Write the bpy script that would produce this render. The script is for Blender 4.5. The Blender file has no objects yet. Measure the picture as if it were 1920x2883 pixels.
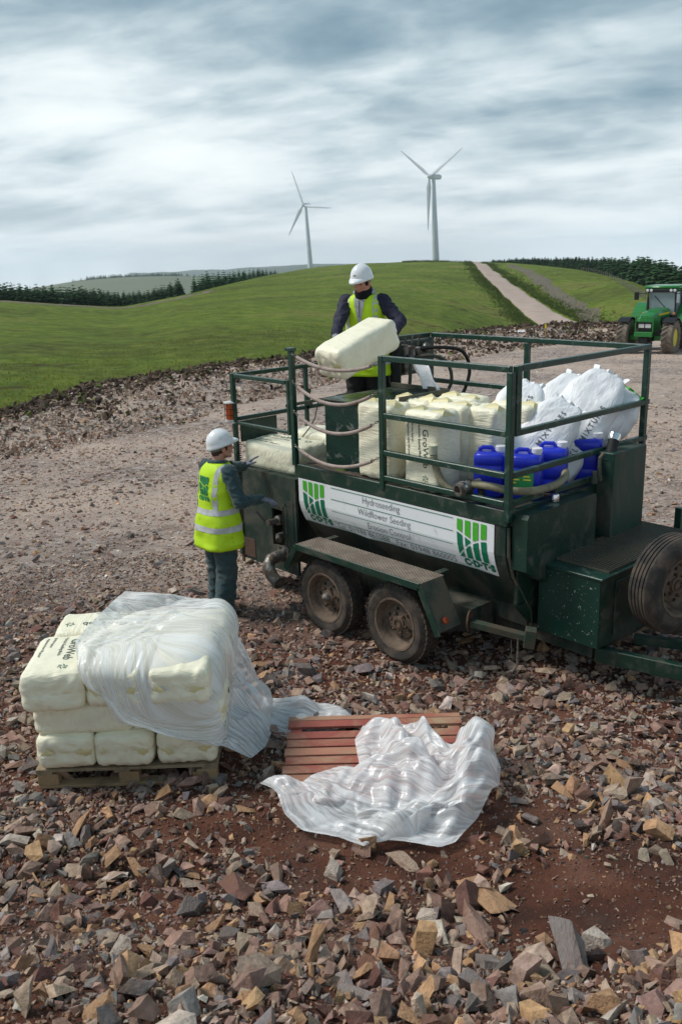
import bpy, bmesh, math, random
import numpy as np
from mathutils import Vector, Matrix, noise, Euler
from mathutils.bvhtree import BVHTree
R = math.radians
random.seed(7)
rng = np.random.default_rng(11)
scene = bpy.context.scene
COL = scene.collection

# ------------------------------------------------------------------ camera, sky, sun, exposure
YAW, PITCH, ROLL = R(-47.873), R(15.858), R(-1.627)
CAM = Vector((3.996, -5.307, 3.30))
FWD = Vector((math.sin(YAW) * math.cos(PITCH), math.cos(YAW) * math.cos(PITCH), -math.sin(PITCH)))
_r = Vector((math.cos(YAW), -math.sin(YAW), 0)); _u = _r.cross(FWD)
RGT = _r * math.cos(ROLL) + _u * math.sin(ROLL)
UPV = -_r * math.sin(ROLL) + _u * math.cos(ROLL)
cd = bpy.data.cameras.new('camera'); cam = bpy.data.objects.new('camera', cd); COL.objects.link(cam)
cd.sensor_fit = 'VERTICAL'; cd.sensor_height = 36; cd.lens = 36 * 2541 / 2883
cd.clip_start = .1; cd.clip_end = 20000
cam.matrix_world = Matrix.Translation(CAM) @ Matrix((RGT, UPV, -FWD)).transposed().to_4x4()
scene.camera = cam
cd.dof.use_dof = True; cd.dof.focus_distance = 7.2; cd.dof.aperture_fstop = 7.0

SUN_AZ = R(232)      # compass style: direction the light comes from, from +Y toward +X
SUN_EL = R(52)
world = bpy.data.worlds.new('World'); scene.world = world; world.use_nodes = True
nt = world.node_tree; N = nt.nodes; L = nt.links; N.clear()
def nd(t, **k):
    n = N.new(t)
    for a, b in k.items(): setattr(n, a, b)
    return n
out = nd('ShaderNodeOutputWorld'); bg = nd('ShaderNodeBackground')
sky = nd('ShaderNodeTexSky', sky_type='NISHITA', sun_disc=False, sun_elevation=SUN_EL, sun_rotation=SUN_AZ)
tc = nd('ShaderNodeTexCoord'); sep = nd('ShaderNodeSeparateXYZ'); L.new(tc.outputs['Generated'], sep.inputs[0])
def mth(op, a, b=None, c=None, clamp=False):
    n = nd('ShaderNodeMath', operation=op, use_clamp=clamp)
    for i, v in enumerate((a, b, c)):
        if v is None: continue
        if isinstance(v, (int, float)): n.inputs[i].default_value = v
        else: L.new(v, n.inputs[i])
    return n.outputs[0]
zc = mth('MAXIMUM', sep.outputs[2], 0.0)
zz = mth('ADD', zc, 0.20)
px = mth('DIVIDE', sep.outputs[0], zz); py = mth('DIVIDE', sep.outputs[1], zz)
# rotate the cloud plane so that its streaks run across the view, drifting up to the right
ca, sa = math.cos(R(30)), math.sin(R(30))
cu = mth('ADD', mth('MULTIPLY', px, ca), mth('MULTIPLY', py, sa))
cv = mth('SUBTRACT', mth('MULTIPLY', py, ca), mth('MULTIPLY', px, sa))
comb = nd('ShaderNodeCombineXYZ'); L.new(mth('MULTIPLY', cu, 1.15), comb.inputs[0]); L.new(mth('MULTIPLY', cv, 1.6), comb.inputs[1])
def nz(scale, detail, rough, dist, off):
    m = nd('ShaderNodeMapping'); m.inputs['Location'].default_value = off; L.new(comb.outputs[0], m.inputs[0])
    n = nd('ShaderNodeTexNoise'); n.inputs['Scale'].default_value = scale; n.inputs['Detail'].default_value = detail
    n.inputs['Roughness'].default_value = rough; n.inputs['Distortion'].default_value = dist
    L.new(m.outputs[0], n.inputs[0]); return n.outputs[0]
n1 = nz(1.15, 6, .50, .25, (3.1, 1.7, 0)); n2 = nz(3.2, 6, .55, .4, (9.3, 4.2, 2)); n3 = nz(.42, 3, .5, .3, (1.2, 7.7, 5))
nsum = mth('ADD', mth('ADD', mth('MULTIPLY', n1, .55), mth('MULTIPLY', n2, .18)), mth('MULTIPLY', n3, .27))
# overcast brightens towards the horizon
elv = mth('MULTIPLY', zc, 1.0)
dens = mth('ADD', nsum, mth('SUBTRACT', mth('MULTIPLY', elv, .30), .004))
ramp = nd('ShaderNodeValToRGB'); L.new(dens, ramp.inputs[0])
cr = ramp.color_ramp; cr.interpolation = 'B_SPLINE'
CL = [(.38, (5.6, 5.95, 6.0)), (.48, (4.6, 5.1, 5.25)), (.55, (3.2, 3.8, 4.1)), (.62, (1.85, 2.55, 2.95)), (.72, (.85, 1.45, 1.95))]
while len(cr.elements) < len(CL): cr.elements.new(.5)
for e, (p, c) in zip(cr.elements, CL): e.position = p; e.color = (*[v / 10 for v in c], 1)
sc = nd('ShaderNodeVectorMath', operation='SCALE'); L.new(ramp.outputs[0], sc.inputs[0]); sc.inputs['Scale'].default_value = 100
hz = nd('ShaderNodeMapRange'); L.new(sep.outputs[2], hz.inputs[0]); hz.inputs[1].default_value = -.02; hz.inputs[2].default_value = .15
hz.inputs[3].default_value = .55; hz.inputs[4].default_value = 0; hz.interpolation_type = 'SMOOTHSTEP'
mxh = nd('ShaderNodeMix', data_type='RGBA'); L.new(hz.outputs[0], mxh.inputs[0]); L.new(sc.outputs[0], mxh.inputs[6]); mxh.inputs[7].default_value = (49, 53, 54.5, 1)
mxs = nd('ShaderNodeMix', data_type='RGBA'); mxs.inputs[0].default_value = .93
L.new(sky.outputs[0], mxs.inputs[6]); L.new(mxh.outputs[2], mxs.inputs[7])
SKYK = nd('ShaderNodeVectorMath', operation='SCALE'); L.new(mxs.outputs[2], SKYK.inputs[0]); SKYK.inputs['Scale'].default_value = .098
L.new(SKYK.outputs[0], bg.inputs[0]); bg.inputs[1].default_value = .10; L.new(bg.outputs[0], out.inputs[0])

sd = bpy.data.lights.new('sun', 'SUN'); sun = bpy.data.objects.new('sun', sd); COL.objects.link(sun)
sd.energy = 1.5; sd.angle = R(16); sd.color = (1, .965, .91)
sdir = Vector((math.sin(SUN_AZ) * math.cos(SUN_EL), math.cos(SUN_AZ) * math.cos(SUN_EL), math.sin(SUN_EL)))
sun.rotation_euler = sdir.to_track_quat('Z', 'Y').to_euler()
vs = scene.view_settings; vs.view_transform = 'Standard'; vs.look = 'None'; vs.exposure = 1.02; vs.gamma = 1; vs.use_curve_mapping = False

# ------------------------------------------------------------------ pixel helpers (photo measured on a 1568 wide copy)
def ray(x, y):
    k = 1.22449
    return FWD + RGT * ((x * k - 960) / 2541) - UPV * ((y * k - 1441.5) / 2541)
def onp(x, y, ax, v):
    d = ray(x, y); return CAM + d * ((v - CAM[ax]) / d[ax])
def onz(x, y, z): return onp(x, y, 2, z)
def ony(x, y, v): return onp(x, y, 1, v)
def onx(x, y, v): return onp(x, y, 0, v)
def atd(x, y, d): return CAM + ray(x, y) * d
def z1(x, y): return ((640 + x / 2.45) / 1.22449, (900 + y / 2.45) / 1.22449)
def z2(x, y): return ((1280 + x / 2.45) / 1.22449, (900 + y / 2.45) / 1.22449)
def z3(x, y): return ((640 + x / 2.45) / 1.22449, (1300 + y / 2.45) / 1.22449)
def z4(x, y): return ((1280 + x / 2.45) / 1.22449, (1300 + y / 2.45) / 1.22449)

# ------------------------------------------------------------------ materials
def mat(name, c, rough=.7, c2=None, nscale=6., mix=.5, bump=0., bscale=40., metal=0., dirt=None, spec=.4, stretch=(1, 1, 1), detail=6,
        bstretch=None, transl=0., attr=None, coat=0., ddetail=8, dband=(.46, .62), sheen=0.):
    m = bpy.data.materials.new(name); m.use_nodes = True; t = m.node_tree; n = t.nodes; l = t.links
    b = n['Principled BSDF']; b.inputs['Roughness'].default_value = rough; b.inputs['Metallic'].default_value = metal
    b.inputs['Specular IOR Level'].default_value = spec
    if coat: b.inputs['Coat Weight'].default_value = coat; b.inputs['Coat Roughness'].default_value = .15
    if sheen: b.inputs['Sheen Weight'].default_value = sheen
    tc = n.new('ShaderNodeTexCoord'); mp = n.new('ShaderNodeMapping'); mp.inputs['Scale'].default_value = stretch
    l.new(tc.outputs['Object'], mp.inputs[0])
    def noise_(s, d=detail, r=.6, dist=0.):
        x = n.new('ShaderNodeTexNoise'); x.inputs['Scale'].default_value = s; x.inputs['Detail'].default_value = d
        x.inputs['Roughness'].default_value = r; x.inputs['Distortion'].default_value = dist; l.new(mp.outputs[0], x.inputs[0]); return x.outputs[0]
    col = None
    def rgb(v):
        x = n.new('ShaderNodeRGB'); x.outputs[0].default_value = (*v, 1); return x.outputs[0]
    col = rgb(c)
    def mixc(f, a, bb):
        x = n.new('ShaderNodeMix'); x.data_type = 'RGBA'; l.new(f, x.inputs[0]); l.new(a, x.inputs[6]); l.new(bb, x.inputs[7]); return x.outputs[2]
    def rmp(src, lo, hi, o0=0., o1=1.):
        x = n.new('ShaderNodeMapRange'); l.new(src, x.inputs[0]); x.inputs[1].default_value = lo; x.inputs[2].default_value = hi
        x.inputs[3].default_value = o0; x.inputs[4].default_value = o1; return x.outputs[0]
    if attr:
        a = n.new('ShaderNodeAttribute'); a.attribute_name = attr; col = a.outputs['Color']
    if c2 is not None: col = mixc(rmp(noise_(nscale), .5 - .22, .5 + .22, 0, mix * 2 if mix < .5 else 1), col, rgb(c2))
    if dirt:
        dc, amt, ds = dirt
        f = rmp(noise_(ds, ddetail, .68, .6), dband[0], dband[1], 0, amt); col = mixc(f, col, rgb(dc))
        rr = n.new('ShaderNodeMapRange'); l.new(f, rr.inputs[0]); rr.inputs[3].default_value = rough; rr.inputs[4].default_value = .9; l.new(rr.outputs[0], b.inputs['Roughness'])
    l.new(col, b.inputs['Base Color'])
    if bump:
        x = n.new('ShaderNodeBump'); x.inputs['Strength'].default_value = min(1, bump); x.inputs['Distance'].default_value = .01 * max(1, bump)
        hsrc = noise_(bscale, 5)
        if bstretch:
            mb_ = n.new('ShaderNodeMapping'); mb_.inputs['Scale'].default_value = bstretch; l.new(tc.outputs['Object'], mb_.inputs[0]); hn = n.new('ShaderNodeTexNoise'); hn.inputs['Scale'].default_value = 1; hn.inputs['Detail'].default_value = 4; hn.inputs['Distortion'].default_value = 1.2; l.new(mb_.outputs[0], hn.inputs[0]); hsrc = hn.outputs[0]
        l.new(hsrc, x.inputs['Height']); l.new(x.outputs[0], b.inputs['Normal'])
    if transl:
        tr = n.new('ShaderNodeBsdfTranslucent'); l.new(col, tr.inputs[0]); mx = n.new('ShaderNodeMixShader'); mx.inputs[0].default_value = transl
        l.new(b.outputs[0], mx.inputs[1]); l.new(tr.outputs[0], mx.inputs[2]); l.new(mx.outputs[0], n['Material Output'].inputs[0])
    return m

# ------------------------------------------------------------------ object helpers
def finish(name, me, m, parent=None, smooth=False, sharp=None):
    o = bpy.data.objects.new(name, me); COL.objects.link(o)
    if m is not None:
        for q in (m if isinstance(m, (list, tuple)) else [m]): me.materials.append(q)
    if not smooth: me.polygons.foreach_set('use_smooth', np.zeros(len(me.polygons), bool))
    if smooth:
        me.polygons.foreach_set('use_smooth', np.ones(len(me.polygons), bool))
        if sharp: me.set_sharp_from_angle(angle=R(sharp))
    if parent is not None: o.parent = parent
    return o
def tag(o, label=None, cat=None, group=None, kind=None):
    if label: o['label'] = label
    if cat: o['category'] = cat
    if group: o['group'] = group
    if kind: o['kind'] = kind
    return o
def empty(name, loc=(0, 0, 0), rz=0, label=None, cat=None, group=None, rot=None):
    o = bpy.data.objects.new(name, None); COL.objects.link(o); o.location = loc; o.empty_display_size = .1
    o.rotation_euler = rot if rot is not None else (0, 0, rz)
    return tag(o, label, cat, group)
def copy_tree(o, parent=None):
    c = o.copy(); COL.objects.link(c); c.parent = parent
    for ch in list(o.children): copy_tree(ch, c)
    return c
def frame(a, b, up=Vector((0, 0, 1))):
    z = (Vector(b) - Vector(a)).normalized()
    if abs(z.dot(up)) > .98: up = Vector((1, 0, 0))
    x = up.cross(z).normalized(); y = z.cross(x)
    return x, y, z
class MB:
    def __init__(s): s.v = []; s.f = []; s.mi = []; s.cm = 0
    def add(s, v, f):
        o = len(s.v); s.v += [tuple(p) for p in v]; s.f += [tuple(i + o for i in q) for q in f]; s.mi += [s.cm] * len(f); return s
    def box(s, lo, hi, ch=0., M=None):
        lo = Vector(lo); hi = Vector(hi); c = (lo + hi) / 2; h = (hi - lo) / 2
        ch = min(ch, min(h) * .9)
        if ch <= 0:
            v = [Vector((c.x + h.x * a, c.y + h.y * b, c.z + h.z * d)) for a in (-1, 1) for b in (-1, 1) for d in (-1, 1)]
            f = [(0, 1, 3, 2), (4, 6, 7, 5), (0, 4, 5, 1), (2, 3, 7, 6), (0, 2, 6, 4), (1, 5, 7, 3)]
        else:
            v = []; f = []; idx = {}
            for a in (-1, 1):
                for b in (-1, 1):
                    for d in (-1, 1):
                        for k in range(3):
                            e = [h.x - ch, h.y - ch, h.z - ch]; e[k] += ch
                            idx[(a, b, d, k)] = len(v); v.append(Vector((c.x + a * e[0], c.y + b * e[1], c.z + d * e[2])))
            def I(a, b, d, k): return idx[(a, b, d, k)]
            for a in (-1, 1):
                q = [I(a, -1, -1, 0), I(a, 1, -1, 0), I(a, 1, 1, 0), I(a, -1, 1, 0)]; f.append(q if a > 0 else q[::-1])
                q = [I(-1, a, -1, 1), I(-1, a, 1, 1), I(1, a, 1, 1), I(1, a, -1, 1)]; f.append(q if a > 0 else q[::-1])
                q = [I(-1, -1, a, 2), I(1, -1, a, 2), I(1, 1, a, 2), I(-1, 1, a, 2)]; f.append(q if a > 0 else q[::-1])
                for b in (-1, 1):
                    q = [I(-1, a, b, 1), I(1, a, b, 1), I(1, a, b, 2), I(-1, a, b, 2)]; f.append(q if a * b < 0 else q[::-1])
                    q = [I(a, -1, b, 0), I(a, 1, b, 0), I(a, 1, b, 2), I(a, -1, b, 2)]; f.append(q if a * b > 0 else q[::-1])
                    q = [I(a, b, -1, 0), I(a, b, 1, 0), I(a, b, 1, 1), I(a, b, -1, 1)]; f.append(q if a * b < 0 else q[::-1])
                    for d in (-1, 1):
                        q = [I(a, b, d, 0), I(a, b, d, 1), I(a, b, d, 2)]; f.append(q if a * b * d > 0 else q[::-1])
        if M is not None: v = [M @ p for p in v]
        return s.add(v, f)
    def bar(s, a, b, w, h, ch=.006, up=Vector((0, 0, 1)), ext=0.):
        a = Vector(a); b = Vector(b); x, y, z = frame(a, b, up); l = (b - a).length
        Mx = Matrix((x, y, z)).transposed().to_4x4(); Mx.translation = a
        return s.box((-w / 2, -h / 2, -ext), (w / 2, h / 2, l + ext), ch, Mx)
    def tube(s, pts, r, n=10, cap=True, rip=None):
        pts = [Vector(p) for p in pts]; m = len(pts); v = []; f = []
        px = None
        for i, p in enumerate(pts):
            t = (pts[min(i + 1, m - 1)] - pts[max(i - 1, 0)]).normalized()
            if px is None: px = frame((0, 0, 0), t)[0]
            px = (px - t * px.dot(t)).normalized(); py = t.cross(px)
            rr = r[i] if hasattr(r, '__len__') else r
            if rip: rr = rr * (1 + rip * (i % 2))
            for k in range(n):
                a = 2 * math.pi * k / n; v.append(p + px * (rr * math.cos(a)) + py * (rr * math.sin(a)))
        for i in range(m - 1):
            for k in range(n): f.append((i * n + k, i * n + (k + 1) % n, (i + 1) * n + (k + 1) % n, (i + 1) * n + k))
        if cap: f.append(tuple(range(n))[::-1]); f.append(tuple((m - 1) * n + k for k in range(n)))
        return s.add(v, f)
    def lathe(s, prof, c, ax=Vector((0, 0, 1)), n=24):
        # prof: list of (radius, height along ax)
        c = Vector(c); x, y, z = frame((0, 0, 0), ax); v = []; f = []
        for (r, h) in prof:
            for k in range(n):
                a = 2 * math.pi * k / n; v.append(c + z * h + x * (r * math.cos(a)) + y * (r * math.sin(a)))
        for i in range(len(prof) - 1):
            for k in range(n): f.append((i * n + k, i * n + (k + 1) % n, (i + 1) * n + (k + 1) % n, (i + 1) * n + k))
        if prof[0][0] > 1e-4: f.append(tuple(range(n))[::-1])
        if prof[-1][0] > 1e-4: f.append(tuple((len(prof) - 1) * n + k for k in range(n)))
        return s.add(v, f)
    def prism(s, poly, axis, a, b):
        # poly in the two other axes, extruded along axis from a to b
        n = len(poly); v = []
        for q in (a, b):
            for (p0, p1) in poly:
                v.append({0: (q, p0, p1), 1: (p0, q, p1), 2: (p0, p1, q)}[axis])
        f = [tuple(range(n)), tuple(range(2 * n - 1, n - 1, -1))] + [(i, i + n, (i + 1) % n + n, (i + 1) % n) for i in range(n)]
        return s.add(v, f)
    def mesh(s, name, fix=True):
        me = bpy.data.meshes.new(name); me.from_pydata(s.v, [], s.f)
        if any(s.mi): me.polygons.foreach_set('material_index', np.array(s.mi, np.int32))
        if fix:
            bm = bmesh.new(); bm.from_mesh(me); bmesh.ops.recalc_face_normals(bm, faces=bm.faces); bm.to_mesh(me); bm.free()
        me.update(); return me
    def build(s, name, m, parent=None, smooth=False, sharp=35, fix=True):
        return finish(name, s.mesh(name, fix), m, parent, smooth, sharp)
def np_mesh(name, V, F):
    """fast mesh from arrays, F of triangles (n,3) or quads (n,4)"""
    me = bpy.data.meshes.new(name); V = np.asarray(V, np.float32); F = np.asarray(F, np.int32); k = F.shape[1]
    me.vertices.add(len(V)); me.vertices.foreach_set('co', V.ravel())
    me.loops.add(F.size); me.loops.foreach_set('vertex_index', F.ravel())
    me.polygons.add(len(F)); me.polygons.foreach_set('loop_start', np.arange(0, F.size, k, dtype=np.int32))
    me.update(calc_edges=True); me.validate(); me.polygons.foreach_set('use_smooth', np.zeros(len(me.polygons), bool)); return me
def grid_faces(nu, nv):
    i = np.arange(nu - 1)[:, None] * nv + np.arange(nv - 1)[None, :]
    return np.stack([i, i + nv, i + nv + 1, i + 1], -1).reshape(-1, 4)
def arr_noise(P, seed=0., scale=1., octs=3):
    out = np.zeros(len(P))
    for i, p in enumerate(P): out[i] = noise.fractal(Vector((p[0] * scale + seed, p[1] * scale + seed * 1.7, p[2] * scale)), 1.0, 2.0, octs)
    return out
def vnoise(x, y, seed=0, octs=4, rough=.5):
    """numpy value noise in 2-D, about -1..1"""
    x = np.asarray(x, float); y = np.asarray(y, float); tot = 0; amp = 1; nrm = 0
    for o in range(octs):
        xi = np.floor(x).astype(np.int64); yi = np.floor(y).astype(np.int64); fx = x - xi; fy = y - yi
        fx = fx * fx * (3 - 2 * fx); fy = fy * fy * (3 - 2 * fy)
        def h(a, b):
            n = (a * 374761393 + b * 668265263 + (seed + o) * 1274126177) & 0xffffffff
            n = ((n ^ (n >> 13)) * 1103515245) & 0xffffffff; n = (n ^ (n >> 16)) & 0xffff
            return n / 32767.5 - 1
        v = (h(xi, yi) * (1 - fx) + h(xi + 1, yi) * fx) * (1 - fy) + (h(xi, yi + 1) * (1 - fx) + h(xi + 1, yi + 1) * fx) * fy
        tot = tot + v * amp; nrm += amp; amp *= rough; x = x * 2.03 + 7.1; y = y * 2.03 + 3.3
    return tot / nrm
def sstep(a, b, x):
    t = np.clip((np.asarray(x, float) - a) / (b - a), 0, 1); return t * t * (3 - 2 * t)
# ------------------------------------------------------------------ ground: one polar height field round the camera's hillock
HF = np.array([FWD.x, FWD.y]); HF /= np.linalg.norm(HF); HR = np.array([HF[1], -HF[0]])
C2 = np.array([CAM.x, CAM.y])
def phi_e(x, y):
    d = ray(x, y); h = np.array([d.x, d.y]); s = h @ HF; t = h @ HR; return math.atan2(t, s), -d.z / math.hypot(s, t)
SL = .035
def tab(pts, y=None): # (view x, value) -> azimuth table
    a = np.array([phi_e(p[0], 680)[0] for p in pts]); v = np.array([p[1] for p in pts], float); return a, v
def pad_r(x, y):
    ph, e = phi_e(x, y); return ph, (3.3 - SL * 8) / max(.02, e - SL * math.cos(ph))
edge = [(-250, 1010), (0, 957), (100, 932), (200, 905), (300, 882), (400, 868), (500, 852), (600, 838), (700, 833), (780, 812), (860, 797), (1000, 779), (1160, 762), (1300, 757), (1430, 757), (1568, 752), (1800, 740)]
near = [(-250, 1130), (0, 1050), (150, 1018), (300, 985), (440, 958), (530, 925), (650, 905), (800, 870), (1000, 832), (1160, 806), (1300, 787), (1430, 783), (1568, 772), (1800, 760)]
ea = np.array([pad_r(*p) for p in edge]); na = np.array([pad_r(*p) for p in near])
crest = [(-300, 690, 150), (0, 690, 140), (150, 700, 140), (280, 706, 150), (420, 679, 170), (500, 659, 220), (600, 636, 330), (714, 616, 640), (800, 608, 600), (950, 602, 520), (1090, 602, 510), (1200, 606, 440), (1335, 620, 330), (1440, 643, 235), (1500, 664, 190), (1568, 700, 150), (1800, 740, 130)]
crs = np.array([[*phi_e(p[0], p[1]), p[2]] for p in crest])
vall = np.array([[phi_e(x, 700)[0], v] for x, v in [(-300, 1.15), (300, 1.15), (700, 1.2), (1000, 1.5), (1160, 1.9), (1300, 1.9), (1568, 1.5), (1800, 1.3)]])
bulge = np.array([[phi_e(x, 700)[0], v] for x, v in [(-300, -.3), (300, -.8), (600, 1.), (900, 5.), (1100, 5.), (1300, 5.), (1440, 4.), (1568, 2.5), (1800, 0)]])
fal = np.array([[phi_e(x, 700)[0], v] for x, v in [(-300, .05), (420, .047), (520, .05), (620, .10), (1200, .12), (1800, .10)]])
def smooth_tab(a, v, ph, w=.02):
    o = 0; ks = np.linspace(-1.5, 1.5, 7); g = np.exp(-ks ** 2)
    for k, q in zip(ks, g): o = o + q * np.interp(ph + k * w, a, v)
    return o / g.sum()
def pad_z(s, t, r):
    z = -SL * np.maximum(0, s - 8)
    # the heap of broken rock the photographer stands on
    hb = sstep(4.25, 2.0, s + .2 * np.sin(t * 1.7)) * (.75 + .25 * sstep(.3, -1.8, t)) * .85
    hb = hb + .10 * sstep(5.0, 4.0, s) * sstep(.4, 1.6, t)
    hb = hb * sstep(60, 20, np.abs(t))
    z = z + hb + .03 * vnoise(s * 1.1, t * 1.1, 5, 3) + .012 * vnoise(s * 5, t * 5, 8, 2) * sstep(30, 12, r)
    z = np.where((s < 3) & (s > -60), np.maximum(z, .85 + .05 * vnoise(s, t, 4)) * sstep(40, 12, np.abs(t)) + z * (1 - sstep(40, 12, np.abs(t))), z) if False else z
    return z
def ground_z(x, y, detail=True):
    x = np.asarray(x, float); y = np.asarray(y, float)
    dx = x - C2[0]; dy = y - C2[1]; s = dx * HF[0] + dy * HF[1]; t = dx * HR[0] + dy * HR[1]
    r = np.hypot(s, t); ph = np.arctan2(t, s)
    zp = pad_z(s, t, r)
    r0 = smooth_tab(ea[:, 0], ea[:, 1], ph, .006); rn = smooth_tab(na[:, 0], na[:, 1], ph, .006)
    r0 = r0 * (1 + .03 * vnoise(ph * 60, ph * 0, 3))
    # spoil bank between pad and grass
    q = (r - rn) / (r0 - rn)
    bank = np.clip(sstep(-.05, .45, q) * sstep(1.25, .75, q), 0, 1) * (.24 + .006 * r0)
    zp = zp + bank * (.55 + .6 * vnoise(x * .7, y * .7, 21, 4))
    z0 = -SL * np.maximum(0, r0 * np.cos(ph) - 8)
    e0 = (3.3 - z0) / r0
    ec = smooth_tab(crs[:, 0], crs[:, 1], ph, .012); rc = smooth_tab(crs[:, 0], crs[:, 2], ph, .012)
    rv = r0 * smooth_tab(vall[:, 0], vall[:, 1], ph, .03); zv = 3.3 - e0 * rv * 1.01
    zc_ = 3.3 - ec * rc; B = smooth_tab(bulge[:, 0], bulge[:, 1], ph, .03)
    k = np.clip((r - rv) / (rc - rv), 0, 1)
    zh = zv + (zc_ - zv) * k + B * np.sin(math.pi * k ** .9) * .35
    zh = zh + (.10 + .0022 * r) * vnoise(x * .09, y * .09, 31, 4) * sstep(1.0, .8, k) * sstep(0, .1, k) + .04 * vnoise(x * .8, y * .8, 33, 3)
    zh = np.where(r < rv, z0 + (zv - z0) * np.clip((r - r0) / np.maximum(rv - r0, .1), 0, 1), zh)
    fall = smooth_tab(fal[:, 0], fal[:, 1], ph, .03)
    zh = np.where(r > rc, zc_ - fall * (r - rc) - .00012 * (r - rc) ** 2 * (fall > .06), zh)
    zh = np.maximum(zh, -60)
    w = sstep(1.0, 1.12, r / r0)
    return zp * (1 - w) + zh * w
def gz(x, y): return float(ground_z(np.array([x]), np.array([y]))[0])
def pol(ph, r): return C2 + HF * (r * math.cos(ph)) + HR * (r * math.sin(ph))
def edge_r(ph): return smooth_tab(ea[:, 0], ea[:, 1], np.asarray(ph), .006)
def near_r(ph): return smooth_tab(na[:, 0], na[:, 1], np.asarray(ph), .006)

def polar_mesh(name, phis, rs_list):
    """rs_list: array (nphi,nr) of radii"""
    P = np.asarray(phis)[:, None] + 0 * rs_list
    X = C2[0] + rs_list * (np.cos(P) * HF[0] + np.sin(P) * HR[0]); Y = C2[1] + rs_list * (np.cos(P) * HF[1] + np.sin(P) * HR[1])
    Z = ground_z(X.ravel(), Y.ravel())
    return np.stack([X.ravel(), Y.ravel(), Z], -1), grid_faces(*rs_list.shape)
fine = np.linspace(R(-34), R(34), 320)
phis = np.concatenate([np.linspace(-math.pi, R(-35), 60), fine, np.linspace(R(35), math.pi, 60)])
r0s = edge_r(phis) * 1.03
# pad
T = np.linspace(0, 1, 200)[None, :]
rs = .05 + (r0s[:, None] - .05) * (T ** 1.9)
V, F = polar_mesh('ground', phis, rs)
soil = mat('soil', (.085, .044, .029), .95, bump=1.0, bscale=30)
def soil_nodes(m):
    t = m.node_tree; n = t.nodes; l = t.links; b = n['Principled BSDF']
    tc = n.new('ShaderNodeTexCoord')
    def nz(s, d=8, r=.65):
        x = n.new('ShaderNodeTexNoise'); x.inputs['Scale'].default_value = s; x.inputs['Detail'].default_value = d; x.inputs['Roughness'].default_value = r
        l.new(tc.outputs['Object'], x.inputs[0]); return x.outputs[0]
    def ramp(src, els):
        x = n.new('ShaderNodeValToRGB'); l.new(src, x.inputs[0]); e = x.color_ramp.elements
        while len(e) < len(els): e.new(.5)
        for q, (p, c) in zip(e, els): q.position = p; q.color = (*c, 1)
        return x.outputs[0]
    near_c = ramp(nz(2.2), [(.35, (.062, .022, .013)), (.5, (.125, .042, .022)), (.65, (.20, .078, .045))])
    vor = n.new('ShaderNodeTexVoronoi'); vor.inputs['Scale'].default_value = 9; l.new(tc.outputs['Object'], vor.inputs[0])
    vc = ramp(vor.outputs['Color'], [(.1, (.17, .125, .105)), (.5, (.30, .235, .205)), (.9, (.44, .37, .33))])
    far_c = n.new('ShaderNodeMix'); far_c.data_type = 'RGBA'; mrf = n.new('ShaderNodeMapRange'); l.new(nz(.28, 6), mrf.inputs[0]); mrf.inputs[1].default_value = .40; mrf.inputs[2].default_value = .60; l.new(mrf.outputs[0], far_c.inputs[0]); l.new(vc, far_c.inputs[6]); far_c.inputs[7].default_value = (.50, .385, .31, 1)
    # crushed pale stone beyond the trailer, red soil in front: measured by distance from the heap
    g = n.new('ShaderNodeVectorMath'); g.operation = 'DOT_PRODUCT'; l.new(tc.outputs['Object'], g.inputs[0]); g.inputs[1].default_value = (HF[0], HF[1], 0)
    mr = n.new('ShaderNodeMapRange'); l.new(g.outputs['Value'], mr.inputs[0]); s0 = float(C2 @ HF); mr.inputs[1].default_value = s0 + 7.0; mr.inputs[2].default_value = s0 + 9.6
    ad = n.new('ShaderNodeMath'); ad.operation = 'ADD'; l.new(mr.outputs[0], ad.inputs[0]); sb = n.new('ShaderNodeMath'); sb.operation = 'MULTIPLY_ADD'; l.new(nz(.9, 4), sb.inputs[0]); sb.inputs[1].default_value = .8; sb.inputs[2].default_value = -.4; l.new(sb.outputs[0], ad.inputs[1]); ad.use_clamp = True
    mx = n.new('ShaderNodeMix'); mx.data_type = 'RGBA'; l.new(ad.outputs[0], mx.inputs[0]); l.new(near_c, mx.inputs[6]); l.new(far_c.outputs[2], mx.inputs[7])
    l.new(mx.outputs[2], b.inputs['Base Color'])
    vb = n.new('ShaderNodeTexVoronoi'); vb.inputs['Scale'].default_value = 14; l.new(tc.outputs['Object'], vb.inputs[0])
    bp = n.new('ShaderNodeBump'); bp.inputs['Strength'].default_value = 1; bp.inputs['Distance'].default_value = .03; l.new(nz(16, 9, .8), bp.inputs['Height'])
    b2 = n.new('ShaderNodeBump'); b2.inputs['Strength'].default_value = .8; b2.inputs['Distance'].default_value = .02; l.new(nz(35, 5), b2.inputs['Height']); l.new(bp.outputs[0], b2.inputs['Normal'])
    l.new(b2.outputs[0], b.inputs['Normal'])
soil_nodes(soil)
ground = finish('ground', np_mesh('ground', V, F), soil, smooth=True); tag(ground, 'stony working pad of crushed stone and red brown soil', kind='structure')
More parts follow.
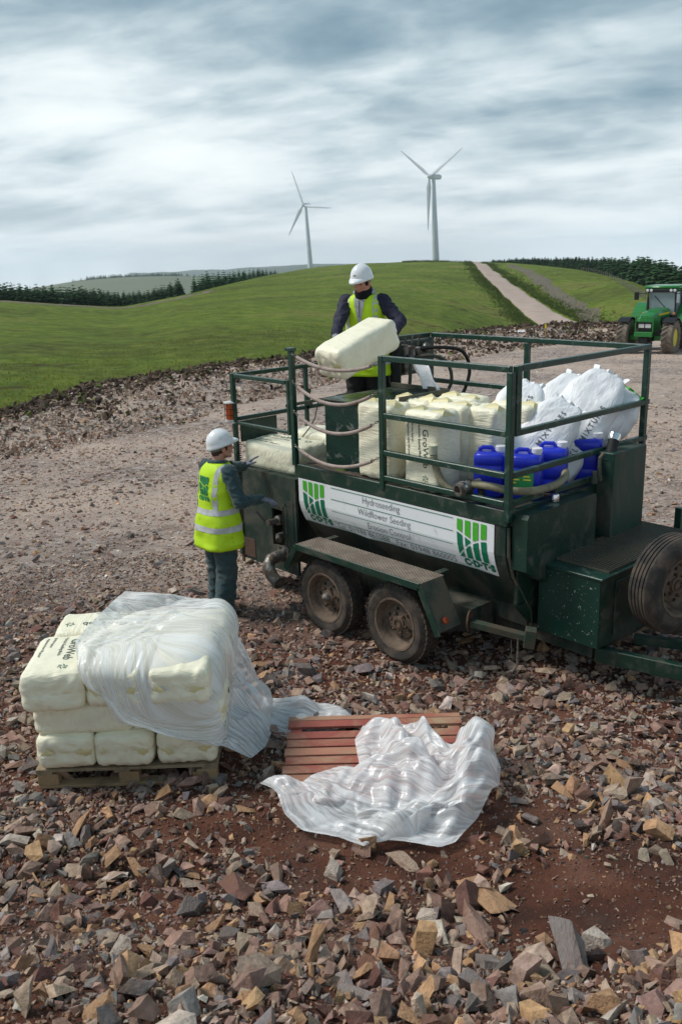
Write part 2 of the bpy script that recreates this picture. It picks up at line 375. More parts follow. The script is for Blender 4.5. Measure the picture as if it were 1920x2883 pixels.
# grassland
rc_all = smooth_tab(crs[:, 0], crs[:, 2], phis, .012)
T = np.concatenate([np.linspace(0, 1, 180) ** 1.6, 1 + np.linspace(.01, 1, 40) ** 1.5 * 1.2])[None, :]
rs = r0s[:, None] * .985 + (rc_all - r0s)[:, None] * T
V, F = polar_mesh('hillside', phis, rs)
grass = mat('pasture', (.1, .15, .02), .95, spec=.1)
def grass_nodes(m):
    t = m.node_tree; n = t.nodes; l = t.links; b = n['Principled BSDF']; tc = n.new('ShaderNodeTexCoord')
    def nz(s, d=8, r=.6, st=(1, 1, 1)):
        mp = n.new('ShaderNodeMapping'); mp.inputs['Scale'].default_value = st; mp.inputs['Rotation'].default_value = (0, 0, R(38)); l.new(tc.outputs['Object'], mp.inputs[0])
        x = n.new('ShaderNodeTexNoise'); x.inputs['Scale'].default_value = s; x.inputs['Detail'].default_value = d; x.inputs['Roughness'].default_value = r
        l.new(mp.outputs[0], x.inputs[0]); return x.outputs[0]
    def ramp(src, els):
        x = n.new('ShaderNodeValToRGB'); l.new(src, x.inputs[0]); e = x.color_ramp.elements
        while len(e) < len(els): e.new(.5)
        for q, (p, c) in zip(e, els): q.position = p; q.color = (*c, 1)
        return x.outputs[0]
    a = ramp(nz(.028, 10, .72), [(.40, (.074, .088, .020)), (.47, (.098, .135, .022)), (.53, (.122, .182, .022)), (.60, (.19, .185, .05))])
    c = ramp(nz(.7, 9, .72), [(.38, (.045, .055, .013)), (.5, (.112, .152, .024)), (.62, (.23, .25, .05))])
    mx = n.new('ShaderNodeMix'); mx.data_type = 'RGBA'; mx.inputs[0].default_value = .45; l.new(a, mx.inputs[6]); l.new(c, mx.inputs[7])
    # thin dark drainage cuts and rush lines across the slope
    w = nz(.05, 5, .6, (1, .28, 1)); d = n.new('ShaderNodeMath'); d.operation = 'SUBTRACT'; l.new(w, d.inputs[0]); d.inputs[1].default_value = .505
    ab = n.new('ShaderNodeMath'); ab.operation = 'ABSOLUTE'; l.new(d.outputs[0], ab.inputs[0])
    mr = n.new('ShaderNodeMapRange'); l.new(ab.outputs[0], mr.inputs[0]); mr.inputs[1].default_value = .0; mr.inputs[2].default_value = .009; mr.inputs[3].default_value = 1; mr.inputs[4].default_value = 0
    mk = n.new('ShaderNodeMapRange'); l.new(nz(.06, 3), mk.inputs[0]); mk.inputs[1].default_value = .48; mk.inputs[2].default_value = .56; mk.inputs[4].default_value = .95
    mm = n.new('ShaderNodeMath'); mm.operation = 'MULTIPLY'; l.new(mr.outputs[0], mm.inputs[0]); l.new(mk.outputs[0], mm.inputs[1])
    m2 = n.new('ShaderNodeMix'); m2.data_type = 'RGBA'; l.new(mm.outputs[0], m2.inputs[0]); l.new(mx.outputs[2], m2.inputs[6]); m2.inputs[7].default_value = (.06, .048, .022, 1)
    l.new(m2.outputs[2], b.inputs['Base Color'])
    bp = n.new('ShaderNodeBump'); bp.inputs['Strength'].default_value = .8; bp.inputs['Distance'].default_value = .35; l.new(nz(1.1, 8, .75), bp.inputs['Height']); l.new(bp.outputs[0], b.inputs['Normal'])
grass_nodes(grass)
hill = finish('hillside', np_mesh('hillside', V, F), grass, smooth=True); tag(hill, 'broad green grass hillside behind the working pad', kind='structure')

# ribbons lying on the land (track up the hill, strip of turned peat, road on the left)
def ribbon(name, pts, m, label, lift=.15, nseg=160, rough=.0, across=9, crown=0.):
    """pts: (view x, view y left, view x right) is awkward on slopes; use (phi via x, r, half width)"""
    A = np.array(pts, float); k = np.linspace(0, len(A) - 1, nseg); ii = np.arange(len(A))
    P = np.stack([np.interp(k, ii, A[:, j]) for j in range(3)], -1)
    for _ in range(6): P[1:-1] = (P[:-2] + 2 * P[1:-1] + P[2:]) / 4
    d = np.gradient(P[:, :2], axis=0); d /= np.linalg.norm(d, axis=1)[:, None]; nrm = np.stack([-d[:, 1], d[:, 0]], -1)
    u = np.linspace(-1, 1, across); wv = P[:, 2] * (1 + rough * vnoise(np.arange(nseg) * .25, np.zeros(nseg), 77))
    X = P[:, None, 0] + nrm[:, None, 0] * u[None, :] * wv[:, None]; Y = P[:, None, 1] + nrm[:, None, 1] * u[None, :] * wv[:, None]
    Z = ground_z(X.ravel(), Y.ravel()).reshape(X.shape) + lift * (1 - (u[None, :] ** 2) ** 4) - .05
    o = finish(name, np_mesh(name, np.stack([X.ravel(), Y.ravel(), Z.ravel()], -1), grid_faces(nseg, across)), m, smooth=True)
    return tag(o, label, kind='structure')
def hit(x, y, lo=5, hi=900):
    """first point of the land seen at photo position x, y"""
    d = ray(x, y); h = math.hypot(d.x, d.y); rr = np.geomspace(lo, hi, 2500)
    X = CAM.x + d.x / h * rr; Y = CAM.y + d.y / h * rr; Z = CAM.z + d.z / h * rr
    g = ground_z(X, Y); b = np.nonzero(Z < g)[0]
    i = b[0] if len(b) else len(rr) - 1
    return Vector((X[i], Y[i], g[i])), rr[i]
gravel = mat('track gravel', (.36, .265, .215), .95, c2=(.44, .35, .30), nscale=.4, bump=1., bscale=6)
def px_w(x0, x1, y):
    a, _ = hit(x0, y); b, _ = hit(x1, y); return (a, b)
tp = []
for (y, xl, xr) in [(603.5, 1084, 1104), (620, 1098, 1130), (640, 1118, 1156), (660, 1139, 1182), (680, 1162, 1207), (700, 1187, 1237), (720, 1212, 1267), (732, 1230, 1285)]:
    c, rr_ = hit((xl + xr) / 2, y); tp.append((c.x, c.y, 2.4))
dd = Vector((tp[-1][0] - tp[-2][0], tp[-1][1] - tp[-2][1])).normalized()
for k in (12, 30, 55): tp.append((tp[7][0] + dd.x * k, tp[7][1] + dd.y * k, 2.5))
track = ribbon('gravel_track', tp, gravel, 'pale gravel track climbing the hill towards the skyline', lift=.25, nseg=220, rough=.08)
peat = mat('turned peat', (.085, .062, .042), .95, c2=(.17, .15, .10), nscale=1.2, bump=1., bscale=4)
def v6(x, y): return ((1250 + x / 2.34) / 1.2245, (700 + y / 2.34) / 1.2245)
pp = []
for (x, y, w) in [(440, 108, 2.4), (540, 145, 2.2), (640, 215, 2.), (720, 280, 1.6), (800, 335, 1.5), (870, 385, 1.6), (960, 440, 1.5), (1060, 495, 1.6)]:
    c, rr_ = hit(*v6(x, y)); pp.append((c.x, c.y, w))
ribbon('peat_strip', pp, peat, 'strip of dug over brown peat running down the hill right of the track', lift=.12, nseg=120, rough=.5)
lp = []
for (x, y) in [(-60, 691), (40, 694), (130, 700), (200, 704), (280, 708), (340, 700), (420, 683), (480, 668)]:
    c, rr_ = hit(x, y + 1.5); lp.append((c.x, c.y, 1.0))
rdm = mat('road rubble', (.11, .08, .06), .95, c2=(.20, .155, .12), nscale=.5, bump=1., bscale=2)
ribbon('far_road', lp, rdm, 'brown stone road crossing the low ground in front of the left plantation', lift=.14, nseg=160, rough=.4)
# ------------------------------------------------------------------ far hills
def ridge(name, pts, dist, m, label, depth=.35, low=-60, seed=0, bump_=.004):
    A = np.array([phi_e(x, y) for x, y in pts]); ph = np.linspace(A[:, 0].min(), A[:, 0].max(), 160)
    ec = np.interp(ph, A[:, 0], A[:, 1])
    for _ in range(8): ec[1:-1] = (ec[:-2] + 2 * ec[1:-1] + ec[2:]) / 4
    k = np.linspace(-1, 1, 40); rr = dist * (1 + depth * k)
    zt = 3.3 - ec * dist
    prof = np.cos(np.clip(k, -1, 1) * math.pi / 2) ** .8
    Z = low + (zt[:, None] - low) * prof[None, :]
    X = C2[0] + rr[None, :] * (np.cos(ph) * HF[0] + np.sin(ph) * HR[0])[:, None]; Y = C2[1] + rr[None, :] * (np.cos(ph) * HF[1] + np.sin(ph) * HR[1])[:, None]
    Z = Z + dist * bump_ * vnoise(X / dist * 14, Y / dist * 14, seed, 4) * (1 - prof[None, :] ** 4)
    o = finish(name, np_mesh(name, np.stack([X.ravel(), Y.ravel(), Z.ravel()], -1), grid_faces(160, 40)), m, smooth=True)
    return tag(o, label, kind='structure')
fh1 = mat('far pasture', (.105, .135, .07), .95, c2=(.15, .16, .09), nscale=.004, detail=9)
fh2 = mat('far moor', (.07, .10, .05), .95, c2=(.05, .08, .04), nscale=.002, detail=9)
ridge('far_hill', [(-400, 700), (-100, 690), (60, 670), (110, 659), (160, 650), (200, 643), (300, 636), (400, 634), (500, 638), (600, 643), (700, 650), (900, 665), (1200, 690)], 1500, fh1, 'pale green hill behind the left plantation', seed=3)
ridge('distant_hill', [(300, 655), (380, 642), (430, 636), (520, 629), (600, 620), (640, 615), (700, 610), (740, 608), (800, 609), (900, 615), (1000, 628), (1200, 650)], 4200, fh2, 'blue grey hill on the skyline left of the turbines', seed=5)

# ------------------------------------------------------------------ conifers
crown_m = mat('spruce needles', (.020, .052, .022), .9, c2=(.035, .085, .026), nscale=.9, mix=.5, spec=.15)
def rnd_tint(m, lo=.6, hi=1.5):
    t = m.node_tree; n = t.nodes; l = t.links; b = n['Principled BSDF']; src = b.inputs['Base Color'].links[0].from_socket
    oi = n.new('ShaderNodeObjectInfo'); mr = n.new('ShaderNodeMapRange'); l.new(oi.outputs['Random'], mr.inputs[0]); mr.inputs[3].default_value = lo; mr.inputs[4].default_value = hi
    v = n.new('ShaderNodeVectorMath'); v.operation = 'SCALE'; l.new(src, v.inputs[0]); l.new(mr.outputs[0], v.inputs['Scale']); l.new(v.outputs[0], b.inputs['Base Color'])
rnd_tint(crown_m)
bark_m = mat('bark', (.09, .06, .045), .9)
def crown_geo(rg, whorls=15, nb=8, R0=.30):
    V = []; F = []
    for w in range(whorls):
        h = .03 + .92 * (w / (whorls - 1)) ** .95; rad = R0 * (1 - h) ** .58 * rg.uniform(.85, 1.12) + .012; off = rg.uniform(0, 6.28)
        for b in range(nb):
            a = off + b * 6.283 / nb + rg.uniform(-.25, .25); L_ = rad * rg.uniform(.65, 1.2); wd = L_ * .42 + .008
            ca, sa = math.cos(a), math.sin(a); zt = h + .045 * (1 - h) + .01; zb = h - L_ * rg.uniform(.12, .38)
            o = len(V)
            V += [(0, 0, zt), (ca * L_ * .62 - sa * wd, sa * L_ * .62 + ca * wd, (zt + zb) / 2 - .012), (ca * L_, sa * L_, zb + rg.uniform(0, .03)), (ca * L_ * .62 + sa * wd, sa * L_ * .62 - ca * wd, (zt + zb) / 2 - .012), (0, 0, zb)]
            F += [(o, o + 1, o + 2), (o, o + 2, o + 3), (o + 4, o + 2, o + 1), (o + 4, o + 3, o + 2)]
    o = len(V); V += [(.012, 0, .93), (-.006, .01, .93), (-.006, -.01, .93), (0, 0, 1.01)]; F += [(o, o + 1, o + 3), (o + 1, o + 2, o + 3), (o + 2, o, o + 3)]
    return np.array(V), np.array(F)
crowns = [crown_geo(np.random.default_rng(50 + i), R0=.36 + .03 * (i % 3)) for i in range(5)]
crowns_lo = [crown_geo(np.random.default_rng(80 + i), 8, 5, .36 + .03 * (i % 3)) for i in range(5)]
crown_me = [np_mesh('crown', *c) for c in crowns]
tb = MB(); tb.tube([(0, 0, -.05), (0, 0, .3), (0, 0, .95)], [.02, .016, .004], 5); trunk_me = tb.mesh('trunk')
for me in crown_me: me.materials.append(crown_m)
trunk_me.materials.append(bark_m)
def conifer(i, p, h, label, group):
    e = empty('spruce_tree', p, rng.uniform(0, 6.28), label, 'tree', group); e.scale = (h * 1.0, h * 1.0, h)
    c = bpy.data.objects.new('crown', crown_me[i % 5]); COL.objects.link(c); c.parent = e
    c = bpy.data.objects.new('trunk', trunk_me); COL.objects.link(c); c.parent = e
    return e
def rc_at(ph): return float(smooth_tab(crs[:, 0], crs[:, 2], np.array([ph]), .012)[0])
def xphi(x): return phi_e(x, 640)[0]
# plantation on the right: the front rows tree by tree, the mass behind as one
n_ind = 0; mass = []
def plant_h(x): return np.interp(x, [1080, 1110, 1180, 1230, 1335, 1440, 1500, 1600, 1800], [1.0, 1.4, 2.7, 3.6, 4.8, 5.7, 6.4, 6.4, 6.4])
for row in range(13):
    ph = xphi(1092 if row > 1 else 1130)
    while ph < xphi(1760):
        rc = rc_at(ph); x = np.interp(ph, [xphi(1000), xphi(1800)], [1000, 1800])
        r = rc + 2 + row * 3.2 + rng.uniform(-1.2, 1.2); h = float(plant_h(x)) * rng.uniform(.84, 1.06) * (1 + .02 * row)
        p = pol(ph, r); z = gz(p[0], p[1])
        if row > 2: z = max(z, 3.3 - (3.3 - gz(*pol(ph, rc))) * (r / rc) * 1.0 - .45 * row)
        if row < 3 and n_ind < 290 and (1100 < x < 1640):
            conifer(n_ind, (p[0], p[1], z - .2), h, 'young dark green spruce in the plantation edge along the right skyline', 'spruces at the edge of the right plantation'); n_ind += 1
        else: mass.append((p[0], p[1], z - .2, h, rng.uniform(0, 6.28), rng.integers(5)))
        ph += rng.uniform(1.0, 2.0) / r * (.72 if row < 3 else .8)
def forest_mass(name, lst, label):
    Vs = []; Fs = []; o = 0
    for (x, y, z, h, a, i) in lst:
        V_, F_ = crowns_lo[int(i)]; c, s_ = math.cos(a), math.sin(a)
        W = np.stack([x + h * (V_[:, 0] * c - V_[:, 1] * s_), y + h * (V_[:, 0] * s_ + V_[:, 1] * c), z + h * V_[:, 2]], -1)
        Vs.append(W); Fs.append(F_ + o); o += len(W)
    o_ = finish(name, np_mesh(name, np.concatenate(Vs), np.concatenate(Fs)), crown_m)
    return tag(o_, label, kind='stuff')
forest_mass('plantation', mass, 'dense interior of the spruce plantation behind the right skyline trees')
left = []
for row in range(20):
    ph = xphi(-260)
    while ph < xphi(418):
        x = float(np.interp(ph, [xphi(-260), xphi(0), xphi(420)], [-260, 0, 420]))
        r = 172 + row * 4.2 + (x > 200) * (x - 200) * .12 + rng.uniform(-1.6, 1.6)
        h = float(np.interp(x, [-260, 0, 200, 300, 340, 400, 418], [3.9, 3.9, 3.6, 2.8, 2.7, 3.8, 3.8])) * rng.uniform(.85, 1.08)
        p = pol(ph, r); z = gz(p[0], p[1])
        left.append((p[0], p[1], z - .1, h, rng.uniform(0, 6.28), rng.integers(5)))
        ph += rng.uniform(1.0, 1.9) / r
forest_mass('left_plantation', left, 'dark spruce plantation in the hollow at the left skyline')
clump = []
for row in range(5):
    ph = xphi(446)
    while ph < xphi(640):
        x = float(np.interp(ph, [xphi(440), xphi(640)], [440, 640])); rc = rc_at(ph)
        r = rc + 5 + row * 4; h = float(np.interp(x, [446, 470, 540, 600, 640], [3.4, 4.2, 3.8, 3.6, 2.8])) * rng.uniform(.7, 1.1)
        p = pol(ph, r); z = gz(p[0], p[1]); clump.append((p[0], p[1], z - .1, h, rng.uniform(0, 6.28), rng.integers(5))); ph += rng.uniform(.9, 1.8) / r
forest_mass('hilltop_trees', clump, 'short band of spruces showing over the hill shoulder right of the left plantation')
tl = []
for i in range(420):
    x = rng.uniform(165, 760) if i % 2 else rng.uniform(200, 420); y = float(np.interp(x, [110, 200, 300, 400, 500, 600, 700, 760], [659, 643, 636, 634, 638, 643, 650, 656]))
    ph, e = phi_e(x, y); r = 1500 + rng.uniform(-12, 12) ; p = pol(ph, r); tl.append((p[0], p[1], 3.3 - e * 1500 - 4, rng.uniform(6, 10), 0, rng.integers(5)))
forest_mass('hill_crest_wood', tl, 'thin dark wood along the crest of the far green hill')

# ------------------------------------------------------------------ wind turbines
tw = mat('turbine paint', (.52, .56, .58), .45, c2=(.46, .50, .53), nscale=.2)
def turbine(base, hub, bl, yaw, angs, r0, r1, label, lean):
    up = Vector((0, 0, 1)); d = (base - CAM); d.z = 0; d.normalize(); right = Vector((d.y, -d.x, 0))
    e = empty('wind_turbine', base, 0, label, 'wind turbine', 'wind turbines on the hill')
    upv = (up - right * lean).normalized()
    m = MB(); m.lathe([(r0, -2), (r0, 0), (r0 * .97, .1 * hub), ((r0 + r1) / 2, hub * .5), (r1, hub - 1)], (0, 0, 0), upv, 28); m.build('tower', tw, e, True)
    ax = (right * -math.sin(yaw) - d * math.cos(yaw)).normalized()     # where the rotor looks
    top = upv * hub
    m = MB(); m.tube([top - ax * 5.2, top - ax * 5.0, top - ax * 4, top + ax * 0, top + ax * 1.6, top + ax * 2.0], [.6, 1.15, 1.35, 1.45, 1.25, .9], 14); m.bar(top - ax * 3.6 + upv * 1.2, top - ax * 3.6 + upv * 3.4, .12, .12, 0)
    m.build('nacelle', tw, e, True)
    hc = top + ax * 2.9
    m = MB(); m.tube([hc - ax * 1.0, hc - ax * .3, hc + ax * .6, hc + ax * 1.2, hc + ax * 1.35], [1.05, 1.3, 1.1, .55, .1], 14); m.build('hub', tw, e, True)
    side = upv.cross(ax).normalized()     # rotor plane: upv, side
    if side.dot(right) < 0: side = -side
    for a in angs:
        a = R(a); dv = upv * math.cos(a) + side * math.sin(a); cr_ = dv.cross(ax).normalized()
        V_ = []; F_ = []; st = [(0, .55, .55, 0), (.05, .6, .55, 5), (.18, 1.35, .38, 18), (.35, 1.1, .28, 12), (.6, .8, .18, 6), (.85, .5, .1, 2), (.97, .3, .05, 1), (1, .06, .02, 0)]
        for (q, cw, th, twi) in st:
            c0 = hc + dv * (.6 + q * bl); tt = R(twi + 8); cx = cr_ * math.cos(tt) + ax * math.sin(tt); cy = ax * math.cos(tt) - cr_ * math.sin(tt)
            for k in range(10):
                b = 2 * math.pi * k / 10; V_.append(c0 + cx * (cw * math.cos(b) + cw * .25) + cy * (th * math.sin(b)))
        m = MB(); n_ = len(st)
        for i in range(n_ - 1):
            for k in range(10): F_.append((i * 10 + k, i * 10 + (k + 1) % 10, i * 10 + 10 + (k + 1) % 10, i * 10 + 10 + k))
        F_.append(tuple((n_ - 1) * 10 + k for k in range(10))); m.add(V_, F_); m.build('blade', tw, e, True)
    m = MB(); cb = right * (r0 + 1.6); x, y, z = right, d, up
    Mx = Matrix((right, d, up)).transposed().to_4x4(); Mx.translation = cb; m.box((-1.3, -1.2, -1), (1.3, 1.2, 1.9), .05, Mx); m.build('transformer_cabinet', tw, e)
    return e
bR, rR = hit(1001, 608); bR = CAM + ray(1002, 608) * (497 / 1.0); bR.z = min(bR.z, gz(bR.x, bR.y) + .0)
turbine(bR, 45.5, 27, R(46), (185, 305, 65), 1.95, .95, 'larger white wind turbine right of the standing worker with one blade pointing down', .030)
bL = CAM + ray(714, 619) * 668
turbine(bL, 45, 25, R(38), (341, 99, 218), 1.95, .95, 'smaller white wind turbine left of the standing worker with one blade pointing right', .042)
# ------------------------------------------------------------------ broken stone
def hull_rock(rg, npts=9, flat=.62, slab=.0):
    """broken, flat-faced block: sharp wedges and sheared boxes"""
    bm = bmesh.new(); pts = []
    if npts <= 7:
        for i in range(6): q = rg.uniform(-1, 1, 3); q = q / np.abs(q).max(); pts.append((q[0], q[1] * .8, q[2] * flat * 1.1))
        pts += [(1, rg.uniform(-.5, .5), 0), (-1, rg.uniform(-.5, .5), 0)]
    else:
        sh = np.clip(rg.normal(0, .22, 4), -.4, .4); tp_ = rg.uniform(.35, .95); tq_ = rg.uniform(.4, 1.)
        for a in (-1, 1):
            for b in (-1, 1):
                for c in (-1, 1):
                    k = tp_ if c > 0 else 1; k2 = tq_ if a > 0 else 1
                    x, y, z = a * k + sh[0] * c + sh[2] * b, b * .8 * k * k2 + sh[1] * c, c * flat * rg.uniform(.75, 1.1) + .2 * sh[3] * a
                    if rg.uniform() < (npts - 8) / 22: continue
                    pts.append((x + rg.normal(0, .12), y + rg.normal(0, .10), z + rg.normal(0, .05)))
        for i in range(max(0, (npts - 8) // 3)): q = rg.uniform(-1, 1, 3); q = q / np.abs(q).max(); pts.append((q[0] * 1.05, q[1] * .85, q[2] * flat * 1.0))
    for p in pts: bm.verts.new(Vector(p) * .42)
    bmesh.ops.convex_hull(bm, input=bm.verts)
    for v in [v for v in bm.verts if not v.link_faces]: bm.verts.remove(v)
    bmesh.ops.triangulate(bm, faces=bm.faces); bm.verts.ensure_lookup_table(); bm.verts.index_update()
    V = np.array([v.co for v in bm.verts]); F = np.array([[v.index for v in f.verts] for f in bm.faces]); bm.free(); return V, F
rk = np.random.default_rng(5)
R_lo = [hull_rock(rk, 7, .35) for _ in range(14)]; R_md = [hull_rock(rk, 9 + i % 3, .38 + .16 * (i % 4) / 3) for i in range(30)]; R_hi = [hull_rock(rk, 12 + i % 4, .45) for i in range(20)]
PAL = np.array([(.27, .170, .132), (.205, .172, .158), (.33, .24, .18), (.38, .225, .125), (.175, .088, .068), (.45, .38, .32), (.13, .108, .102)])
def colours(n, w, k=1.0, rg=rk):
    w = np.array(w, float); w /= w.sum(); c = PAL[rg.choice(len(PAL), n, p=w)]; return np.clip(c * rg.uniform(.72, 1.28, (n, 1)) * k * rg.uniform(.95, 1.05, (n, 3)), 0, 1)
def rotm(ax, ay, az):
    cx, sx, cy, sy, cz, sz = np.cos(ax), np.sin(ax), np.cos(ay), np.sin(ay), np.cos(az), np.sin(az)
    M_ = np.empty((len(ax), 3, 3))
    M_[:, 0, 0] = cy * cz; M_[:, 0, 1] = sx * sy * cz - cx * sz; M_[:, 0, 2] = cx * sy * cz + sx * sz
    M_[:, 1, 0] = cy * sz; M_[:, 1, 1] = sx * sy * sz + cx * cz; M_[:, 1, 2] = cx * sy * sz - sx * cz
    M_[:, 2, 0] = -sy; M_[:, 2, 1] = sx * cy; M_[:, 2, 2] = cx * cy
    return M_
def rock_mat(name, k=1.0, bs=30):
    m = mat(name, (.2, .2, .2), .85, attr='Col', bump=1.2, bscale=bs, spec=.3)
    t = m.node_tree; n = t.nodes; l = t.links; b = n['Principled BSDF']; src = b.inputs['Base Color'].links[0].from_socket
    tc = n.new('ShaderNodeTexCoord'); x = n.new('ShaderNodeTexNoise'); x.inputs['Scale'].default_value = 18; x.inputs['Detail'].default_value = 8; x.inputs['Roughness'].default_value = .7; l.new(tc.outputs['Object'], x.inputs[0])
    mr = n.new('ShaderNodeMapRange'); l.new(x.outputs[0], mr.inputs[0]); mr.inputs[1].default_value = .3; mr.inputs[2].default_value = .7; mr.inputs[3].default_value = .55 * k; mr.inputs[4].default_value = 1.45 * k
    v = n.new('ShaderNodeVectorMath'); v.operation = 'SCALE'; l.new(src, v.inputs[0]); l.new(mr.outputs[0], v.inputs['Scale'])
    y = n.new('ShaderNodeTexNoise'); y.inputs['Scale'].default_value = 7; y.inputs['Detail'].default_value = 5; l.new(tc.outputs['Object'], y.inputs[0])
    mr2 = n.new('ShaderNodeMapRange'); l.new(y.outputs[0], mr2.inputs[0]); mr2.inputs[1].default_value = .55; mr2.inputs[2].default_value = .72; mr2.inputs[4].default_value = .6
    mx = n.new('ShaderNodeMix'); mx.data_type = 'RGBA'; l.new(mr2.outputs[0], mx.inputs[0]); l.new(v.outputs[0], mx.inputs[6]); mx.inputs[7].default_value = (.20, .105, .06, 1)
    l.new(mx.outputs[2], b.inputs['Base Color']); return m
stone_m = rock_mat('broken stone')
def rock_field(name, P, size, col, shapes, label, lift=.12, tilt=.5, parent=None, flat=1.):
    """P (n,2) positions; one mesh of stones, each with its own shape, turn and colour"""
    n = len(P); z = ground_z(P[:, 0], P[:, 1]); idx = rk.integers(len(shapes), size=n)
    M_ = rotm(rk.normal(0, tilt, n), rk.normal(0, tilt, n), rk.uniform(0, 6.28, n))
    sc_ = np.stack([size * rk.uniform(.85, 1.2, n), size * rk.uniform(.75, 1.1, n), size * rk.uniform(.6, 1.3, n) * flat], -1)
    z = z + size * rk.uniform(-.12, lift, n)
    Vs = []; Fs = []; Cs = []; o = 0
    for k, (V_, F_) in enumerate(shapes):
        q = np.nonzero(idx == k)[0]
        if not len(q): continue
        W = np.einsum('nij,nvj->nvi', M_[q], V_[None] * sc_[q][:, None, :]); W[:, :, 0] += P[q, 0][:, None]; W[:, :, 1] += P[q, 1][:, None]; W[:, :, 2] += z[q][:, None]
        nv = V_.shape[0]; Vs.append(W.reshape(-1, 3)); Fs.append((F_[None] + (np.arange(len(q)) * nv)[:, None, None]).reshape(-1, 3) + o); Cs.append(np.repeat(col[q], nv, 0)); o += len(q) * nv
    V_ = np.concatenate(Vs); F_ = np.concatenate(Fs); C_ = np.concatenate(Cs)
    me = bpy.data.meshes.new(name); me.vertices.add(len(V_)); me.vertices.foreach_set('co', V_.astype(np.float32).ravel())
    me.loops.add(F_.size); me.loops.foreach_set('vertex_index', F_.astype(np.int32).ravel()); me.polygons.add(len(F_)); me.polygons.foreach_set('loop_start', np.arange(0, F_.size, 3, dtype=np.int32)); me.update(calc_edges=True)
    a = me.color_attributes.new('Col', 'FLOAT_COLOR', 'POINT'); a.data.foreach_set('color', np.concatenate([C_, np.ones((len(C_), 1))], 1).astype(np.float32).ravel())
    o_ = finish(name, me, stone_m, parent); tag(o_, label, kind='stuff'); return o_
def samp(n, r0, r1, a0=-24, a1=25, power=1.):
    r = np.sqrt(rk.uniform(r0 ** 2, r1 ** 2, n)) if power == 1 else r0 + (r1 - r0) * rk.uniform(0, 1, n) ** power
    ph = rk.uniform(R(a0), R(a1), n); x = C2[0] + r * (np.cos(ph) * HF[0] + np.sin(ph) * HR[0]); y = C2[1] + r * (np.cos(ph) * HF[1] + np.sin(ph) * HR[1])
    return np.stack([x, y], -1), r, ph
def st(P): d = P - C2; return d @ HF, d @ HR
def bare(P):
    """patches of bare red soil, where few stones lie (0..1)"""
    s, t = st(P); b = np.zeros(len(P))
    for (vx, vy, rad, amt) in [(1440, 2070, .62, .97), (1330, 2010, .35, .8), (560, 1840, .38, .8), (420, 1850, .3, .65), (700, 1960, .25, .7), (800, 1975, .22, .8), (1230, 1830, .28, .75), (560, 1720, .30, .7), (330, 2130, .3, .6), (60, 2150, .3, .4), (900, 2140, .2, .4), (740, 1915, .32, .9), (880, 1930, .32, .9), (1020, 1925, .32, .9), (1110, 1860, .28, .9)]:
        c = onz(vx, vy, .12); cs = (Vector((c.x, c.y)) - Vector(C2)); cs = (cs.x * HF[0] + cs.y * HF[1], cs.x * HR[0] + cs.y * HR[1])
        d = np.hypot((s - cs[0]) * 1.0, (t - cs[1]) * .8) / rad + .25 * vnoise(P[:, 0] * 3, P[:, 1] * 3, 9); b = np.maximum(b, amt * sstep(1.25, .55, d))
    return b
def keep(P, *arrs, extra=None):
    m = rk.uniform(0, 1, len(P)) > bare(P)
    if extra is not None: m &= extra
    return [P[m]] + [a[m] for a in arrs]
W_near = (.28, .15, .28, .16, .10, .03, .03); W_mid = (.34, .20, .26, .05, .07, .04, .08); W_far = (.42, .08, .38, .03, .03, .10, .0)
# heap in front: chips, fist-size, hand-size
P, r, ph = samp(38000, 1.7, 5.6, -32, 32); m = rk.uniform(0, 1, len(P)) > bare(P) * .55; P = P[m]; rock_field('stone_chips', P, rk.uniform(.006, .028, len(P)), colours(len(P), W_near, .85), R_lo, 'small stone chips between the larger stones of the front heap', .3, .8)
P, r, ph = samp(10000, 1.7, 5.4, -32, 32); P, r = keep(P, r); rock_field('heap_stones', P, np.clip(.030 * rk.uniform(.02, 1, len(P)) ** -.56, .03, .17) * (.85 + .35 * vnoise(P[:, 0] * 1.3, P[:, 1] * 1.3, 12)), colours(len(P), W_near, 1.1), R_md, 'angular fist sized stones of the heap in the foreground', .45, .7)
# around pallets and trailer
P, r, ph = samp(36000, 5.0, 10.5, -30, 31); m = rk.uniform(0, 1, len(P)) > bare(P) * .6; P = P[m]; rock_field('small_stones', P, rk.uniform(.020, .045, len(P)), colours(len(P), W_mid, 1.1), R_lo, 'small crushed stones lying round the pallets and the trailer', .4, .4)
P, r, ph = samp(26000, 4.8, 11.5, -31, 31); P, r, ph = keep(P, r, ph)
lf = vnoise(P[:, 0] * .5, P[:, 1] * .5, 44, 3); m = rk.uniform(0, 1, len(P)) < np.clip(.8 + lf - sstep(7.6, 9.6, r) * sstep(.02, -.10, ph) * .85, 0.08, 1)
P = P[m]; rock_field('crushed_stone', P, np.clip(.040 * rk.uniform(.02, 1, len(P)) ** -.42, .04, .14), colours(len(P), W_mid, 1.1), R_md, 'grey and purple crushed stones spread round the trailer', .35, .35)
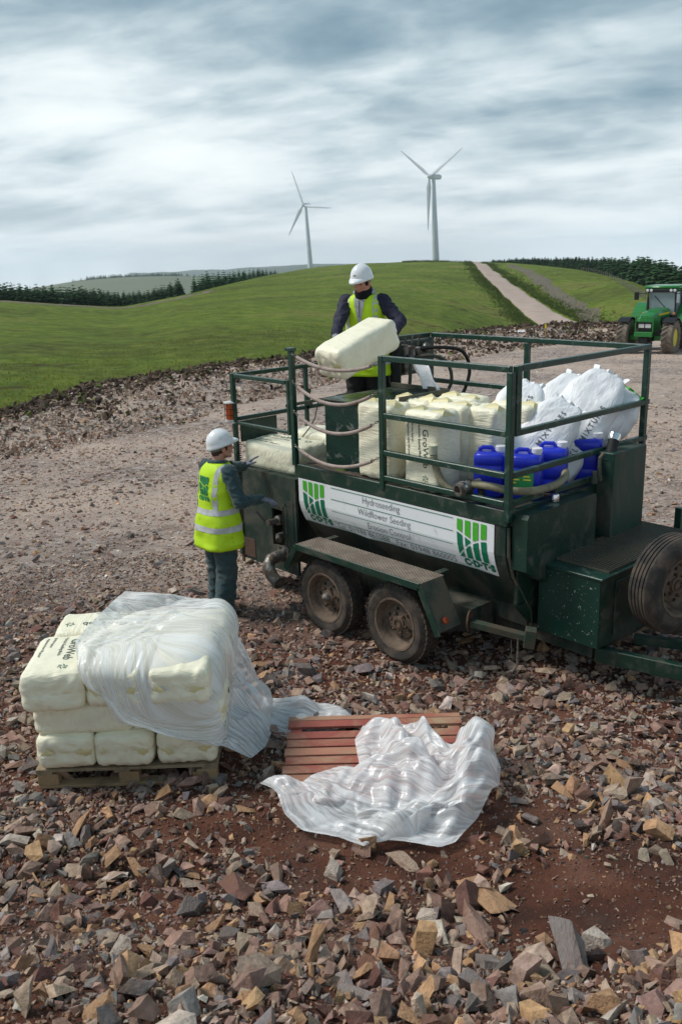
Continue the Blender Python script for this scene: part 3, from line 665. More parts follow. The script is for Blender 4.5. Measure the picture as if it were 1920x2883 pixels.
# pad further off
P, r, ph = samp(35000, 9.5, 21, -30, 30); s, t = st(P); m = r < near_r(ph) * 1.02; P = P[m]; rock_field('pad_stones', P, rk.uniform(.025, .068, len(P)), colours(len(P), W_far, 1.45), R_lo, 'pale pinkish crushed stone of the pad beyond the trailer', .25, .2, flat=.7)
P, r, ph = samp(15000, 20, 46, -22, 25, .8); m = r < near_r(ph) * 1.02; P = P[m]; rock_field('far_pad_stones', P, rk.uniform(.04, .10, len(P)), colours(len(P), W_far, 1.45), R_lo, 'pale crushed stone of the far side of the pad', .25, .15, flat=.6)
P, r, ph = samp(9000, 9.5, 24, -28, 28); m = (r < near_r(ph)) & (rk.uniform(0, 1, len(P)) < np.clip(.25 + 1.2 * vnoise(P[:, 0] * .45, P[:, 1] * .45, 61, 3), .04, 1)); P = P[m]; rock_field('yard_stones', P, rk.uniform(.05, .11, len(P)), colours(len(P), (.3, .3, .3, .05, .1, .05, .1), 1.1), R_md, 'scattered darker stones lying loose on the pale yard', .2, .3)
# bank of spoil: dark clods and pale stones
ph = rk.uniform(R(-29), R(30), 28000); q = rk.uniform(-.08, 1.06, 28000); rn_, r0_ = near_r(ph), edge_r(ph); r = rn_ + (r0_ - rn_) * q
P = np.stack([C2[0] + r * (np.cos(ph) * HF[0] + np.sin(ph) * HR[0]), C2[1] + r * (np.cos(ph) * HF[1] + np.sin(ph) * HR[1])], -1)
dark = rk.uniform(0, 1, len(P)) < np.clip(.02 + .80 * sstep(.35, .95, q) + .5 * vnoise(P[:, 0] * .5, P[:, 1] * .5, 3) + .45 * sstep(R(-2), R(6), ph), .05, .86)
moss_ = dark & (rk.uniform(0, 1, len(P)) < .10)
cc = np.where(dark[:, None], np.array([[.070, .046, .032]]) * rk.uniform(.4, 1.9, (len(P), 1)), colours(len(P), (.3, .1, .3, .06, .02, .25, 0), 1.15))
cc[moss_] = np.array([.10, .12, .03]) * rk.uniform(.6, 1.4, (moss_.sum(), 1))
rock_field('spoil_bank', P, np.where(dark, rk.uniform(.08, .26, len(P)), rk.uniform(.05, .15, len(P))) * (.75 + r * .012), cc, R_lo, 'bank of dark peat clods and pale stones between pad and grass', .5, .6)
# the largest stones, each a part of the ground
hi_me = []
for i, (V_, F_) in enumerate(R_hi + R_md[:10]):
    me = np_mesh('stone', V_, F_); me.materials.append(None); hi_me.append(me)
inst_stone = []
def stone_inst_mat(i):
    c = PAL[i]; m = mat('stone %d' % i, tuple(c), .85, c2=tuple(np.clip(c * 1.35, 0, 1)), nscale=4, bump=1.4, bscale=14, dirt=((.19, .10, .06), .7, 2.5), spec=.3); rnd_tint(m, .8, 1.2); return m
SM = [stone_inst_mat(i) for i in range(7)]
def put_stone(x, y, sz, ci, flat=.7, tilt=.45, me=None, rot=None, sink=.12):
    o = bpy.data.objects.new('stone', me or hi_me[rk.integers(len(hi_me))]); COL.objects.link(o)
    o.material_slots[0].link = 'OBJECT'; o.material_slots[0].material = SM[ci]
    o.location = (x, y, gz(x, y) + sz * (.30 - sink)); o.rotation_euler = rot or (rk.normal(0, tilt), rk.normal(0, tilt), rk.uniform(0, 6.28))
    o.scale = (sz * rk.uniform(.95, 1.35), sz * rk.uniform(.7, 1.0), sz * rk.uniform(.5, .9) * flat / .7); return o
P, r, ph = samp(900, 2.2, 8.8, -23, 24); P, r = keep(P, r); n_st = 0
wn = np.array(W_near) / sum(W_near)
for (x, y), rr_ in zip(P, r):
    if n_st >= 285: break
    s_, t_ = (np.array([x, y]) - C2) @ HF, (np.array([x, y]) - C2) @ HR
    if rr_ > 5.2 and rk.uniform() > .5: continue
    sz = float(rk.uniform(.08, .15)) * (1.15 if rk.uniform() > .85 else 1) * (1.0 if rr_ < 5 else .95)
    ci = int(rk.choice(7, p=wn)); o = put_stone(x, y, sz, ci, .7); o.parent = ground; n_st += 1
# boulders one can point at
def boulder(vx, vy, zz_, sz, ci, scl, rz, label, seed, tilt=(0, 0)):
    p, _ = hit(vx, vy, 1.5, 60); V_, F_ = hull_rock(np.random.default_rng(seed), 8, .48)
    bm = bmesh.new(); vs_ = [bm.verts.new(v) for v in V_]; [bm.faces.new([vs_[i] for i in f]) for f in F_]
    bmesh.ops.dissolve_limit(bm, angle_limit=R(14), verts=bm.verts, edges=bm.edges)
    bmesh.ops.bevel(bm, geom=list(bm.edges), offset=.014, segments=1, affect='EDGES'); bmesh.ops.triangulate(bm, faces=bm.faces)
    bmesh.ops.subdivide_edges(bm, edges=bm.edges, cuts=1, use_grid_fill=True)
    for v in bm.verts: v.co += v.normal * .020 * noise.fractal(v.co * 5 + Vector((seed, 0, 0)), 1, 2, 3)
    me = bpy.data.meshes.new('boulder'); bm.to_mesh(me); bm.free()
    o = finish('boulder', me, SM[ci]); o.location = p + Vector((0, 0, sz * scl[2] * .22)); o.rotation_euler = (tilt[0], tilt[1], rz); o.scale = [sz * .80 * q for q in scl]
    tag(o, label, 'boulder'); return o
for a in [(553, 2070, 0, .26, 4, (1.05, .9, .95), .3, 'largest reddish grey boulder below the left end of the crumpled wrap', 3, (.3, .2)),
          (440, 2100, 0, .20, 1, (.8, 1.1, .9), 1.0, 'pale grey pointed stone left of the large reddish boulder', 4, (.6, .3)),
          (176, 1925, 0, .20, 3, (1.7, .6, .6), -1.0, 'long flat slab with orange stain below the loaded pallet', 6, (.2, .5)),
          (175, 2080, 0, .17, 6, (1.0, .9, .5), .5, 'dark slate grey flat stone at the left of the heap', 7, (.9, .1)),
          (566, 1868, 0, .13, 3, (1.1, .8, .6), .7, 'ochre wedge shaped stone lying on red soil below the wrapped pallet', 8, (.2, .1)),
          (768, 2010, 0, .19, 5, (.8, .9, .8), .2, 'cream coloured rounded block under the middle of the crumpled wrap', 9, (.2, .4)),
          (1162, 1922, 0, .17, 2, (1.2, .9, .4), .1, 'flat pale stone, left one of the pair right of the crumpled wrap', 10, (.05, .1)),
          (1202, 1942, 0, .15, 2, (1.1, 1.0, .5), .4, 'flat pale stone, right one of the pair right of the crumpled wrap', 11, (.05, .1)),
          (930, 1984, 0, .20, 2, (1.5, .8, .4), -.1, 'flat brown stone half under the lower edge of the crumpled wrap', 12, (.0, .1)),
          (1120, 2085, 0, .26, 3, (1.5, .9, .6), -.1, 'broad tan slab in the middle of the heap left of the bare red soil', 13, (.25, .1)),
          (1100, 2150, 0, .24, 0, (1.4, .8, .6), -.2, 'brown block just below the broad tan slab', 14, (.3, .1)),
          (1310, 2225, 0, .30, 1, (1.7, .75, .7), -.75, 'longest grey angular slab at the lower right of the heap', 15, (.3, .35)),
          (1372, 2175, 0, .20, 5, (.9, 1.0, .8), .3, 'pale cream block above the long grey slab at lower right', 16, (.2, .3)),
          (712, 2220, 0, .22, 3, (1.6, .6, .6), -1.2, 'long rust coloured stone standing on end at the lower centre', 17, (.3, .9)),
          (1090, 2290, 0, .22, 1, (.8, .7, 1.2), .3, 'grey spike of rock pointing up at the bottom edge', 18, (.1, .2)),
          (925, 2225, 0, .17, 0, (.9, .8, .8), .9, 'square brown block right of the rust coloured long stone', 19, (.4, .2)),
          (1400, 2330, 0, .20, 3, (.9, .7, 1.1), .3, 'tall tan stone at the bottom edge near the right corner', 20, (.2, .2)),
          (85, 2065, 0, .13, 2, (1.0, .9, .8), .5, 'grey stone at the left edge of the heap', 21, (.2, .2)),
          (1410, 1785, 0, .19, 2, (1.3, .9, .6), .6, 'broad pale stone right of the red pallet', 22, (.2, .2)),
          (440, 950, 0, .42, 5, (1.2, .9, .7), .2, 'pale boulder on the spoil bank left of the trailer', 23, (0, 0)),
          (545, 900, 0, .6, 5, (1.4, 1., .6), .2, 'flat cream boulder in the middle of the spoil bank', 25, (0, 0))]:
    boulder(*a)
# ------------------------------------------------------------------ text helper
def text_geo(s, size=1., align='LEFT', spacing=1., res=3, bold=0.):
    cu = bpy.data.curves.new('lettering', 'FONT'); cu.body = s; cu.size = size; cu.align_x = align; cu.space_character = spacing; cu.resolution_u = res; cu.offset = bold
    o = bpy.data.objects.new('lettering', cu); COL.objects.link(o); dg = bpy.context.evaluated_depsgraph_get(); me = bpy.data.meshes.new_from_object(o.evaluated_get(dg))
    bm = bmesh.new(); bm.from_mesh(me); bmesh.ops.triangulate(bm, faces=bm.faces)
    V = [tuple(v.co[:2]) for v in bm.verts]; bm.verts.index_update(); F = [tuple(v.index for v in f.verts) for f in bm.faces]; bm.free()
    bpy.data.objects.remove(o); bpy.data.curves.remove(cu); bpy.data.meshes.remove(me); return V, F
def map_mesh(name, V, F, fn, m, parent, subdiv=0.):
    bm = bmesh.new(); vs_ = [bm.verts.new((v[0], v[1], 0)) for v in V]
    for f in F:
        try: bm.faces.new([vs_[i] for i in f])
        except ValueError: pass
    if subdiv:
        for _ in range(4):
            le = [e for e in bm.edges if e.calc_length() > subdiv]
            if not le: break
            bmesh.ops.subdivide_edges(bm, edges=le, cuts=1)
        bmesh.ops.triangulate(bm, faces=bm.faces)
    for v in bm.verts: v.co = fn(v.co.x, v.co.y)
    me = bpy.data.meshes.new(name); bm.to_mesh(me); bm.free(); return finish(name, me, m, parent)

# ------------------------------------------------------------------ trailer
G1 = (.006, .030, .019)
green = mat('dark green paint', G1, .42, c2=(.008, .038, .024), nscale=3, dirt=((.11, .095, .075), .7, 5.), dband=(.50, .68), bump=.25, bscale=60, spec=.5)
green_rail = mat('rail green paint', (.006, .036, .024), .33, c2=(.010, .050, .033), nscale=8, dirt=((.25, .27, .24), .5, 9.), dband=(.56, .72), bump=.2, bscale=80, spec=.55)
hull_m = mat('tank side paint', (.006, .022, .016), .55, c2=(.010, .030, .022), nscale=3, dirt=((.10, .085, .066), .85, 3.5), dband=(.42, .62), bump=.4, bscale=50, stretch=(1, 1, .35))
deck_m = mat('dirty deck', (.10, .075, .058), .9, c2=(.05, .042, .034), nscale=5, dirt=((.02, .05, .03), .6, 3.), bump=1, bscale=45)
dusty = mat('dusty green steel', (.05, .062, .048), .75, c2=(.022, .055, .038), nscale=4, dirt=((.15, .115, .085), .8, 4.), dband=(.40, .60), bump=.5, bscale=50)
black_m = mat('black rubber', (.012, .012, .012), .7)
hole_shade_m = mat('painted hole shade', (.008, .009, .008), .8)
chrome = mat('bright metal', (.75, .75, .74), .18, metal=1., bump=.2, bscale=30)
steel = mat('dull steel', (.30, .29, .27), .45, metal=.8, dirt=((.12, .08, .055), .8, 12.), dband=(.42, .58), bump=.5, bscale=60)
rust = mat('rusty steel', (.14, .065, .035), .85, c2=(.06, .05, .04), nscale=14, bump=.8, bscale=60)
tyre_m = mat('muddy tyre', (.022, .021, .021), .8, c2=(.05, .042, .035), nscale=9, dirt=((.13, .095, .07), .75, 7.), dband=(.45, .66), bump=.5, bscale=70)
rim_m = mat('muddy rim', (.19, .135, .10), .8, c2=(.12, .085, .06), nscale=11, dirt=((.05, .035, .028), .8, 9.), dband=(.55, .7), bump=.8, bscale=45)
white_p = mat('sign white', (.80, .81, .82), .4, dirt=((.30, .26, .20), .6, 9.), dband=(.58, .76))
def chequer(m, sc_=26):
    t = m.node_tree; n = t.nodes; l = t.links; b = n['Principled BSDF']; tc = n.new('ShaderNodeTexCoord'); sp = n.new('ShaderNodeSeparateXYZ'); l.new(tc.outputs['Object'], sp.inputs[0])
    def M2(op, a, b_=None):
        x = n.new('ShaderNodeMath'); x.operation = op
        for i, q in enumerate((a, b_)):
            if q is None: continue
            if isinstance(q, (int, float)): x.inputs[i].default_value = q
            else: l.new(q, x.inputs[i])
        return x.outputs[0]
    hor = M2('ADD', sp.outputs[0], M2('MULTIPLY', sp.outputs[1], 1.0)); ver = M2('ADD', sp.outputs[2], M2('MULTIPLY', sp.outputs[1], .6))
    a = M2('SINE', M2('MULTIPLY', M2('ADD', hor, ver), sc_ * 6.283)); c = M2('SINE', M2('MULTIPLY', M2('SUBTRACT', hor, ver), sc_ * 6.283))
    h = M2('MULTIPLY', M2('MAXIMUM', M2('SUBTRACT', a, .1), 0.), M2('ABSOLUTE', c))
    bp = n.new('ShaderNodeBump'); bp.inputs['Strength'].default_value = 1; bp.inputs['Distance'].default_value = .012; l.new(h, bp.inputs['Height'])
    if b.inputs['Normal'].links: l.new(b.inputs['Normal'].links[0].from_socket, bp.inputs['Normal'])
    l.new(bp.outputs[0], b.inputs['Normal']); return m
cheq = chequer(mat('chequer plate paint', (.006, .028, .019), .45, c2=(.010, .036, .025), nscale=3, dirt=((.15, .13, .10), .8, 2.6), dband=(.47, .68), bump=.3, bscale=50))
cheq_top = chequer(mat('dusty chequer plate', (.20, .155, .12), .8, c2=(.13, .10, .078), nscale=7, dirt=((.30, .25, .2), .6, 5.), bump=.3, bscale=60), 22)

T = empty('hydroseeding_trailer', (0, 0, 0), 0, 'dark green twin axle hydroseeding trailer with railed deck and a white sign along its side', 'trailer')
W = 1.9; DZ = 1.40
# hull
half = [(0.0, 1.45), (0.0, 1.05), (.02, .97), (.06, .88), (.16, .73), (.30, .53), (.31, .38)]
prof = half + [(W - a, b) for a, b in half[::-1]]
prof_s = [(a, b - (.06 if b > 1.44 else 0)) for a, b in prof]
m = MB(); m.prism(prof_s, 0, -2.465, -.02); m.build('tank', hull_m, T)
m = MB(); m.box((-2.50, -.012, 1.29), (-.0, .03, 1.415), .005); m.box((-2.50, W - .03, 1.29), (0, W + .012, 1.415), .005); m.box((-.03, .031, 1.29), (.012, W - .031, 1.41), .004); m.build('top_frame', green, T)
m = MB(); m.box((-2.50, .033, 1.372), (-.032, W - .033, 1.402)); m.build('deck', deck_m, T)
m = MB(); m.tube([(-.01, .02, 1.28), (-.0, .02, 1.05), (-.0, .08, .87), (-.0, .18, .72), (0, .32, .52), (0, .33, .39)], .014, 6); m.build('end_flange', dusty, T)
m = MB(); m.box((-.019, .12, .62), (.012, W - .12, 1.285), .01); m.prism([(.33, .40), (1.57, .40), (1.78, .62), (.12, .62)], 0, -.018, .01); m.build('end_plate', green, T)
# long sign, curved with the tank side
def sgn(u, v, off=.004):
    # u: metres along from the left end, v: metres down from the top edge
    z_ = 1.283; y_ = 0.
    pr = [(0., 1.283), (0., 1.05), (.02, .97), (.06, .88), (.10, .82)]
    q = v
    for i in range(len(pr) - 1):
        a = Vector(pr[i]); b = Vector(pr[i + 1]); l_ = (b - a).length
        if q <= l_ or i == len(pr) - 2:
            p = a + (b - a) * (q / l_); n_ = Vector((-(a.y - b.y), (a.x - b.x))).normalized(); n_ = Vector((-abs(n_.x), -abs(n_.y)))
            return Vector((-2.452 + u, p.x + n_.x * off, p.y + n_.y * off))
        q -= l_
SW, SH = 2.33, .445
m = MB(); vv = np.linspace(0, SH, 13); uu = np.linspace(0, SW, 9); V_ = []; 
for u in uu:
    for v in vv:
        tl_ = .03 * (1 - min(1, v / .2)) if u == SW else 0
        V_.append(sgn(u - tl_ * 0, v, .006 + (.006 * math.sin(u * 9) if v > .42 else 0)))
m.add(V_, [tuple(f) for f in grid_faces(9, 13)]); 
sign = m.build('sign_panel', white_p, T, fix=False); so = sign.modifiers.new('thickness', 'SOLIDIFY'); so.thickness = .004; so.offset = 0
g_lt = mat('light green print', (.07, .42, .03), .45, dirt=((.30, .34, .2), .5, 14.), dband=(.62, .7)); g_dk = mat('dark green print', (.004, .16, .075), .45); g_tx = mat('grey print', (.10, .125, .125), .5)
def logo(place, parent, s=1., lt=g_lt, dk=g_dk, off=.0, sub=.03):
    """four bars cut by two crossing curves above the letters C D T S; place(x, y) maps logo space (0..1 wide, y down) to the surface"""
    def c1(x): return .30 + .40 * max(0, x)       # falling curve
    def c2(x): return 1.0 - 1.15 * x + .55 * x * x        # rising curve
    for k in range(4):
        xa, xb = .02 + k * .255, .02 + k * .255 + .175
        n_ = 6; up_ = MB(); lo_ = MB(); lo2 = MB()
        def quad(mb, fa, fb):
            V_ = []
            for i in range(n_ + 1):
                x = xa + (xb - xa) * i / n_; a, b = fa(x), fb(x)
                if b - a < .012: a = b = (a + b) / 2
                for j in range(5):
                    y = a + (b - a) * j / 4; V_.append((x + .09 * max(0, y - .40) - .0, y, 0))
            mb.add(V_, [tuple(f) for f in grid_faces(n_ + 1, 5)])
        quad(up_, lambda x: 0, lambda x: min(c1(x), c2(x)) - .03)
        if k < 2: quad(lo_, lambda x: c1(x) + .03, lambda x: c2(x) - .03); quad(lo2, lambda x: c2(x) + .03, lambda x: 1.0)
        else: quad(lo_, lambda x: c2(x) + .035, lambda x: 1.0)
        for mb, mm, nm in ((up_, lt, 'logo_bar'), (lo_, dk, 'logo_bar'), (lo2, dk, 'logo_bar')):
            if not mb.v: continue
            map_mesh(nm, [v[:2] for v in mb.v], mb.f, place, mm, parent)
def sign_logo(u0, w, h):
    logo(lambda x, y: sgn(u0 + x * w, .015 + y * h * .80, .012), sign)
    V_, F_ = text_geo('C·D·T·S', .088, spacing=1.08, bold=.006); x1_ = max(v[0] for v in V_)
    map_mesh('lettering', V_, F_, lambda x, y: sgn(u0 + .02 + .035 + x * w * .98 / x1_, .015 + h * .985 - y, .012), g_dk, sign, .05)
sign_logo(.06, .315, .395); sign_logo(1.955, .315, .395)
for v in (.018, .125, .235, .346, .432):
    mb = MB(); n_ = 18; a, b = (.46, 1.92) if v < .42 else (.03, 2.28)
    V_ = []; 
    for i in range(n_ + 1):
        u = a + (b - a) * i / n_; V_ += [sgn(u, v, .0115), sgn(u, v + .0055, .0115)]
    mb.add(V_, [(2 * i, 2 * i + 1, 2 * i + 3, 2 * i + 2) for i in range(n_)]); mb.build('rule_line', g_dk, sign, fix=False)
for s_, v, cx, w_ in (('Hydroseeding', .092, 1.10, .46), ('Wildflower Seeding', .203, 1.135, .64), ('Erosion Control', .318, 1.18, .52), ('Tel: 01948 861088   Fax: 01948 860005', .413, 1.20, 1.44)):
    V_, F_ = text_geo(s_, .088 if '019' not in s_ else .078, bold=-.001); xm = max(q[0] for q in V_)
    map_mesh('lettering', V_, F_, lambda x, y, v=v, cx=cx, w_=w_, xm=xm: sgn(cx - w_ / 2 + x * w_ / xm, v - y, .012), g_tx, sign, .06)
# left equipment locker in chequer plate, with valve opening
LX0, LX1 = -3.42, -2.515
m = MB(); ox0, ox1, oz0, oz1 = -2.90, -2.72, .52, .90
m.box((LX0, 0, .27), (ox0, .03, 1.25)); m.box((ox1, 0, .27), (LX1, .03, 1.25)); m.box((ox0, 0, oz1), (ox1, .03, 1.25)); m.box((ox0, 0, .27), (ox1, .03, oz0)); m.build('locker_front', cheq, T)
m = MB(); m.box((LX0, .031, .27), (LX0 + .02, W, 1.25)); m.box((LX0 + .021, .031, 1.225), (LX1, W, 1.249)); m.box((LX0 + .021, W - .03, .27), (LX1, W, 1.224)); m.box((LX0 + .021, .3, .27), (LX1, .32, 1.22)); m.build('locker_body', hull_m, T)
m = MB(); m.box((LX0 - .012, -.012, .22), (LX0 + .03, .0, 1.26)); m.box((LX0, -.006, .30), (LX0 + .22, -.0005, .50), .002); m.build('locker_hinge_strip', rust, T)
m = MB(); m.box((-2.71, -.005, .62), (-2.56, -.001, 1.02), .002); m.tube([(-2.68, -.006, .98), (-2.68, -.03, .96), (-2.68, -.03, .68), (-2.68, -.006, .66)], .008, 6); m.build('locker_door', cheq, T)
m = MB(); m.lathe([(.0, -.08), (.035, -.07), (.05, -.05), (.05, .04), (.03, .05), (.03, .16)], (-2.83, .05, .78), Vector((0, -1, 0)), 16); m.tube([(-2.81, .08, .62), (-2.81, .0, .62), (-2.76, -.03, .60)], .035, 10); m.build('valve', steel, T, True)
m = MB(); m.tube([(-2.82, -.02, .74), (-2.88, -.08, .76), (-3.02, -.10, .86)], .012, 6); m.build('valve_handle', black_m, T, True)
# discharge flange and elbow
m = MB(); m.lathe([(.095, -.012), (.095, .012), (.06, .013), (.06, .12)], (-2.70, -.03, .46), Vector((0, -1, 0)), 20)
for k in range(6):
    a = k * math.pi / 3; m.lathe([(.012, .012), (.012, .03)], (-2.70 + .078 * math.cos(a), -.03, .46 + .078 * math.sin(a)), Vector((0, -1, 0)), 6)
m.build('pipe_flange', steel, T, True)
m = MB(); m.tube([(-2.70, -.12, .46), (-2.71, -.18, .45), (-2.69, -.24, .40), (-2.62, -.26, .33), (-2.55, -.26, .29), (-2.50, -.26, .27)], [.058, .06, .062, .062, .058, .066], 14); m.build('discharge_elbow', steel, T, True)
# chassis
m = MB(); m.box((-3.4, .36, .27), (.55, .44, .40), .004); m.build('chassis_beam', hull_m, T); m = MB(); m.box((-3.4, W - .44, .27), (.55, W - .36, .40), .004); m.build('chassis_beam', hull_m, T)
for x in (-3.3, -2.4, -.3, .5):
    m = MB(); m.box((x - .04, .442, .28), (x + .04, W - .442, .38)); m.build('cross_member', hull_m, T)
for s_ in (0, 1):
    m = MB(); y0, y1 = (.40, .90) if s_ == 0 else (1.50, 1.0); m.bar((.56, y0, .30), (2.6, y1, .30), .07, .12, .005); m.build('drawbar', green, T)
m = MB(); m.box((2.55, .84, .26), (2.85, 1.06, .36), .01); m.lathe([(.06, 0), (.075, .04), (.06, .08)], (2.9, .95, .27), Vector((0, 0, 1)), 14); m.build('coupling', steel, T)
m = MB(); m.bar((.75, .62, .41), (1.18, .80, .42), .06, .07, .005); m.build('wheel_carrier_arm', green, T)
m = MB(); m.tube([(1.30, .66, .46), (1.30, .66, .20), (1.30, .66, .06)], .03, 8); m.lathe([(.09, 0), (.09, .02), (.03, .03)], (1.30, .66, .03), Vector((0, 0, 1)), 12); m.build('jockey_stand', steel, T, True)
# wheels
def wheel_parts(parent, M_, w=.20, r=.345, hubcap=True, treads=44, ribs=False):
    """wheel lying with its axle along local +Z (outer face at +Z)"""
    h = w / 2; m = MB()
    m.lathe([(.215, -h * .8), (.25, -h), (.30, -h * 1.02), (r - .018, -h * .82), (r, -h * .62)] + ([q for g_ in (-.42, -.14, .14, .42) for q in ((r, h * (g_ - .05)), (r - .012, h * (g_ - .03)), (r - .012, h * (g_ + .03)), (r, h * (g_ + .05)))] if ribs else []) + [(r, h * .62), (r - .018, h * .82), (.30, h * 1.02), (.275, h * 1.03), (.268, h * 1.0), (.25, h), (.222, h * .86), (.215, h * .5), (.215, -h * .5)], (0, 0, 0), Vector((0, 0, 1)), 56)
    t = m.build('tyre', tyre_m, parent, True, 30); t.matrix_local = M_
    m = MB()
    for k in range(treads if not ribs else 0):
        a = 2 * math.pi * k / treads
        for j, zc in enumerate((-.62, -.22, .22, .62)):
            aa = a + (j % 2) * math.pi / treads; Mx = Matrix.Rotation(aa, 4, 'Z') @ Matrix.Translation((r + .002, 0, zc * h)) @ Matrix.Rotation(.25 * (-1) ** j, 4, 'X')
            m.box((-.008, -r * math.pi / treads * .78, -h * .155), (.006, r * math.pi / treads * .78, h * .155), 0, Mx)
    if not ribs: tr = m.build('tread', tyre_m, t); tr['kind'] = 'stuff'
    m = MB(); m.lathe([(.205, -.06), (.216, h * .78), (.232, h * .90), (.229, h * .97), (.212, h * .93), (.196, h * .55), (.188, .015), (.150, -.005), (.142, .012), (.095, .030), (.062, .030), (.060, .05)], (0, 0, 0), Vector((0, 0, 1)), 48)
    rm = m.build('rim', rim_m, parent, True, 32); rm.matrix_local = M_
    for k in range(6):
        a = k * math.pi / 3 + .2; m = MB(); m.lathe([(.0135, .02), (.0135, .045), (.007, .05), (.0, .052)], (.085 * math.cos(a), .085 * math.sin(a), .008), Vector((0, 0, 1)), 6); b = m.build('wheel_nut', rust, rm)
    for k in range(6):
        a = k * math.pi / 3; m = MB(); m.lathe([(.0, .0005), (.016, .0006)], (.122 * math.cos(a), .122 * math.sin(a), .024), Vector((0, 0, 1)), 10); m.build('rim_hole_shade', hole_shade_m, rm)  # flat near-black disc on the rim, painting the shade inside a hole
    m = MB()
    if hubcap: m.lathe([(.040, .03), (.040, .075), (.034, .092), (.018, .105), (.0, .110)], (0, 0, 0), Vector((0, 0, 1)), 20); m.build('hub_cap', steel, rm, True)
    else: m.lathe([(.044, .03), (.044, .06), (.030, .061), (.028, .045), (.0, .044)], (0, 0, 0), Vector((0, 0, 1)), 20); m.build('hub_cap', rust, rm, True)
for i, (x, y, sgn_) in enumerate([(-1.755, -.245, -1), (-.881, -.245, -1), (-1.755, W + .245, 1), (-.881, W + .245, 1)]):
    w_ = empty('wheel', (x, y, .341)); w_.parent = T
    Mx = (Matrix.Rotation(R(90), 4, 'X') if sgn_ < 0 else Matrix.Rotation(R(-90), 4, 'X')) @ Matrix.Rotation(i * .7, 4, 'Z')
    wheel_parts(w_, Mx, hubcap=i != 1)
for x in (-1.755, -.881):
    m = MB(); m.tube([(x, -.2, .34), (x, W + .2, .34)], .035, 10); m.build('axle', rust, T, True)
# fenders
for s_ in (0, 1):
    def fy(y): return y if s_ == 0 else W - y
    ya, yb = -.40, .045; f = MB()
    path = [(-2.21, .56), (-2.045, .807), (-.53, .807), (-.335, .445)]
    P_ = []
    for i in range(3):
        (xa, za), (xb, zb) = path[i], path[i + 1]; d = Vector((xb - xa, 0, zb - za)).normalized(); nrm = Vector((-d.z, 0, d.x)) * .007
        ye = -.12 if i == 1 else -.135; q = [(xa, fy(ya), za), (xb, fy(ya), zb), (xb, fy(ye), zb), (xa, fy(ye), za)]
        mb = MB(); mb.add([Vector(p) for p in q] + [Vector(p) - nrm for p in q], [(0, 1, 2, 3), (7, 6, 5, 4), (0, 4, 5, 1), (1, 5, 6, 2), (2, 6, 7, 3), (3, 7, 4, 0)])
        fo = mb.build('fender_top' if i == 1 else 'fender_end', cheq_top if i == 1 else dusty, T)
    mb = MB()
    for i in range(3):
        (xa, za), (xb, zb) = path[i], path[i + 1]; mb.bar((xa, fy(ya) - (.008 if s_ == 0 else -.008), za - .028), (xb, fy(ya) - (.008 if s_ == 0 else -.008), zb - .028), .014, .062, .003)
    mb.build('fender_lip', green, T)
m = MB(); m.lathe([(.028, 0), (.028, .015), (.02, .02), (.0, .021)], (-.36, -.30, .515), Vector((1, 0, .5)).normalized(), 14); m.build('side_reflector', mat('amber reflector', (.35, .06, .02), .3), T, True)
m = MB(); m.box((-2.1, .02, .30), (-.35, .30, .52)); m.box((-2.0, -.11, .786), (-1.94, .03, .798)); m.box((-.66, -.11, .786), (-.60, .03, .798)); m.build('wheel_arch_plate', hull_m, T)
# rails
def post(x, y, za, zb, w=.05, d=.05):
    m = MB(); m.box((x - w / 2, y - d / 2, za), (x + w / 2, y + d / 2, zb), .004); return m.build('rail_post', green_rail, T)
def rail(a, b, w=.045, h=.045, name='rail'):
    m = MB(); m.bar(a, b, w, h, .005); return m.build(name, green_rail, T)
H1, H2, H3, H4 = 2.477, 2.002, 1.685, 1.467
post(-1.32, 0, 1.36, H1 + .02); post(-2.49, 0, 1.40, 2.47); post(-2.555, .0, 1.68, 2.20, .035, .035); post(-3.425, -.005, .30, 2.20, .045, .045); post(0, -.001, 1.33, H1 - .02); post(.0, .075, 1.98, H1 + .02, .045, .06); post(-.001, W, 1.36, H1 - .025)
m = MB(); m.box((-2.545, -.035, 2.47), (-2.455, .035, 2.50), .003); m.build('post_cap', green_rail, T)
for z_ in (H1, H2, H3, H4):
    rail((-1.295, 0, z_), (-.027 if z_ < H1 else -.002, 0, z_))
    if z_ != H4: rail((0, .105 if z_ > 1.9 else .03, z_), (0, W + .03 if z_ > 2.4 else W + .05, z_))
rail((0, .03, H4), (.0, .42, H4)); rail((.0, .58, H4 - .005), (0, 1.12, H4 - .005))
m = MB(); m.box((-.02, .57, 1.41), (.02, .61, H4 - .03)); m.build('rail_bracket', green_rail, T)
rail((-.03, W, H1 - .002), (-2.47, W, H1 - .002)); rail((-.03, W, H2), (-2.47, W, H2))
for x in (-1.25, -2.49): post(x, W, 1.36, H1 - .027)
rail((-2.49, W - .03, H1 - .002), (-2.49, 1.25, H1 - .002))
rail((-3.40, 0, 2.176), (-2.58, 0, 2.176), .04, .04); rail((-3.40, 0, 1.702), (-2.58, 0, 1.702), .03, .03)
rail((-3.425, .03, 2.176), (-3.425, W, 2.176), .04, .04); rail((-3.425, .03, 1.735), (-3.425, W, 1.735), .04, .04); post(-3.425, W, .9, 2.156, .045, .045); post(-3.425, .95, 1.26, 2.156, .04, .04)
m = MB(); m.box((-3.405, .04, 1.50), (-3.385, .50, 1.712)); m.build('lamp_board', green, T)
m = MB(); m.lathe([(.045, 0), (.045, .03), (.022, .035), (.022, .13), (.030, .14), (.030, .17)], (-3.425, .98, 1.757), Vector((0, 0, 1)), 14); m.build('hose_stub', dusty, T, True)
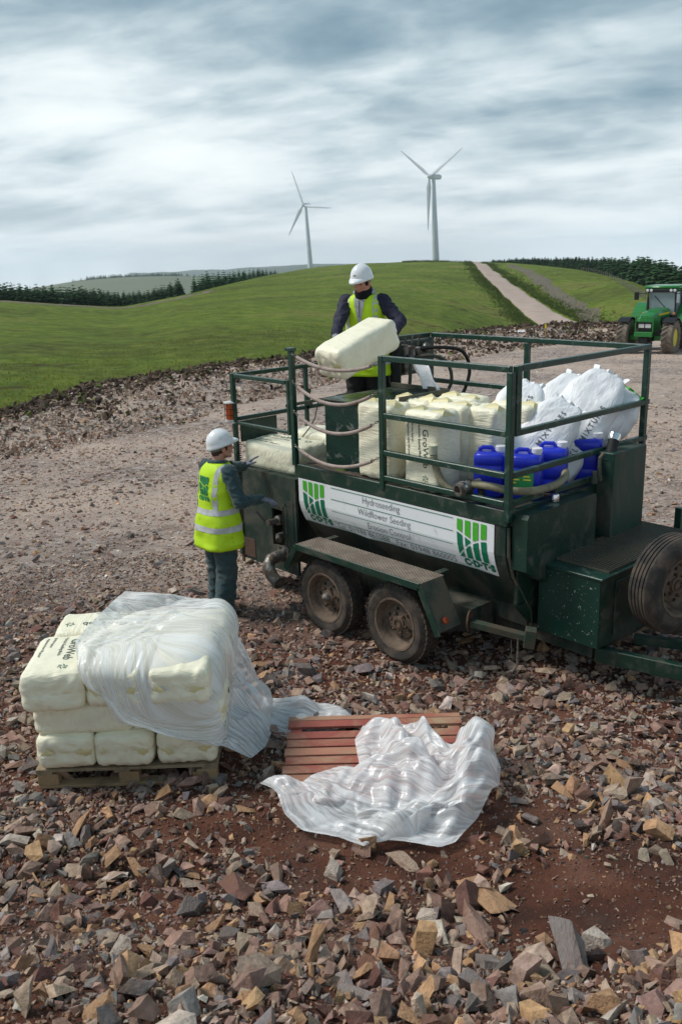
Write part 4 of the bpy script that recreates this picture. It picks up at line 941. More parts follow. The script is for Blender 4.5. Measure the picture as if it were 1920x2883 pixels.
m = MB(); pts = [Vector((-3.39 + .016 * math.cos(a * 1.2), .005 + .016 * math.sin(a * 1.2), 1.50 - a * .0042)) for a in range(150)]; m.tube(pts, .005, 5); m.build('coiled_cable', black_m, T, True)
# amber beacon in a wire cage
bc = Vector((-3.47, -.02, 1.71)); m = MB(); m.lathe([(.06, 0), (.06, .02), (.05, .022)], bc, Vector((0, 0, 1)), 18); m.lathe([(.066, .188), (.07, .192), (.066, .202), (.03, .208), (0, .209)], bc, Vector((0, 0, 1)), 18)
m.box(tuple(bc + Vector((-.03, -.03, -.012))), tuple(bc + Vector((.07, .05, -.001))), .002); be = m.build('beacon', mat('beacon cap', (.6, .58, .55), .5), T, True)
m = MB(); m.lathe([(.047, .021), (.05, .1), (.045, .187)], bc, Vector((0, 0, 1)), 18); m.build('beacon_lens', mat('orange lens', (.55, .09, .015), .25, spec=.6), be, True)
m = MB()
for k in range(10):
    a = k * math.pi / 5; m.tube([bc + Vector((.061 * math.cos(a), .061 * math.sin(a), .02)), bc + Vector((.061 * math.cos(a), .061 * math.sin(a), .19))], .003, 4)
for z_ in (.07, .13): m.tube([bc + Vector((.061 * math.cos(a), .061 * math.sin(a), z_)) for a in np.linspace(0, 6.283, 17)], .003, 4)
m.build('beacon_cage', black_m, be)
# hose sleeved safety chains between the posts
sleeve = mat('pinkish grey hose', (.42, .34, .30), .55, c2=(.30, .22, .19), nscale=8, dirt=((.14, .09, .07), .7, 9.), dband=(.5, .68), bump=.3, bscale=60)
for (za, zb, sag) in ((2.455, 2.43, .10), (2.20, 2.20, .16), (1.925, 1.955, .16), (1.60, 1.64, .14)):
    A = Vector((-2.475, -.02, za)); B = Vector((-1.345, -.01, zb)); P_ = [A.lerp(B, t) + Vector((0, -.02 * math.sin(math.pi * t), -sag * 4 * t * (1 - t))) for t in np.linspace(0, 1, 25)]
    m = MB(); m.tube(P_[2:-2], .0165, 10); c = m.build('chain_sleeve', sleeve, T, True)
    for (p, q) in ((P_[0], P_[2]), (P_[-3], P_[-1])):
        n_ = 4
        for k in range(n_):
            a, b = p.lerp(q, k / n_), p.lerp(q, (k + 1) / n_); x, y, z = frame(a, b); ctr = (a + b) / 2; l_ = (b - a).length * .68; s2 = x if k % 2 else y
            m = MB(); m.tube([ctr + z * (l_ * math.cos(t)) + s2 * (.010 * math.sin(t)) for t in np.linspace(0, 2 * math.pi, 11)], .0032, 5, False); m.build('chain_link', steel, c, True)
# box on the deck with ledge, and pump gear behind
m = MB(); m.box((-2.19, .12, 1.403), (-1.47, 1.0, 2.035), .006); m.build('hatch_box', mat('scuffed green steel', (.005, .028, .019), .42, c2=(.008, .036, .025), nscale=4, dirt=((.22, .22, .20), .8, 7.), dband=(.57, .66), bump=.4, bscale=40), T)
m = MB(); m.box((-2.205, .105, 2.036), (-1.455, 1.015, 2.05), .003); m.build('hatch_lid', mat('wet green steel', (.02, .045, .035), .25, c2=(.045, .06, .05), nscale=3, dirt=((.14, .12, .09), .6, 5.)), T)
m = MB(); m.bar((-1.46, .35, 2.075), (-1.46, 1.0, 2.075), .02, .045, .002); m.bar((-2.19, 1.0, 2.075), (-1.46, 1.0, 2.075), .02, .045, .002); m.build('hatch_rim', dusty, T)
mud = mat('damp mud', (.055, .04, .03), .9, c2=(.10, .075, .055), nscale=9, bump=1.2, bscale=25)
def lump(name, c, sx, sy, h, seed, m, parent, n=22):
    V_ = []; 
    for i in range(n):
        for j in range(n):
            u, v = i / (n - 1) * 2 - 1, j / (n - 1) * 2 - 1; rr_ = math.hypot(u, v); nn = noise.fractal(Vector((u * 3 + seed, v * 3, seed)), 1, 2, 4)
            V_.append((c[0] + u * sx, c[1] + v * sy, c[2] + max(-.004, h * (1 - rr_ ** 1.5) * (.7 + .9 * nn))))
    mb = MB(); mb.add(V_, [tuple(f) for f in grid_faces(n, n)]); return mb.build(name, m, parent, True, fix=False)
lump('deck_mud', (-2.2, .10, 1.402), .28, .09, .035, 3, mud, T); lump('deck_mud', (-1.8, .09, 1.402), .22, .07, .02, 5, mud, T)
moss = mat('moss', (.08, .12, .02), .95, bump=1, bscale=30); lump('moss_patch', (-1.98, .11, 1.405), .07, .03, .05, 8, moss, T, 12)
# hydraulic valve bank at the rear corner
pv = MB(); pv.box((-2.53, 1.22, 1.40), (-2.45, 1.30, 2.47), .004); pv.build('rail_post', green_rail, T)
m = MB(); m.box((-2.53, 1.32, 2.10), (-2.43, 1.85, 2.44), .008); m.build('valve_plate', green, T)
m = MB()
for k, y in enumerate((1.36, 1.46, 1.56)):
    m.box((-2.42, y, 2.12 + .03 * k), (-2.35, y + .06, 2.42 - .02 * k), .008); m.tube([(-2.385, y + .03, 2.40), (-2.36, y + .03, 2.50)], .008, 6)
m.lathe([(.05, 0), (.05, .05), (.03, .06)], (-2.43, 1.73, 2.36), Vector((1, 0, 0)), 14); m.build('valve_bank', steel, T)
for P_ in ([(-2.36, 1.40, 2.30), (-2.25, 1.34, 2.31), (-2.22, 1.30, 2.24), (-2.22, 1.29, 2.05), (-2.3, 1.3, 1.8)], [(-2.36, 1.50, 2.28), (-2.2, 1.6, 2.30), (-2.1, 1.72, 2.22), (-2.08, 1.75, 2.0), (-2.2, 1.6, 1.7)], [(-2.36, 1.60, 2.36), (-2.2, 1.75, 2.37), (-2.05, 1.9, 2.32), (-2.0, 1.95, 2.1), (-2.05, 1.8, 1.8), (-2.2, 1.5, 1.65)]):
    Q = []
    for i in range(len(P_) - 1):
        for t in np.linspace(0, 1, 5)[:-1]:
            a = Vector(P_[max(i - 1, 0)]); b = Vector(P_[i]); c = Vector(P_[i + 1]); d = Vector(P_[min(i + 2, len(P_) - 1)])
            Q.append(.5 * ((2 * b) + (c - a) * t + (2 * a - 5 * b + 4 * c - d) * t * t + (3 * b - a - 3 * c + d) * t ** 3))
    Q.append(Vector(P_[-1])); m = MB(); m.tube(Q, .018, 8); m.build('hydraulic_hose', black_m if P_[0][1] > 1.55 else dusty, T, True)
m = MB(); m.tube([(-2.36, 1.24, 2.44), (-2.36, 1.23, 1.42)], .055, 12); m.build('standpipe', black_m, T, True)
m = MB(); m.bar((-2.45, 1.25, 2.02), (-2.9, .92, 1.90), .04, .04, .003); m.bar((-2.9, .92, 1.90), (-3.35, .6, 1.80), .03, .03, .002); m.build('control_lever', dusty, T)
m = MB(); m.tube([(-3.0, .75, 1.88), (-2.99, .72, 1.80), (-3.0, .70, 1.70), (-3.04, .66, 1.60), (-3.1, .6, 1.50)], .006, 5); m.build('control_cable', black_m, T)
# end: engine cover, tall oil tank, exhaust, grated locker
m = MB(); m.prism([(.06, 1.395), (.95, 1.395), (.97, 1.36), (.97, .86), (.30, .80), (.04, .95), (.04, 1.36)], 0, .014, .15); m.build('engine_cover', green, T)
m = MB(); m.box((.013, 1.17, .955), (.17, 1.68, 1.685), .006); m.build('oil_tank', mat('tank green paint', (.008, .042, .028), .5, c2=(.016, .055, .04), nscale=3, dirt=((.13, .11, .085), .8, 3.), dband=(.5, .68), stretch=(1, 1, .4)), T)
ex = Vector((.10, 1.20, 1.60)); m = MB(); dv = Vector((-.05, .16, .20)).normalized()
m.tube([ex, ex + dv * .20], .045, 16); m.build('exhaust', black_m, T, True); m = MB(); m.lathe([(.050, 0), (.054, .02), (.054, .06), (.040, .062), (.036, .01)], ex + dv * .20, dv, 18); m.build('exhaust_tip', chrome, T, True)
m = MB(); m.tube([(.10, 1.07, 1.58), (.10, 1.07, 1.66), (.10, 1.12, 1.69)], .014, 8); m.lathe([(.024, 0), (.024, .05), (.018, .052), (.018, .10)], (.10, 1.0, 1.46), Vector((0, 0, 1)), 8); m.lathe([(.026, 0), (.026, .04), (.018, .042), (.018, .12)], (.10, 1.07, 1.47), Vector((0, 0, 1)), 8); m.build('pipe_fitting', dusty, T, True)
m = MB(); m.lathe([(.034, 0), (.034, .05), (.03, .06), (0, .062)], (.06, .515, 1.40), Vector((0, 0, 1)), 12); m.build('filler_cap', chrome, T, True)
BX0, BX1, BY0, BY1, BZ0, BZ1 = .085, .63, .30, 1.80, .385, .935
speck = mat('speckled green paint', (.005, .032, .021), .4, c2=(.007, .040, .028), nscale=3, dirt=((.34, .36, .33), .85, 38.), dband=(.64, .68), ddetail=3)
m = MB(); m.box((BX0, BY0, BZ0), (BX1, BY0 + .02, BZ1), .003); m.build('side_locker_front', speck, T)
m = MB(); m.box((BX0, BY0 + .021, BZ0), (BX1, BY1, BZ1), .003); m.build('side_locker', green, T)
m = MB(); m.box((BX0 - .015, BY0 - .015, BZ1 + .001), (BX1 + .02, BY1 + .01, BZ1 + .018), .003); m.build('locker_lid', green_rail, T)
m = MB(); gx0, gx1, gy0, gy1 = BX0 + .02, BX1 - .02, BY0 + .14, BY1 - .02
gm = mat('galvanised grating', (.10, .105, .085), .6, c2=(.14, .115, .08), nscale=6, metal=.3)
for i in range(22): x = gx0 + (gx1 - gx0) * i / 21; m.box((x - .0025, gy0, BZ1 + .019), (x + .0025, gy1, BZ1 + .040))
for j in range(52): y = gy0 + (gy1 - gy0) * j / 51; m.box((gx0, y - .0025, BZ1 + .020), (gx1, y + .0025, BZ1 + .037))
m.build('step_grating', gm, T)
m = MB(); m.box((BX1 + .001, .50, .45), (BX1 + .012, 1.7, .88), .003); m.lathe([(.02, 0), (.02, .02)], (BX1 + .012, .55, .80), Vector((1, 0, 0)), 8); m.build('locker_door', green, T)
m = MB(); m.box((.36, 1.88, .70), (.42, 1.94, 1.12), .005); m.build('corner_stub', green_rail, T)
# spare wheel
SPC = onx(1545, 1341, .97); sp = empty('spare_wheel', tuple(SPC)); sp.parent = T
wheel_parts(sp, Matrix.Rotation(R(-13), 4, 'Z') @ Matrix.Rotation(R(90), 4, 'Y'), w=.23, r=.375, hubcap=False, ribs=True)
m = MB(); m.tube([(.64, .95, .80), tuple(SPC)], .03, 8); m.build('spare_carrier', rust, T)
# prop stand arm and pin below the tank
m = MB(); m.lathe([(.085, 0), (.085, .012)], (-.27, -.10, .48), Vector((-.9, -.4, 0)).normalized(), 22); m.build('stand_disc', rust, T, True)
m = MB(); m.bar((-.26, -.11, .47), (.17, .10, .40), .07, .055, .004); m.bar((.13, .07, .41), (.20, .12, .40), .10, .15, .004); m.build('stand_arm', mat('rust brown paint', (.11, .06, .04), .8, c2=(.02, .06, .04), nscale=6, bump=.5, bscale=50), T)
m = MB(); a0 = Vector((.10, .03, .36)); m.tube([a0 + Vector((0, 0, .04)), a0, a0 + Vector((0, 0, -.19)), a0 + Vector((-.03, -.02, -.24)), a0 + Vector((-.07, -.04, -.26))], .009, 7); m.build('stand_crank', steel, T, True)
m = MB(); m.tube([a0 + Vector((-.045 + .022 * math.cos(t), -.02, -.14 + .025 * math.sin(t))) for t in np.linspace(0, 6.283, 17)], .003, 5); m.tube([a0 + Vector((-.045, -.02, -.115)), a0 + Vector((-.05, -.02, .02))], .003, 5); m.build('pin_ring', steel, T, True)
# suction hose: ribbed tan hose lying in a loop on the deck end
hose_m = mat('ribbed tan hose', (.30, .27, .18), .6, c2=(.20, .18, .11), nscale=9, dirt=((.06, .05, .035), .7, 8.), dband=(.52, .68), bump=.3, bscale=60)
def spline(P_, n=10):
    Q = []
    for i in range(len(P_) - 1):
        for t in np.linspace(0, 1, n + 1)[:-1]:
            a = Vector(P_[max(i - 1, 0)]); b = Vector(P_[i]); c = Vector(P_[i + 1]); d = Vector(P_[min(i + 2, len(P_) - 1)])
            Q.append(.5 * ((2 * b) + (c - a) * t + (2 * a - 5 * b + 4 * c - d) * t * t + (3 * b - a - 3 * c + d) * t ** 3))
    Q.append(Vector(P_[-1])); return Q
hp = [(-.78, .03, 1.78), (-.76, .03, 1.66), (-.70, .04, 1.53), (-.60, .06, 1.46), (-.50, .07, 1.48), (-.38, .05, 1.55), (-.20, .03, 1.57), (-.06, .10, 1.545), (.035, .25, 1.53), (.06, .45, 1.53), (.05, .62, 1.55), (-.02, .76, 1.58), (-.12, .80, 1.60), (-.20, .72, 1.60)]
hz = empty('suction_hose', (-.4, .1, 1.45), 0, 'ribbed tan suction hose looping round the blue drums at the deck corner', 'hose')
m = MB(); Q = spline(hp, 16); m.tube([q - Vector((-.4, .1, 1.45)) for q in Q], .029, 12, True, .10); m.build('hose_tube', hose_m, hz, True)
m = MB(); m.tube([Vector(p) - Vector((-.4, .1, 1.45)) for p in [(-.78, .03, 1.74), (-.782, .03, 1.81)]], .036, 14); m.build('hose_cuff', mat('pale cuff', (.42, .45, .33), .6), hz, True)
cp = empty('hose_coupling', (-.42, -.03, 1.53), 0, 'metal hose coupling pointing out over the near rail corner', 'coupling')
dv = Vector((-.15, -.95, -.12)).normalized(); m = MB(); m.lathe([(.030, -.18), (.034, -.10), (.046, -.09), (.046, -.02), (.056, -.015), (.056, .015), (.044, .018), (.044, .04), (.052, .042), (.052, .055), (.034, .056), (.030, .01), (.0, .009)], (0, 0, 0), dv, 24); m.build('coupling_body', steel, cp, True)
m = MB(); m.lathe([(.0565, -.010), (.0565, .010)], (0, 0, 0), dv, 24); m.build('coupling_ring', chrome, cp, True)
m = MB(); m.tube([(.03, .17, .0), (.07, .12, .02), (.11, .10, -.03), (.12, .10, -.13)], .028, 10); m.build('coupling_elbow', black_m, cp, True)
# ------------------------------------------------------------------ bags
cream = mat('cream poly bag', (.90, .84, .62), .42, c2=(.91, .87, .70), nscale=2.2, bump=1.0, bscale=26, bstretch=(34, 5, 16), spec=.45, dirt=((.70, .63, .44), .35, 4.))
cream_fold = mat('yellowish bag fold', (.66, .56, .27), .45, c2=(.74, .66, .38), nscale=5, spec=.4)
ink = mat('bag print', (.11, .13, .11), .6); ink_g = mat('bag print green', (.03, .13, .08), .6)
cream_print = [ink, ink_g]
def rbox(L_, W_, H_, seed, n=(34, 24, 12), rad=.046, bulge=.016, wr=.0055, endw=.9):
    """closed rounded box as a grid-wrapped cube, with folds; returns V, F"""
    idx = {}; V_ = []; F_ = []; nx, ny, nz_ = n
    def vid(i, j, k):
        q = (i, j, k)
        if q not in idx: idx[q] = len(V_); V_.append((2 * i / nx - 1, 2 * j / ny - 1, 2 * k / nz_ - 1))
        return idx[q]
    for i in range(nx):
        for j in range(ny):
            F_.append((vid(i, j, 0), vid(i, j + 1, 0), vid(i + 1, j + 1, 0), vid(i + 1, j, 0))); F_.append((vid(i, j, nz_), vid(i + 1, j, nz_), vid(i + 1, j + 1, nz_), vid(i, j + 1, nz_)))
        for k in range(nz_):
            F_.append((vid(i, 0, k), vid(i + 1, 0, k), vid(i + 1, 0, k + 1), vid(i, 0, k + 1))); F_.append((vid(i, ny, k), vid(i, ny, k + 1), vid(i + 1, ny, k + 1), vid(i + 1, ny, k)))
    for j in range(ny):
        for k in range(nz_):
            F_.append((vid(0, j, k), vid(0, j, k + 1), vid(0, j + 1, k + 1), vid(0, j + 1, k))); F_.append((vid(nx, j, k), vid(nx, j + 1, k), vid(nx, j + 1, k + 1), vid(nx, j, k + 1)))
    P = np.array(V_) * np.array([L_, W_, H_]) / 2; hx, hy, hz_ = L_ / 2, W_ / 2, H_ / 2
    Q = np.clip(P, [-hx + rad, -hy + rad, -hz_ + rad], [hx - rad, hy - rad, hz_ - rad]); d = P - Q; l_ = np.linalg.norm(d, axis=1); l_[l_ == 0] = 1
    m_ = np.abs(d).max(1) > 1e-9; P = np.where(m_[:, None], Q + d / l_[:, None] * rad, P); nrm = d / l_[:, None]
    U = P / np.array([hx, hy, hz_]); sq = lambda a: np.clip(1 - a ** 2, 0, 1)
    P[:, 2] += bulge * np.sign(U[:, 2]) * sq(U[:, 0]) ** .6 * sq(U[:, 1]) ** .6 * (np.abs(U[:, 2]) > .5)
    P[:, 1] += bulge * .8 * np.sign(U[:, 1]) * sq(U[:, 0]) ** .6 * sq(U[:, 2]) ** .6 * (np.abs(U[:, 1]) > .5)
    w = np.zeros(len(P))
    for i, p in enumerate(P):
        e = abs(U[i, 0]); q = Vector((p[0] * 5 + seed * 3.1, p[1] * 7, p[2] * 9 + seed)); base = noise.fractal(q, 1, 2, 3)
        rid = 1 - abs(noise.noise(Vector((p[0] * 3.2 + seed, p[1] * 11 + p[0] * 5, p[2] * 13 - p[0] * 6 + seed)))) * 2.6
        w[i] = wr * (base * 1.0 + (1.8 * max(0, rid) * (.25 + endw * e ** 3)))
    P += nrm * w[:, None]
    # the folded ends: a pinch across the middle of each end
    e = np.clip((np.abs(U[:, 0]) - .9) / .1, 0, 1); P[:, 0] -= np.sign(U[:, 0]) * e * .008 * np.exp(-(U[:, 2] / .12) ** 2)
    return P, np.array(F_)
def bag_mesh(L_=.62, W_=.39, H_=.25, seed=1, ears=False):
    P, F_ = rbox(L_, W_, H_, seed); me = np_mesh('bag_body', P, F_); me.polygons.foreach_set('use_smooth', np.ones(len(me.polygons), bool)); me.materials.append(cream)
    ch = []
    hx, hy, hz_ = L_ / 2, W_ / 2, H_ / 2; rg = np.random.default_rng(seed + 90)
    for sx in (-1, 1):
        m = MB(); n_ = 12; V_ = []     # seam ridge across the end
        for j in range(n_ + 1):
            y = (j / n_ * 2 - 1) * (hy - .03); zz_ = .004 * math.sin(j * 1.7 + seed); x = sx * (hx - .013)
            V_ += [(x, y, zz_ - .007), (x + sx * .011, y, zz_), (x, y, zz_ + .007)]
        m.add(V_, [q for j in range(n_) for q in ((3 * j, 3 * j + 1, 3 * j + 4, 3 * j + 3), (3 * j + 1, 3 * j + 2, 3 * j + 5, 3 * j + 4))]); ch.append(('end_seam', m.mesh('end_seam'), cream_fold))
        for sy in (-1, 1):
            if rg.uniform() < .15: continue
            m = MB(); a = rg.uniform(.75, 1.15); b = rg.uniform(-.02, .02); x = sx * (hx + .006); tip = (x + sx * .016, sy * (hy - .115 * a), b)
            V_ = [(x - sx * .035, sy * (hy - .006), hz_ * .60), tip, (x - sx * .035, sy * (hy - .006), -hz_ * .60), (x - sx * .004, sy * (hy - .03), 0), (x + sx * .002, sy * (hy - .07 * a), .03 + b), (x + sx * .002, sy * (hy - .07 * a), -.03 + b)]
            m.add(V_, [(0, 4, 3), (4, 1, 3), (1, 5, 3), (5, 2, 3), (0, 3, 2)]); ch.append(('end_fold', m.mesh('end_fold'), cream_fold))
    if ears:
        sx = -1
        for k in range(2):
            m = MB(); yy = (-.5 + k) * hy * .9 + rg.uniform(-.02, .02); h = rg.uniform(.015, .055); t_ = rg.uniform(-.05, .05)
            V_ = [(-hx + .03, yy - hy * .52, -hz_ * .6), (-hx + .03, yy + hy * .52, -hz_ * .55), (-hx + .02, yy + hy * .5, hz_ * .7), (-hx + .02, yy - hy * .5, hz_ * .75), (-hx - h, yy + t_, -hz_ * .1), (-hx - h * .7, yy + t_ + .07, hz_ * .35), (-hx - h * .35, yy - .07 + t_, hz_ * .5)]
            m.add(V_, [(0, 1, 4), (1, 5, 4), (1, 2, 5), (2, 3, 6), (2, 6, 5), (5, 6, 4), (3, 0, 4), (3, 4, 6)]); ch.append(('top_fold', m.mesh('top_fold'), cream_fold))
    for _, m_, mm in ch: m_.materials.append(mm)
    return me, ch
VAR = [bag_mesh(seed=i + 1) for i in range(5)]; UP = [bag_mesh(.66, .40, .27, seed=i + 20, ears=True) for i in range(4)]
def swirl(n=6, r=.035):
    V_ = []; F_ = []
    for k in range(n):
        a0 = k * 2 * math.pi / n; o = len(V_); pts = []
        for t in np.linspace(0, 1, 7): a = a0 + t * .95; rr_ = r * (.22 + .78 * t); pts.append((rr_ * math.cos(a), rr_ * math.sin(a)))
        for t in np.linspace(1, 0, 7): a = a0 + t * .95 + .42 * math.sin(math.pi * (t * .75 + .12)); rr_ = r * (.22 + .78 * t); pts.append((rr_ * math.cos(a), rr_ * math.sin(a)))
        V_ += pts
        for i in range(6): F_.append((o + i, o + i + 1, o + 13 - i - 1, o + 13 - i))
    return V_, F_
TXT = [('GroWeb', .088, .045, 0), ('Hydraulic Seeding Mulch', .030, -.005, 0), ('20 Kilo Approx', .026, -.085, 0), ('Application Rate 100 gms/m²', .026, -.135, 0)]
TG = [text_geo(a[0], a[1], bold=.0008) for a in TXT]; SWG = swirl()
def bag(loc, M3, var, label, group, text=False, name='mulch_bag', scale=(1, 1, 1), mirror_text=False, cat='bag'):
    me, ch = var; e = empty(name, (0, 0, 0), 0, label, cat, group)
    Mx = M3.to_4x4(); Mx.translation = Vector(loc); e.matrix_world = Mx @ Matrix.Diagonal((*scale, 1))
    o = bpy.data.objects.new('bag_body', me); COL.objects.link(o); o.parent = e
    for nm, m_, mm in ch: c = bpy.data.objects.new(nm, m_); COL.objects.link(c); c.parent = e
    if text:
        vs_ = [v.co.copy() for v in me.vertices]; bv = BVHTree.FromPolygons(vs_, [tuple(p.vertices) for p in me.polygons])
        def fn(x, y):
            h = bv.ray_cast(Vector((x, y, .5)), Vector((0, 0, -1))); return (h[0] if h[0] else Vector((x, y, .12))) + Vector((0, 0, .0025))
        for (s_, sz, yy, _), (V_, F_) in zip(TXT, TG):
            w_ = max(v[0] for v in V_); x0 = -.20 if sz > .05 else -.24
            map_mesh('lettering', V_, F_, lambda x, y: fn(x0 + x, yy + y), ink, o, .05)
        map_mesh('leaf_emblem', SWG[0], SWG[1], lambda x, y: fn(.215 + x, .065 + y), ink_g, o)
    return e
def m3(x, z):
    x = Vector(x).normalized(); z = Vector(z); z = (z - x * z.dot(x)).normalized(); y = z.cross(x); return Matrix((x, y, z)).transposed()
def zrot(a): return Matrix.Rotation(a, 3, 'Z')

# ---- loaded pallet
O = Vector((-1.20, -3.33, 0)); U = Vector((.66, .75, 0)).normalized(); Vv = Vector((-.75, .66, 0)).normalized(); Vv = (Vv - U * U.dot(Vv)).normalized()
gpal = .02
def PW(a, b, z): return O + U * a + Vv * b + Vector((0, 0, z))
wood = mat('pallet wood', (.42, .30, .17), .75, c2=(.33, .20, .10), nscale=5, stretch=(1, 1, 1), dirt=((.13, .085, .05), .6, 4.), dband=(.5, .68), bump=.5, bscale=60)
wood2 = mat('weathered wood', (.40, .32, .21), .8, c2=(.25, .19, .12), nscale=7, dirt=((.12, .08, .05), .6, 6.), bump=.5, bscale=60)
PM = Matrix((U, Vv, Vector((0, 0, 1)))).transposed().to_4x4(); PM.translation = O + Vector((0, 0, gpal - .01))
pal = empty('pallet', (0, 0, 0), 0, 'pale wooden pallet under the stack of cream bags', 'pallet'); pal.matrix_world = PM
PL, PD = 1.17, 1.0
for j in range(7):
    m = MB(); y = j * (PD - .09) / 6; m.box((-.005, y, .118), (PL, y + .09, .138), .002); m.build('deck_board', wood2, pal)
for b in (.0, .45, .91):
    m = MB(); m.box((.002, b + .001, .0), (PL - .002, b + .088, .02), .002); m.build('bottom_board', wood, pal)
    for a in (.0, PL / 2 - .06, PL - .14):
        m = MB(); m.box((a + .003, b + .002, .021), (a + .135, b + .087, .099), .003); m.build('block', wood, pal)
for a in (0.0, .5, PL - .10): m = MB(); m.box((a, .002, .100), (a + .10, PD - .004, .1175), .001); m.build('stringer_board', wood2, pal)
def pb(a, b, z, lengthwise, var, label, text=False, jit=0, scale=(1, 1, 1), flip=False):
    x = U if lengthwise else Vv
    if flip: x = -x
    M_ = m3(Matrix.Rotation(jit, 3, 'Z') @ x, Matrix.Rotation(rng.normal(0, .01), 3, 'X') @ Vector((0, 0, 1))); return bag(PW(a, b, z), M_, var, label, 'cream bags stacked on the pallet', text, scale=scale)
z0_ = gpal + .135
Lb = .62
pb(.20, .29, z0_ + .122, False, VAR[0], 'cream bag at the left front corner of the bottom layer on the pallet', jit=.03, scale=(1, .93, .88))
pb(.585, .29, z0_ + .122, False, VAR[1], 'cream bag in the middle front of the bottom layer on the pallet', jit=-.02, scale=(1, .92, .88))
pb(.975, .30, z0_ + .122, False, VAR[2], 'cream bag at the right front corner of the bottom layer on the pallet', jit=.02, scale=(1, .95, .88))
pb(.28, .79, z0_ + .122, True, VAR[3], 'cream bag at the back left of the bottom layer, hidden behind the front row', scale=(.90, .95, .88)); pb(.88, .79, z0_ + .122, True, VAR[4], 'cream bag at the back right of the bottom layer beside the worker', scale=(.90, .95, .88))
z1_ = z0_ + .335
pb(.325, .20, z1_, True, VAR[4], 'cream bag lying lengthwise at the left of the middle layer', jit=.02, scale=(1.0, .93, .80)); pb(.93, .22, z1_, True, VAR[3], 'cream bag lying lengthwise at the right of the middle layer, half under film', jit=-.02, scale=(.95, .93, .80))
pb(.30, .60, z1_, True, VAR[0], 'cream bag in the second row of the middle layer at left', scale=(.93, .93, .80)); pb(.90, .60, z1_, True, VAR[1], 'cream bag in the second row of the middle layer at right', scale=(.93, .93, .80))
pb(.6, .88, z1_, True, VAR[2], 'cream bag in the last row of the middle layer nearest the worker', scale=(1.6, .5, .80))
z2_ = z1_ + .232
pb(.165, .245, z2_, False, VAR[1], 'cream printed bag at the left front corner of the top layer', True, jit=.06, scale=(1.02, .96, 1.0), flip=True)
pb(.575, .27, z2_, False, VAR[2], 'cream bag in the middle of the top layer under the loose film', jit=-.03, scale=(1, .93, .96)); pb(.965, .26, z2_, False, VAR[4], 'cream bag at the right front corner of the top layer under streaked film', jit=.02, scale=(1, .95, .96))
pb(.31, .80, z2_ + .0, True, VAR[3], 'cream printed bag lying across the back left of the top layer', True, jit=.04, scale=(.97, .95, .95), flip=True); pb(.92, .81, z2_, True, VAR[0], 'cream bag at the back right corner of the top layer by the worker', jit=-.03, scale=(.95, .95, .95))

# ---- red pallet
red_w = mat('faded red paint on wood', (.36, .105, .075), .7, c2=(.28, .07, .055), nscale=3, dirt=((.40, .30, .18), .8, 1.6), dband=(.46, .62), bump=.5, bscale=60)
red_w2 = mat('rubbed red wood', (.40, .28, .17), .75, c2=(.42, .13, .09), nscale=2.2, dirt=((.34, .10, .07), .8, 1.7), dband=(.50, .62), bump=.5, bscale=60)
O2 = Vector((-.61, -1.70, 0)); U2 = Vector((.674, .739, 0)).normalized(); V2 = Vector((.739, -.674, 0)).normalized()
PM2 = Matrix((U2, V2, Vector((0, 0, -1)))).transposed().to_4x4(); PM2.translation = O2 + Vector((0, 0, .125))
rp = empty('red_pallet', (0, 0, 0), 0, 'faded red wooden pallet half covered by crumpled film', 'pallet'); rp.matrix_world = PM2
for j in range(10):
    m = MB(); y = j * .108 if j > 1 else j * .062; w_ = .088 if j > 0 else .055; j_ = .01 * math.sin(j * 3); m.box((j_, y, .0), (1.22 + j_, y + w_, .019), .002); b = m.build('deck_board', red_w2 if j in (0, 4) else red_w, rp)
for a in (.02, .56, 1.12): m = MB(); m.box((a, 0, .020), (a + .08, 1.0, .095), .002); m.build('stringer', red_w, rp)

